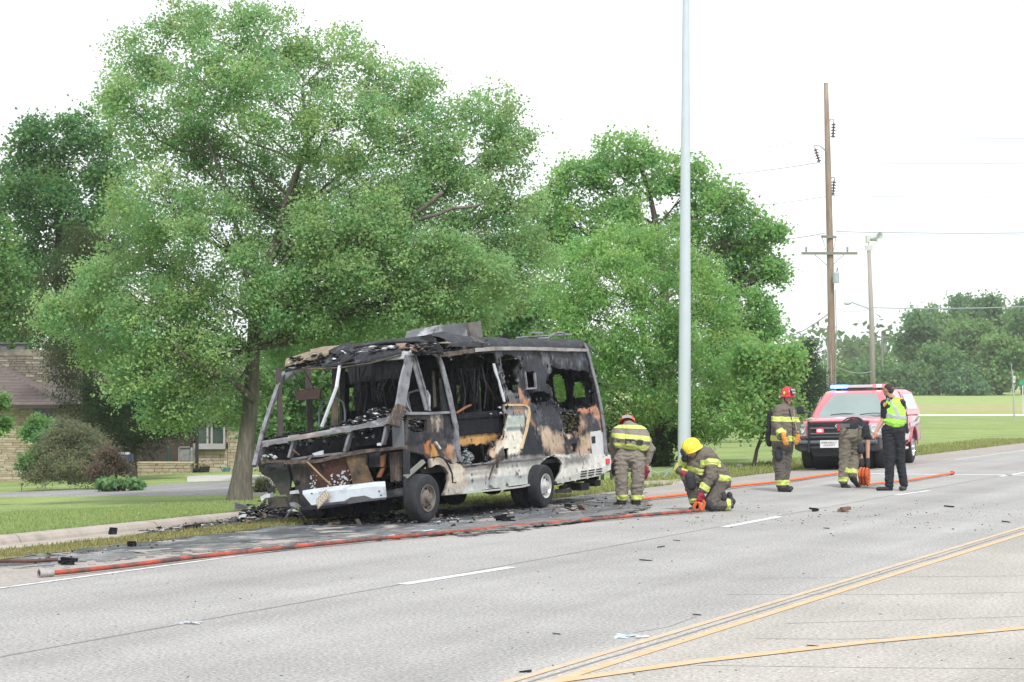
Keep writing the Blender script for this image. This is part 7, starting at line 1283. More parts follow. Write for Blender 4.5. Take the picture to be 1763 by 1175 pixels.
tpart('bar_base', lambda b: (tbox(b, -1.75, 0, 1.865, .26, 1.28, .03), tbox(b, -1.75, .5, 1.845, .1, .06, .04), tbox(b, -1.75, -.5, 1.845, .1, .06, .04)), M_BLK, lb)
tpart('bar_centre', lambda b: tbox(b, -1.74, .05, 1.915, .26, .62, .075), M('bar_lens', (.55, .56, .60), .2, .1, 12), lb, bevel=.012)
tpart('blue_lamp', lambda b: tbox(b, -1.74, -.46, 1.915, .28, .42, .085), emit('blue_lamp', (.16, .38, 1.), 2.0), lb, bevel=.015); tpart('blue_core', lambda b: tbox(b, -1.60, -.44, 1.918, .03, .24, .05), emit('blue_hot', (.65, .85, 1.), 3.2), lb)
tpart('red_lamp', lambda b: tbox(b, -1.74, .50, 1.915, .28, .28, .085), emit('red_bar', (1., .10, .12), 1.6), lb, bevel=.015); tpart('red_core', lambda b: tbox(b, -1.60, .52, 1.918, .03, .12, .05), emit('red_hot', (1., .7, .68), 3.0), lb)
tpart('rear_bumper', lambda b: tbox(b, -4.95, 0, .62, .18, 1.9, .16), M_CHROME, bevel=.02); tpart('roof_rail', lambda b: [b.tube([t(-3.0, s * .62, 1.86), t(-4.4, s * .6, 1.86)], .02, 6) for s in (1, -1)], M_BLK)['kind'] = 'stuff'
tpart('chassis', lambda b: tbox(b, -1.9, 0, .42, 5.2, 1.3, .18), M_BLK)
tpart('step_bar', lambda b: b.tube([t(-.7, .98, .40), t(-2.6, .98, .40)], .045, 10), M_CHROME)
# ------------------------------------------------------------------ people
def cap_(b, p0, r0, p1, r1, seg=14):
    p0, p1 = Vector(p0), Vector(p1); d = p1 - p0; L = max(d.length, 1e-4); ax = d / L; prof = []
    for k in range(6): a = -math.pi / 2 + k * math.pi / 12; prof.append((max(r0 * math.cos(a), 1e-4), r0 * math.sin(a)))
    for k in range(6): a = k * math.pi / 10; prof.append((max(r1 * math.cos(a), 1e-4), L + r1 * math.sin(a)))
    n0 = len(b.v); b.lathe(p0, ax, prof, seg); n = len(prof)
    b.f.append(tuple(n0 + k for k in range(seg))[::-1]); b.f.append(tuple(n0 + (n - 1) * seg + k for k in range(seg))); b.m += [0, 0]; b.c += [None, None]
def ell_(b, c, rx, ry, rz, R=None, seg=18):
    c = Vector(c); base = len(b.v); n = 12
    for i in range(n + 1):
        a = -math.pi / 2 + math.pi * i / n; rr = max(math.cos(a), 1e-3)
        for k in range(seg):
            th = 2 * math.pi * k / seg; p = Vector((rx * rr * math.cos(th), ry * rr * math.sin(th), rz * math.sin(a))); b.v.append(tuple(c + (R @ p if R is not None else p)))
    for i in range(n):
        for k in range(seg): a = base + i * seg + k; c2 = base + i * seg + (k + 1) % seg; b.f.append((a, c2, c2 + seg, a + seg)); b.m.append(0); b.c.append(None)
    b.f.append(tuple(base + k for k in range(seg))[::-1]); b.f.append(tuple(base + n * seg + k for k in range(seg))); b.m += [0, 0]; b.c += [None, None]
def grow(name, fn, vox, mat, parent, it=4, fold=0., fs=9., fdir=None, seed=0):
    """closed shapes fused to one continuous skin"""
    b = MB(); fn(b); me = b.mesh(name, mat); bm = bmesh.new(); bm.from_mesh(me); bmesh.ops.recalc_face_normals(bm, faces=bm.faces); bm.to_mesh(me); bm.free()
    o = bpy.data.objects.new('tmp', me); COLL.objects.link(o); m = o.modifiers.new('r', 'REMESH'); m.mode = 'VOXEL'; m.voxel_size = vox; m.adaptivity = 0
    s = o.modifiers.new('s', 'SMOOTH'); s.factor = .5; s.iterations = it
    bpy.context.view_layer.update(); dg = bpy.context.evaluated_depsgraph_get(); nm = bpy.data.meshes.new_from_object(o.evaluated_get(dg)); bpy.data.objects.remove(o); nm.materials.clear(); nm.materials.append(mat)
    if fold:
        n = len(nm.vertices); co = np.empty(n * 3, 'f'); nm.vertices.foreach_get('co', co); co = co.reshape(-1, 3); no = np.array([v.normal[:] for v in nm.vertices])
        sc = fdir or (1, 1, 2.2); d = np.array([noise.noise(Vector((c[0] * sc[0] * fs + seed, c[1] * sc[1] * fs, c[2] * sc[2] * fs))) + .5 * noise.noise(Vector((c[0] * fs * 2.3, c[1] * fs * 2.3 + seed, c[2] * fs * 3.6))) for c in co]); d = np.abs(d) * 2 - .5
        co = co + no * (d * fold)[:, None]; nm.vertices.foreach_set('co', co.astype('f').ravel()); nm.update()
    nm.shade_smooth(); return link(name, nm, parent)
def band(o, p, ax, hh, R, mats, name='reflective_band', off=.005, silver=True, sel=None):
    """reflective tape: the strip of cloth between two planes, lifted off the cloth and given edges"""
    me = o.data; base = ORG[o.name]; ax = Vector(ax).normalized(); p = Vector(p) - base; bm = bmesh.new(); bm.from_mesh(me)
    for k in (-hh, -hh * .42, hh * .42, hh):
        fs = [f for f in bm.faces if (f.calc_center_median() - p).length < R * 1.15]; ed = set(e for f in fs for e in f.edges); vs_ = set(v for f in fs for v in f.verts)
        bmesh.ops.bisect_plane(bm, geom=list(fs) + list(ed) + list(vs_), plane_co=p + ax * k, plane_no=ax)
    kill = []
    for f in bm.faces:
        c = f.calc_center_median() - p; k = c.dot(ax); rad = (c - ax * k).length
        if abs(k) > hh or rad > R or (sel and not sel(f.calc_center_median() + base)): kill.append(f)
        else: f.material_index = 1 if (silver and abs(k) < hh * .42) else 0
    bmesh.ops.delete(bm, geom=kill, context='FACES')
    if not bm.faces: bm.free(); return None
    bm.normal_update()
    for v in bm.verts: v.co += v.normal * off
    nm = bpy.data.meshes.new(name); bm.to_mesh(nm); bm.free(); nm.materials.clear(); [nm.materials.append(m) for m in mats]; nm.shade_smooth()
    ob = bpy.data.objects.new(name, nm); COLL.objects.link(ob); ob.parent = o; ORG[ob.name] = base; return ob
M_SKIN = M('skin', (.42, .23, .165), .55, .08, 20, spec=.35); M_COAT = M('bunker_coat', (.135, .118, .098), .95, .18, 10, .4, 60); M_COATD = M('bunker_coat_dark', (.105, .094, .082), .95, .2, 10, .4, 60); M_PANTL = M('bunker_trousers_light', (.21, .185, .155), .95, .15, 10, .4, 60, col2=(.155, .135, .112), c2pos=(.45, .7))
M_LIME = M('lime_tape', (.50, .57, .15), .5, .05); M_SILV = M('silver_tape', (.36, .38, .385), .4, .05); M_BOOT = M('rubber_boot', (.022, .023, .027), .45, .1); M_BLACKC = M('black_cloth', (.022, .024, .030), .9, .15, 12, .3, 50); M_PATCH = M('dark_patch', (.035, .038, .045), .8, .15); M_GLRED = M('red_glove', (.26, .03, .045), .8, .2, 12); M_GLDK = M('dark_glove', (.04, .038, .042), .8, .2); M_GLOR = M('orange_glove', (.62, .28, .06), .7, .2); M_VEST = M('lime_vest', (.38, .82, .10), .6, .05)
TAPE = [M_LIME, M_SILV]; HAIR = M('dark_hair', (.045, .032, .030), .7, .3, 60, .4, 90)
def hand(b, w, f, up, size=1., curl=.6, side=1):
    """palm and five separate curled fingers; w wrist, f direction of the fingers, up back-of-hand normal"""
    f = Vector(f).normalized(); up = Vector(up); up = (up - f * up.dot(f)).normalized(); s = f.cross(up) * side; S_ = size
    cap_(b, w, .030 * S_, w + f * .03 * S_, .034 * S_, 10); 
    for k in range(3): cap_(b, w + f * .03 * S_ + s * (k - 1) * .022 * S_, .019 * S_, w + f * .085 * S_ + s * (k - 1) * .024 * S_, .017 * S_, 8)
    for k, L in enumerate((.078, .088, .082, .064)):
        p = w + f * .088 * S_ + s * ((k - 1.5) * .0205) * S_; d = f; r = .0098 * S_
        for j in range(3):
            d = (d * math.cos(curl * (.7 if j == 0 else 1)) - up * math.sin(curl * (.7 if j == 0 else 1))).normalized(); u2 = (up + d * 0)
            q = p + d * L * (.42, .32, .26)[j] * S_; cap_(b, p, r, q, r * .93, 8); p = q; r *= .93; up_n = up
            up = (up - d * up.dot(d)).normalized() if (up - d * up.dot(d)).length > 1e-3 else up
        up = up_n
    th = w + f * .025 * S_ - s * .030 * S_; t1 = th + (f * .6 - s * .8 - up * .2).normalized() * .040 * S_; t2 = t1 + (f * .85 - up * .5).normalized() * .030 * S_; cap_(b, th, .015 * S_, t1, .0125 * S_, 8); cap_(b, t1, .0125 * S_, t2, .0105 * S_, 8)
def face(b, c, fw_, up=(0, 0, 1), s=1.):
    """skull, jaw, nose, brow, lips, chin and ears around head centre c, looking along fw_"""
    fw_ = Vector(fw_).normalized(); up = Vector(up); up = (up - fw_ * up.dot(fw_)).normalized(); sd = fw_.cross(up); R = Matrix((sd, fw_, up)).transposed(); P = lambda x, y, z: Vector(c) + (sd * x + fw_ * y + up * z) * s
    ell_(b, P(0, -.012, .022), .076 * s, .094 * s, .092 * s, R); ell_(b, P(0, .022, -.048), .058 * s, .062 * s, .062 * s, R); cap_(b, P(0, .062, -.082), .022 * s, P(0, .050, -.070), .030 * s, 8)
    cap_(b, P(0, .084, .012), .010 * s, P(0, .108, -.024), .014 * s, 8)
    for x in (-1, 1):
        cap_(b, P(x * .012, .084, .026), .011 * s, P(x * .044, .070, .026), .012 * s, 8); ell_(b, P(x * .076, -.004, -.004), .010 * s, .020 * s, .033 * s, R, 10); ell_(b, P(x * .040, .058, -.030), .024 * s, .024 * s, .022 * s, R, 10)
    cap_(b, P(-.020, .078, -.053), .0075 * s, P(.020, .078, -.053), .0075 * s, 8); cap_(b, P(-.015, .078, -.063), .0075 * s, P(.015, .078, -.063), .0075 * s, 8)
    return P
def eyes(par, P, s=1.):
    for x in (-1, 1):
        b = MB(); ell_(b, P(x * .030, .076, .006), .013 * s, .010 * s, .008 * s, None, 10); e = b.build('eye', M('eye_white', (.45, .42, .40), .3), par, smooth=True); b = MB(); ell_(b, P(x * .030, .086, .006), .006 * s, .004 * s, .006 * s, None, 8); b.build('iris', M('iris', (.04, .03, .025), .3), e, smooth=True)
def helmet(par, c, R, mat, rad=(.118, .145, .125), brim=.185, brimz=-.02, flat=1., ridge=True, z_tilt=0):
    """fire helmet: domed shell with raised ribs and a wide brim longer at the back. local y is forward"""
    r = root('helmet', c, None, None); r.parent = par; r.location = ORG[r.name] - ORG[par.name]; c = Vector(c)
    b = MB(); n, seg = 9, 28; prof = []
    for i in range(n + 1):
        a = math.pi / 2 * i / n
        for k in range(seg): th = 2 * math.pi * k / seg; b.v.append(tuple(c + R @ Vector((rad[0] * math.cos(a) * math.cos(th), rad[1] * math.cos(a) * math.sin(th), rad[2] * math.sin(a) ** .9))))
    for i in range(n):
        for k in range(seg): a = i * seg + k; d = i * seg + (k + 1) % seg; b.f.append((a, d, d + seg, a + seg)); b.m.append(0); b.c.append(None)
    b.build('shell', mat, r, smooth=True, fix=True)
    b = MB()
    for ring, (k1, z) in enumerate(((.96, .004), (1.0, -.004), (brim / rad[0], brimz), (brim / rad[0] * 1.0, brimz - .010), (.97, -.016))):
        for k in range(seg):
            th = 2 * math.pi * k / seg; back = max(0, -math.sin(th)); ext = 1 + (.22 * back ** 2 if ring in (2, 3) else 0); sag = -.03 * back ** 2 if ring in (2, 3) else 0
            b.v.append(tuple(c + R @ Vector((rad[0] * k1 * math.cos(th) * (1 if ring not in (2, 3) else .92), rad[1] * (k1 if ring not in (2, 3) else k1 * .80) * math.sin(th) * ext, z + sag))))
    for i in range(5):
        for k in range(seg): a = i * seg + k; d = i * seg + (k + 1) % seg; j = (i + 1) % 5; b.f.append((a, d, j * seg + (k + 1) % seg, j * seg + k)); b.m.append(0); b.c.append(None)
    b.build('brim', mat, r, smooth=True, fix=True)
    if ridge:
        for ang in (0, math.pi / 4, -math.pi / 4, math.pi / 2):
            dr = Vector((math.sin(ang), math.cos(ang), 0)); b = MB(); b.tube([c + R @ Vector((dr.x * rad[0] * math.cos(a), dr.y * rad[1] * math.cos(a), rad[2] * abs(math.sin(a)) ** .9 + .002)) for a in [math.radians(x) for x in range(8, 173, 15)]], .007, 6); b.build('ridge', mat, r, smooth=True)
    return r
def J(Z):
    return lambda px, py, dy=0.: PX(px, py, Z + dy)
# ---- officer in lime vest (seen from behind, looking at the pickup)
Zo = G(1530, 845).y; j = J(Zo); off_ = root('person', PX(1535, 846, Zo), 'person in lime safety vest over black uniform seen from behind beside the pickup', 'person')
HD = j(1529, 671); sh1, sh2 = j(1524, 696, .05), j(1551, 695, -.05); el1, wr1 = j(1521, 722, .02), j(1508, 744, -.05); el2, wr2 = j(1556, 722, .15), j(1549, 735, .3); h1_, h2_ = j(1529, 742, .03), j(1547, 742, -.03); k1, k2 = j(1532, 790, .0), j(1549, 787, .05); a1, a2 = j(1531, 834, .02), j(1555, 832, .08)
def body_o(b):
    P = face(b, HD, (-.66, .74, -.02), s=1.05); cap_(b, HD + Vector((.01, -.01, -.06)), .062, j(1535, 690), .068); ell_(b, j(1537, 712), .185, .12, .26); ell_(b, j(1538, 738), .17, .12, .14)
    for s_, e_, w_ in ((sh1, el1, wr1), (sh2, el2, wr2)): cap_(b, s_, .062, e_, .048); cap_(b, e_, .047, w_, .030)
    for h_, k_, a_ in ((h1_, k1, a1), (h2_, k2, a2)): cap_(b, h_, .095, k_, .062); cap_(b, k_, .060, a_, .042)
    hand(b, wr1, (wr1 - el1).normalized() + Vector((-.1, 0, -.5)), (-.5, -.8, .2), 1.05, .95); hand(b, wr2, (-.5, .6, -.4), (0, 0, 1), 1., .6)
bo = grow('body', body_o, .0095, M_SKIN, off_, 2); _P = face(MB(), HD, (-.66, .74, -.02), s=1.05); eyes(off_, _P, 1.05)
grow('hair', lambda b: (ell_(b, HD + Vector((.014, -.014, .036)), .086, .092, .082), ell_(b, HD + Vector((.035, -.035, -.005)), .066, .066, .075)), .010, HAIR, off_, 2, .004, 25)
shirt = grow('shirt', lambda b: (ell_(b, j(1538, 712), .20, .135, .27), cap_(b, sh1, .085, j(1523, 718, .03), .076), cap_(b, sh2, .085, el2, .066), cap_(b, j(1536, 693), .10, j(1537, 700), .15), cap_(b, sh1, .09, sh2, .09), cap_(b, HD + Vector((.02, 0, -.12)), .062, j(1535, 692), .09)), .011, M_BLACKC, off_, 3, .006, 9, seed=1)
b = MB(); b.lathe(j(1524.5, 697, -.055), (-.15, -1, .1), [(0, .0), (.043, 0), (.043, -.01), (0, -.01)], 16); b.lathe(j(1524.5, 697, -.060), (-.15, -1, .1), [(0, .0), (.028, 0), (.028, -.01), (0, -.01)], 12, 1); b.build('sleeve_patch', [M('gold_patch', (.50, .36, .10), .7, .2, 60), M('gold_centre', (.38, .24, .05), .7, .2)], shirt)
def in_vest(p): return True
vest = grow('safety_vest', lambda b: (ell_(b, j(1540, 711), .205, .155, .235), cap_(b, j(1541, 700, 0), .17, j(1541, 722), .205), cap_(b, j(1532, 694), .085, j(1548, 693), .085), ell_(b, j(1540, 724), .22, .165, .06)), .011, M_VEST, off_, 3, .008, 8, seed=2)
band(vest, j(1540, 718), (.12, 0, 1), .034, .5, [M_SILV, M_SILV]); b = MB(); 
def strap(pts, w):
    def f(b):
        n = len(pts)
        for i, p in enumerate(pts):
            d = (pts[min(i + 1, n - 1)] - pts[max(i - 1, 0)]).normalized(); s = d.cross(Vector((0, -1, 0))).normalized() * w
            b.v += [tuple(p - s), tuple(p + s), tuple(p + s + Vector((0, .03, 0))), tuple(p - s + Vector((0, .03, 0)))]
        for i in range(n - 1):
            for k in range(4): a = i * 4 + k; c = i * 4 + (k + 1) % 4; b.f.append((a, c, c + 4, a + 4)); b.m.append(0); b.c.append(None)
    return f
def on_surf(o, p):
    """drop a point onto a garment from the camera side"""
    org = Vector((0, 0, CAM_H)); d = (p - org).normalized(); base = ORG[o.name]; bvh = BV.setdefault(o.name, BVHTree.FromPolygons([v.co[:] for v in o.data.vertices], [tuple(f.vertices) for f in o.data.polygons])); h = bvh.ray_cast(org - base, d)
    return (h[0] + base - d * .006) if h[0] is not None else p
from mathutils.bvhtree import BVHTree
BV = {}
for pts in ([(1527, 687), (1531, 689), (1536, 694), (1541, 702), (1545, 712), (1546, 717)],): P_ = [on_surf(vest, j(*q, -.25)) for q in pts]; b = MB(); strap(P_, .026)(b); b.build('vest_strap', M_SILV, vest)
text_on('vest_lettering', 'FIRE', on_surf(vest, j(1545.5, 686.5, -.2)) + Vector((0, -.012, 0)), Vector((.93, -.06, -.20)), (.1, .2, 1), .05, M('orange_print', (.75, .22, .08), .6), vest, w=.13, thick=.004)
trs = grow('trousers', lambda b: (ell_(b, j(1539, 738), .195, .145, .15), cap_(b, h1_, .128, k1, .098), cap_(b, k1, .098, j(1531, 836, .02), .076), cap_(b, h2_, .128, k2, .098), cap_(b, k2, .096, j(1556, 833, .08), .076)), .012, M_BLACKC, off_, 3, .010, 8, seed=3)
for (a_, toe, nm) in ((j(1532, 838), j(1512, 842, -.06), 0), (j(1556, 836, .08), j(1551, 841, -.18), 1)):
    grow('boot', lambda b: (cap_(b, a_ + Vector((0, 0, .03)), .055, a_ + Vector((.01, .01, -.04)), .052), cap_(b, a_ + Vector((.015, .02, -.045)), .045, toe, .040), ), .010, M_BOOT, off_, 2)
b = MB(); b.box(j(1560, 736, -.02), (.06, .07, .13)); b.tube([j(1561, 731, -.02), j(1562, 724, -.02)], .006, 5); b.build('radio', M_BOOT, off_, bevel=.008)
b = MB(); b.box(j(1562, 742, 0), (.05, .05, .10)); b.build('pouch', M_BOOT, off_, bevel=.008)
# ---- standing firefighter with red helmet
Zf = G(1350, 847).y; j = J(Zf); ff = root('person', PX(1347, 849, Zf), 'firefighter standing upright in dark coat with red helmet and orange gloves', 'person')
HD = j(1356, 686); sh1, sh2 = j(1340, 706, -.10), j(1361, 706, .08); el1, wr1 = j(1337, 734, -.20), j(1349, 753, -.34); el2, wr2 = j(1371, 732, .05), j(1373, 752, -.05); h1_, h2_ = j(1340, 768), j(1355, 768, .08); k1, k2 = j(1342, 805, -.03), j(1352, 805, .12); a1, a2 = j(1345, 838, -.02), j(1349, 836, .12)
FD = Vector((.55, -.80, -.22))
def body_f(b):
    face(b, HD, FD, s=1.0); cap_(b, HD + Vector((-.02, .01, -.07)), .06, j(1350, 704), .065); ell_(b, j(1350, 728), .17, .12, .28); ell_(b, j(1348, 762), .16, .12, .14)
    for s_, e_, w_ in ((sh1, el1, wr1), (sh2, el2, wr2)): cap_(b, s_, .06, e_, .046); cap_(b, e_, .045, w_, .030)
    for h_, k_, a_ in ((h1_, k1, a1), (h2_, k2, a2)): cap_(b, h_, .09, k_, .06); cap_(b, k_, .058, a_, .04)
grow('body', body_f, .010, M_SKIN, ff, 2); _P = face(MB(), HD, FD); eyes(ff, _P)
coat = grow('coat', lambda b: (ell_(b, j(1348, 728), .215, .175, .30), cap_(b, j(1348, 712), .17, j(1347, 756), .215), cap_(b, sh1, .085, sh2, .085), cap_(b, sh1, .090, el1, .080), cap_(b, el1, .080, j(1347, 750, -.31), .066), cap_(b, sh2, .095, el2, .080), cap_(b, el2, .078, j(1373, 748, -.03), .062), cap_(b, j(1351, 700), .085, j(1352, 706), .10)), .012, M_COAT, ff, 3, .014, 7, seed=11)
arm1 = lambda p: True
band(coat, j(1348, 755), (0.02, 0, 1), .048, .5, TAPE, sel=lambda p: (p - j(1346, 747, -.28)).length > .15); band(coat, j(1350, 722), (.04, 0, 1), .045, .5, TAPE)
band(coat, j(1344, 745, -.27), (wr1 - el1), .042, .13, TAPE, off=.008)
b = MB(); P_ = [on_surf(coat, j(x, y, -.3)) for x, y in ((1357, 704), (1361, 720), (1364, 738), (1364, 755), (1362, 768))]; strap(P_, .022)(b); b.build('coat_flap', M_BLACKC, coat); b = MB(); P_ = [on_surf(coat, j(x, y, -.3)) for x, y in ((1366, 706), (1369, 722), (1371, 740), (1370, 752))]; strap(P_, .012)(b); b.build('harness_strap', M('tan_strap', (.25, .21, .16), .8), coat)
grow('air_pack', lambda b: (cap_(b, j(1326, 712, .12), .06, j(1325, 758, .12), .06), cap_(b, j(1324, 745, .1), .07, j(1325, 764, .1), .06)), .012, M_BLACKC, ff, 3)
tr = grow('trousers', lambda b: (ell_(b, j(1348, 765), .20, .16, .14), cap_(b, h1_, .125, k1, .105), cap_(b, k1, .105, j(1345, 834, -.02), .098), cap_(b, h2_, .12, k2, .10), cap_(b, k2, .10, j(1350, 832, .12), .09)), .012, M_COATD, ff, 3, .014, 7, seed=12)
band(tr, j(1346, 831), (0, 0, 1), .045, .5, TAPE)
grow('leg_pocket', lambda b: cap_(b, j(1341, 779, -.12), .075, j(1341, 787, -.12), .075), .012, M_PATCH, ff, 3)
for a_, toe in ((j(1345, 839, -.02), j(1360, 843.5, -.12)), (j(1350, 837, .12), j(1362, 841, .05))): grow('boot', lambda b: (cap_(b, a_, .075, a_ + Vector((0, 0, -.03)), .07), cap_(b, a_ + Vector((0, 0, -.055)), .050, toe, .042)), .010, M_BOOT, ff, 2)
for w_, f_, u_ in ((wr1, (.35, -.2, -1), (-.3, -.9, 0)), (wr2, (-.2, -.1, -1), (.4, -.8, 0))): grow('glove', lambda b: (hand(b, w_, f_, u_, 1.1, .7), cap_(b, w_ + Vector((0, 0, .05)), .050, w_, .045)), .009, M_GLOR, ff, 1)
Rh = Matrix(((FD.cross(EZ)).normalized(), Vector((FD.x, FD.y, 0)).normalized(), EZ)).transposed()
M_HRED = M('red_helmet', (.50, .035, .045), .3, .15, 12, spec=.5); hl = helmet(ff, HD + Vector((0, 0, .055)), Rh, M_HRED, (.112, .135, .145), .150)
sc_ = HD + Vector((0, 0, .055)) + Rh @ Vector((0, .132, .062)); b = MB(); up_ = (Rh @ Vector((0, -.45, 1))).normalized(); rt_ = Rh @ Vector((1, 0, 0)); nn_ = up_.cross(rt_)
b.prism([sc_ + rt_ * x + up_ * y for x, y in ((-.05, -.05), (.05, -.05), (.055, .03), (.03, .065), (-.03, .065), (-.055, .03))], Rh @ Vector((0, .012, 0))); shd = b.build('helmet_shield', M('shield_black', (.03, .022, .025), .5), hl)
text_on('shield_lettering', 'FIRE\n260', sc_ + Rh @ Vector((0, .02, .006)), Rh @ Vector((-1, 0, 0)), up_, .036, M('shield_white', (.62, .58, .58), .6), shd, w=.085, thick=.003)
b = MB(); ell_(b, HD + Vector((0, 0, .09)) + Rh @ Vector((.098, .02, 0)), .02, .028, .034, Rh); b.build('helmet_sticker', M('yellow_sticker', (.80, .55, .06), .5), hl, smooth=True)
b = MB(); [b.tube([HD + Rh @ Vector((s * .10, 0, .05)), HD + Rh @ Vector((s * .085, .02, -.04)), HD + Rh @ Vector((s * .04, .05, -.10))], .008, 5) for s in (1, -1)]; b.build('chin_strap', M_BLACKC, hl)
b = MB(); b.lathe(HD + Rh @ Vector((.11, -.06, .025)), Rh @ Vector((1, 0, 0)), [(0, -.02), (.022, -.02), (.022, .03), (0, .03)], 10); b.build('goggles', M_CHROME, hl)
# ---- firefighter bending over at the left (seen from behind)
Zb = G(1078, 871).y; j = J(Zb); fb = root('person', PX(1080, 872, Zb), 'firefighter bending forward away from the camera in tan trousers and red-orange helmet', 'person')
hp1, hp2 = j(1070, 792), j(1098, 792); sA, sB = j(1062, 748, .48), j(1107, 750, .48); nk = j(1083, 740, .60); HD = j(1080, 733, .78)
k1, k2 = j(1070, 826, -.03), j(1098, 826, -.03); a1, a2 = j(1071, 862), j(1095, 862); eA, wA = j(1054, 768, .55), j(1056, 800, .52); eB, wB = j(1119, 775, .45), j(1113, 806, .40)
def body_b(b):
    face(b, HD, (0, .6, -.8), (0, .8, .5)); cap_(b, nk, .06, HD, .06); cap_(b, j(1084, 768, .10), .13, j(1084, 752, .45), .13); cap_(b, sA, .08, sB, .08)
    for s_, e_, w_ in ((sA, eA, wA), (sB, eB, wB)): cap_(b, s_, .06, e_, .048); cap_(b, e_, .046, w_, .03)
    for h_, k_, a_ in ((hp1, k1, a1), (hp2, k2, a2)): cap_(b, h_, .10, k_, .062); cap_(b, k_, .06, a_, .042)
grow('body', body_b, .012, M_SKIN, fb, 2)
coat = grow('coat', lambda b: (cap_(b, j(1069, 763, .05), .115, j(1104, 766, .04), .125), cap_(b, j(1086, 762, -.02), .15, j(1085, 757, .1), .17), cap_(b, j(1088, 758, .02), .165, j(1084, 747, .42), .19), cap_(b, j(1070, 757, .05), .13, j(1066, 747, .42), .13), cap_(b, j(1106, 760, .05), .13, j(1101, 747, .42), .13), cap_(b, sA, .11, sB, .11), cap_(b, sA, .095, eA, .072), cap_(b, eA, .070, j(1057, 785, .52), .06), cap_(b, sB, .100, eB, .080), cap_(b, eB, .078, j(1112, 798, .42), .062), cap_(b, j(1083, 736, .60), .11, nk, .10)), .013, M('bunker_coat_light', (.20, .178, .150), .95, .15, 10, .4, 60), fb, 3, .014, 6, (1.2, 1.2, 1.2), seed=21)
bx_ = (0.10, .30, 1)
def zsel(y0, y1):
    z0, z1 = j(0, y1).z, j(0, y0).z; return z0, z1
for (y, tilt, hh) in ((735.5, .03, .030), (753, .10, .040), (769, .10, .040)):
    org = Vector((0, 0, CAM_H)); pc = j(1084, y); ray = (pc - org).normalized(); nrm_ = ray.cross(Vector((1, 0, -tilt))).normalized()      # plane containing the traced line across the back
    band(coat, on_surf(coat, j(1084, y)), nrm_, hh, .55, TAPE)
b = MB(); P_ = [on_surf(coat, j(x, y, -.3)) for x, y in ((1076, 760.5), (1086, 761), (1096, 761.8), (1106, 763), (1115, 764.5))]; strap(P_, .042)(b); b.build('back_patch', M_PATCH, coat)
tr = grow('trousers', lambda b: (ell_(b, j(1084, 786, .04), .23, .17, .15), cap_(b, hp1, .122, k1, .104), cap_(b, k1, .103, j(1071, 856), .100), cap_(b, hp2, .122, k2, .104), cap_(b, k2, .103, j(1096, 856), .096)), .013, M_PANTL, fb, 3, .015, 6, (1, 1, 2.4), seed=22)
band(tr, j(1083, 856.5), (0, 0, 1), .040, .6, TAPE)
grow('leg_pocket', lambda b: (cap_(b, j(1063, 795, .0), .07, j(1063, 801, 0), .07)), .012, M_PATCH, fb, 3)
for a_, toe in ((j(1070, 866), j(1060, 869.5, .05)), (j(1095, 865), j(1092, 868.5, .15))): grow('boot', lambda b: (cap_(b, a_ + Vector((0, 0, .02)), .082, a_ + Vector((0, 0, -.01)), .078), cap_(b, a_ + Vector((0, 0, -.02)), .055, toe, .045)), .011, M_BOOT, fb, 2)
grow('glove', lambda b: hand(b, wB, (-.1, .1, -1), (.6, -.7, 0), 1.3, .35), .009, M_GLRED, fb, 1); grow('glove', lambda b: hand(b, wA, (.1, .1, -1), (-.6, -.7, 0), 1.3, .35), .009, M_GLDK, fb, 1)
FDb = Vector((0, .62, -.78)); upb = Vector((0, .78, .62)); Rb = Matrix((FDb.cross(upb), FDb, upb)).transposed()
hl = helmet(fb, j(1080, 730, .78), Rb, M('orange_red_helmet', (.62, .075, .03), .4, .15, 12), (.135, .155, .13), .155, flat=.6); b = MB(); P_ = [j(x, y, .60) for x, y in ((1071, 718.5), (1076, 717.5), (1081, 717.2), (1087, 718))]; strap(P_, .022)(b); b.build('helmet_reflector', M_SILV, hl)
# ---- kneeling firefighter with yellow helmet
Zk = G(1225, 880).y; j = J(Zk); fk = root('person', PX(1215, 882, Zk), 'firefighter kneeling on one knee with yellow helmet holding the orange hose end', 'person')
HD = j(1192, 775, -.08); nk = j(1206, 779); sN, sF = j(1224, 789, -.14), j(1192, 786, .12); eN, wN = j(1225, 820, -.24), j(1208, 848, -.26); eF, wF = j(1167, 805, .12), j(1180, 818, -.05); hN, hF = j(1241, 828, -.05), j(1232, 828, .10)
kF, aF_ = j(1186, 824, -.02), j(1199, 868, .06); kN, aN = j(1224, 868, -.14), j(1257, 868, -.02)
FDk = Vector((-.62, -.45, -.68)).normalized()
def body_k(b):
    face(b, HD, FDk, (-.4, -.2, .9)); cap_(b, HD + Vector((.03, .03, -.02)), .06, nk, .065); cap_(b, j(1214, 790), .16, j(1234, 822), .15); cap_(b, sN, .08, sF, .08)
    for s_, e_, w_ in ((sN, eN, wN), (sF, eF, wF)): cap_(b, s_, .062, e_, .048); cap_(b, e_, .046, w_, .03)
    for h_, k_, a_ in ((hN, kN, aN), (hF, kF, aF_)): cap_(b, h_, .10, k_, .065); cap_(b, k_, .06, a_, .042)
grow('body', body_k, .011, M_SKIN, fk, 2); _P = face(MB(), HD, FDk, (-.4, -.2, .9)); eyes(fk, _P)
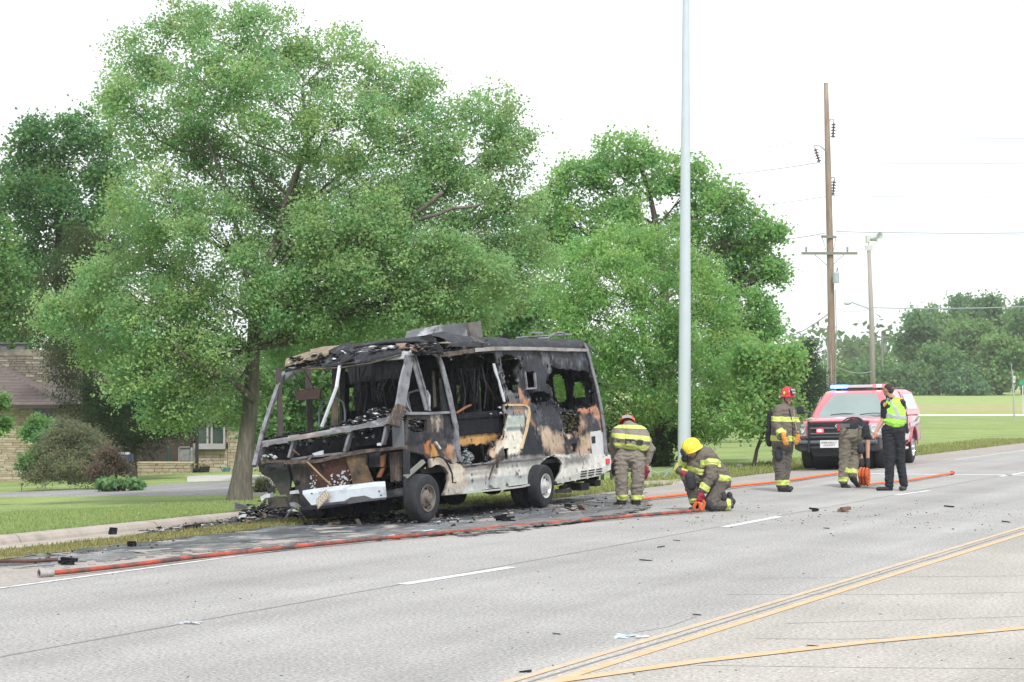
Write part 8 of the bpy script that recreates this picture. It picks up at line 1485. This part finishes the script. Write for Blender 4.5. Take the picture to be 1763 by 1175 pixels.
coat = grow('coat', lambda b: (cap_(b, j(1212, 790), .19, j(1236, 820), .185), cap_(b, sN, .105, sF, .105), cap_(b, sN, .108, eN, .088), cap_(b, eN, .084, j(1211, 843, -.26), .070), cap_(b, sF, .10, eF, .082), cap_(b, eF, .080, j(1176, 814, .0), .066), cap_(b, j(1198, 800), .14, j(1222, 818), .15), ell_(b, j(1239, 824), .17, .20, .10)), .012, M_COAT, fk, 3, .014, 7, seed=31)
band(coat, j(1224, 798, -.18), (sN - eN), .046, .16, TAPE, off=.006); band(coat, j(1211, 838, -.26), (wN - eN), .044, .15, TAPE, off=.008); band(coat, j(1238, 824), (.12, .1, 1), .044, .34, TAPE, sel=lambda p: p.x > j(1221, 0).x and (p - eN).length > .13); band(coat, j(1176, 798, .12), (sF - eF), .042, .14, TAPE, off=.006); band(coat, j(1170, 808, .09), (wF - eF), .034, .12, TAPE, off=.006)
band(coat, j(1200, 811), (.25, 0, 1), .044, .24, TAPE, sel=lambda p: p.x < j(1213, 0).x and (p - eN).length > .16)
tr = grow('trousers', lambda b: (ell_(b, j(1238, 830), .19, .18, .14), cap_(b, hN, .135, kN, .115), cap_(b, kN, .112, j(1252, 869, -.05), .09), cap_(b, hF, .13, kF, .112), cap_(b, kF, .110, j(1198, 864, .05), .095)), .012, M_COATD, fk, 3, .014, 7, seed=32)
band(tr, j(1250, 869, -.05), (aN - kN), .035, .15, TAPE); band(tr, j(1196, 862, .04), (0, 0, 1), .035, .16, TAPE)
grow('knee_patch', lambda b: cap_(b, j(1188, 822, -.09), .085, j(1190, 836, -.08), .075), .012, M_PATCH, fk, 3); grow('knee_patch', lambda b: cap_(b, j(1222, 868, -.19), .08, j(1226, 872, -.19), .075), .012, M_PATCH, fk, 3); grow('leg_pocket', lambda b: cap_(b, j(1242, 850, -.12), .065, j(1245, 856, -.12), .065), .012, M_PATCH, fk, 3)
grow('boot', lambda b: (cap_(b, j(1256, 868, -.02), .062, j(1260, 864, 0), .06), cap_(b, j(1259, 872, 0), .042, j(1256, 852, .02), .045)), .010, M_BOOT, fk, 2); grow('boot', lambda b: (cap_(b, j(1200, 868, .06), .072, j(1200, 873, .05), .065), cap_(b, j(1203, 877, .04), .048, j(1190, 878, -.06), .044)), .010, M_BOOT, fk, 2)
grow('glove', lambda b: (hand(b, wN, (-.25, -.1, -1), (.5, -.8, 0), 1.35, .55), cap_(b, wN + Vector((.02, 0, .06)), .055, wN, .045)), .009, M_GLRED, fk, 1); grow('glove', lambda b: (hand(b, wF, (.35, -.3, -.8), (-.3, -.9, .1), 1.35, .55), cap_(b, wF + Vector((-.03, .02, .03)), .052, wF, .045)), .009, M_GLRED, fk, 1)
upk = (-FDk.cross(FDk.cross(Vector((-.35, -.2, .9))))).normalized(); upk = Vector((-.35, -.30, .88)); upk = (upk - FDk * upk.dot(FDk) * .0).normalized(); fwk = (Vector((-.75, -.35, -.50)) - upk * Vector((-.75, -.35, -.50)).dot(upk)).normalized(); Rk = Matrix((fwk.cross(upk), fwk, upk)).transposed()
M_HYEL = M('yellow_helmet', (.80, .62, .045), .3, .12, 10, spec=.5, col2=(.55, .40, .05), c2pos=(.58, .75), c2scale=14); hl = helmet(fk, HD + upk * .035, Rk, M_HYEL, (.125, .155, .145), .150)
b = MB(); pc = HD + Rk @ Vector((0, .165, .03)); b.box(pc, (.12, .03, .09), Rk); b.box(pc + Rk @ Vector((0, 0, .05)), (.05, .03, .06), Rk); b.build('face_shield', M('smoke_lens', (.06, .065, .07), .25, .3, 20), hl, bevel=.01)
grow('face_mask', lambda b: (ell_(b, j(1179, 790, -.08), .055, .05, .06)), .010, M_BOOT, fk, 2)
hose_loop = root('hose_end', j(1204, 880, -.2), 'orange hose loop held by the kneeling firefighter\'s red glove', 'hose end'); b = MB(); b.tube([j(1196, 882, -.22), j(1195, 872, -.26), j(1200, 864, -.28), j(1205, 866, -.28), j(1206, 878, -.26), j(1202, 883, -.22)], .026, 8); b.tube([j(1202, 882, -.2), j(1210, 876, -.22), j(1213, 866, -.22), j(1209, 862, -.24)], .026, 8); b.build('hose_loop', M_HOSEB, hose_loop, smooth=True)
# ---- crouching firefighter rolling the hose
Zc = G(1462, 840).y; j = J(Zc); fc = root('person', PX(1462, 841, Zc), 'firefighter in black shirt bending down to roll the orange hose in front of the pickup', 'person')
hp1, hp2 = j(1457, 748), j(1474, 748, .05); sA, sB = j(1462, 734, .40), j(1489, 738, .38); nk = j(1477, 744, .52); HD = j(1478, 756, .62)
k1, k2 = j(1454, 788, .02), j(1472, 784, .12); a1, a2 = j(1453, 828, .0), j(1468, 818, -.02); eB, wB = j(1494, 764, .32), j(1494, 795, .20); eA, wA = j(1476, 765, .5), j(1484, 792, .4)
def body_c(b):
    face(b, HD, (.1, .35, -.9), (0, .9, .3)); cap_(b, nk, .06, HD, .055); cap_(b, j(1465, 740, .05), .15, j(1474, 735, .38), .14); cap_(b, sA, .075, sB, .075)
    for s_, e_, w_ in ((sA, eA, wA), (sB, eB, wB)): cap_(b, s_, .058, e_, .046); cap_(b, e_, .045, w_, .031)
    for h_, k_, a_ in ((hp1, k1, a1), (hp2, k2, a2)): cap_(b, h_, .10, k_, .062); cap_(b, k_, .06, a_, .042)
grow('body', body_c, .011, M_SKIN, fc, 2)
grow('hair', lambda b: ell_(b, HD + Vector((0, .02, .03)), .088, .092, .085), .011, HAIR, fc, 2)
grow('shirt', lambda b: (cap_(b, j(1465, 737, .05), .165, j(1474, 733, .38), .165), cap_(b, sA, .09, sB, .09), cap_(b, sB, .090, j(1493, 752, .33), .075), cap_(b, sA, .09, j(1474, 756, .47), .075)), .012, M_BLACKC, fc, 3, .008, 9, seed=41)
tr = grow('trousers', lambda b: (ell_(b, j(1465, 748, .02), .215, .165, .17), cap_(b, hp1, .135, k1, .110), cap_(b, k1, .108, j(1452, 828), .092), cap_(b, hp2, .13, k2, .108), cap_(b, k2, .104, j(1468, 816, -.02), .090)), .012, M('bunker_trousers_olive', (.165, .148, .118), .95, .18, 10, .4, 60), fc, 3, .015, 6, (1, 1, 2.4), seed=42)
band(tr, j(1452, 825), (0, 0, 1), .040, .15, TAPE); band(tr, j(1467, 813, -.02), (a2 - k2), .042, .16, TAPE)
b = MB(); P_ = [on_surf(tr, j(x, y, -.3)) for x, y in ((1446, 735), (1456, 733), (1466, 733), (1476, 735), (1484, 738))]; strap(P_, .035)(b); bl = b.build('belt', M('belt_grey', (.12, .125, .125), .8, .2, 12), tr)
b = MB(); b.box(j(1444, 737, -.05), (.06, .06, .12)); b.build('red_pouch', M('red_cloth', (.45, .05, .07), .8), fc, bevel=.01); b = MB(); b.box(j(1469, 724, .05), (.13, .08, .06), Matrix.Rotation(.3, 3, 'Y')); b.build('red_pack', MATS['red_cloth'], fc, bevel=.012); b = MB(); b.box(j(1488, 746, -.05), (.07, .08, .16)); b.build('tool_pouch', M_BOOT, fc, bevel=.01)
for pts in ([(1450, 727), (1458, 721), (1468, 719), (1478, 720), (1485, 727)], [(1479, 722), (1484, 731), (1483, 738)]): b = MB(); b.tube([j(x, y, -.02) for x, y in pts], .014, 6); b.build('suspender', M_PATCH, fc)
grow('leg_pocket', lambda b: cap_(b, j(1481, 768, .0), .065, j(1482, 776, .0), .070), .012, M_PATCH, fc, 3)
grow('boot', lambda b: (cap_(b, j(1453, 832), .068, j(1453, 836), .066), cap_(b, j(1455, 837, 0), .044, j(1461, 839, -.10), .04)), .010, M_BOOT, fc, 2); grow('boot', lambda b: (cap_(b, j(1468, 821, -.02), .072, j(1470, 826, -.02), .066), cap_(b, j(1471, 828, -.02), .055, j(1478, 838, .06), .040)), .010, M_BOOT, fc, 2)
grow('glove', lambda b: (hand(b, wB, (.0, -.1, -1), (.7, -.6, 0), 1.25, .5), cap_(b, wB + Vector((0, 0, .03)), .042, wB, .04)), .009, M_GLDK, fc, 1); grow('glove', lambda b: hand(b, wA, (.0, -.3, -1), (.7, -.6, 0), 1.25, .5), .009, M_GLDK, fc, 1)
add_haze(.00024)
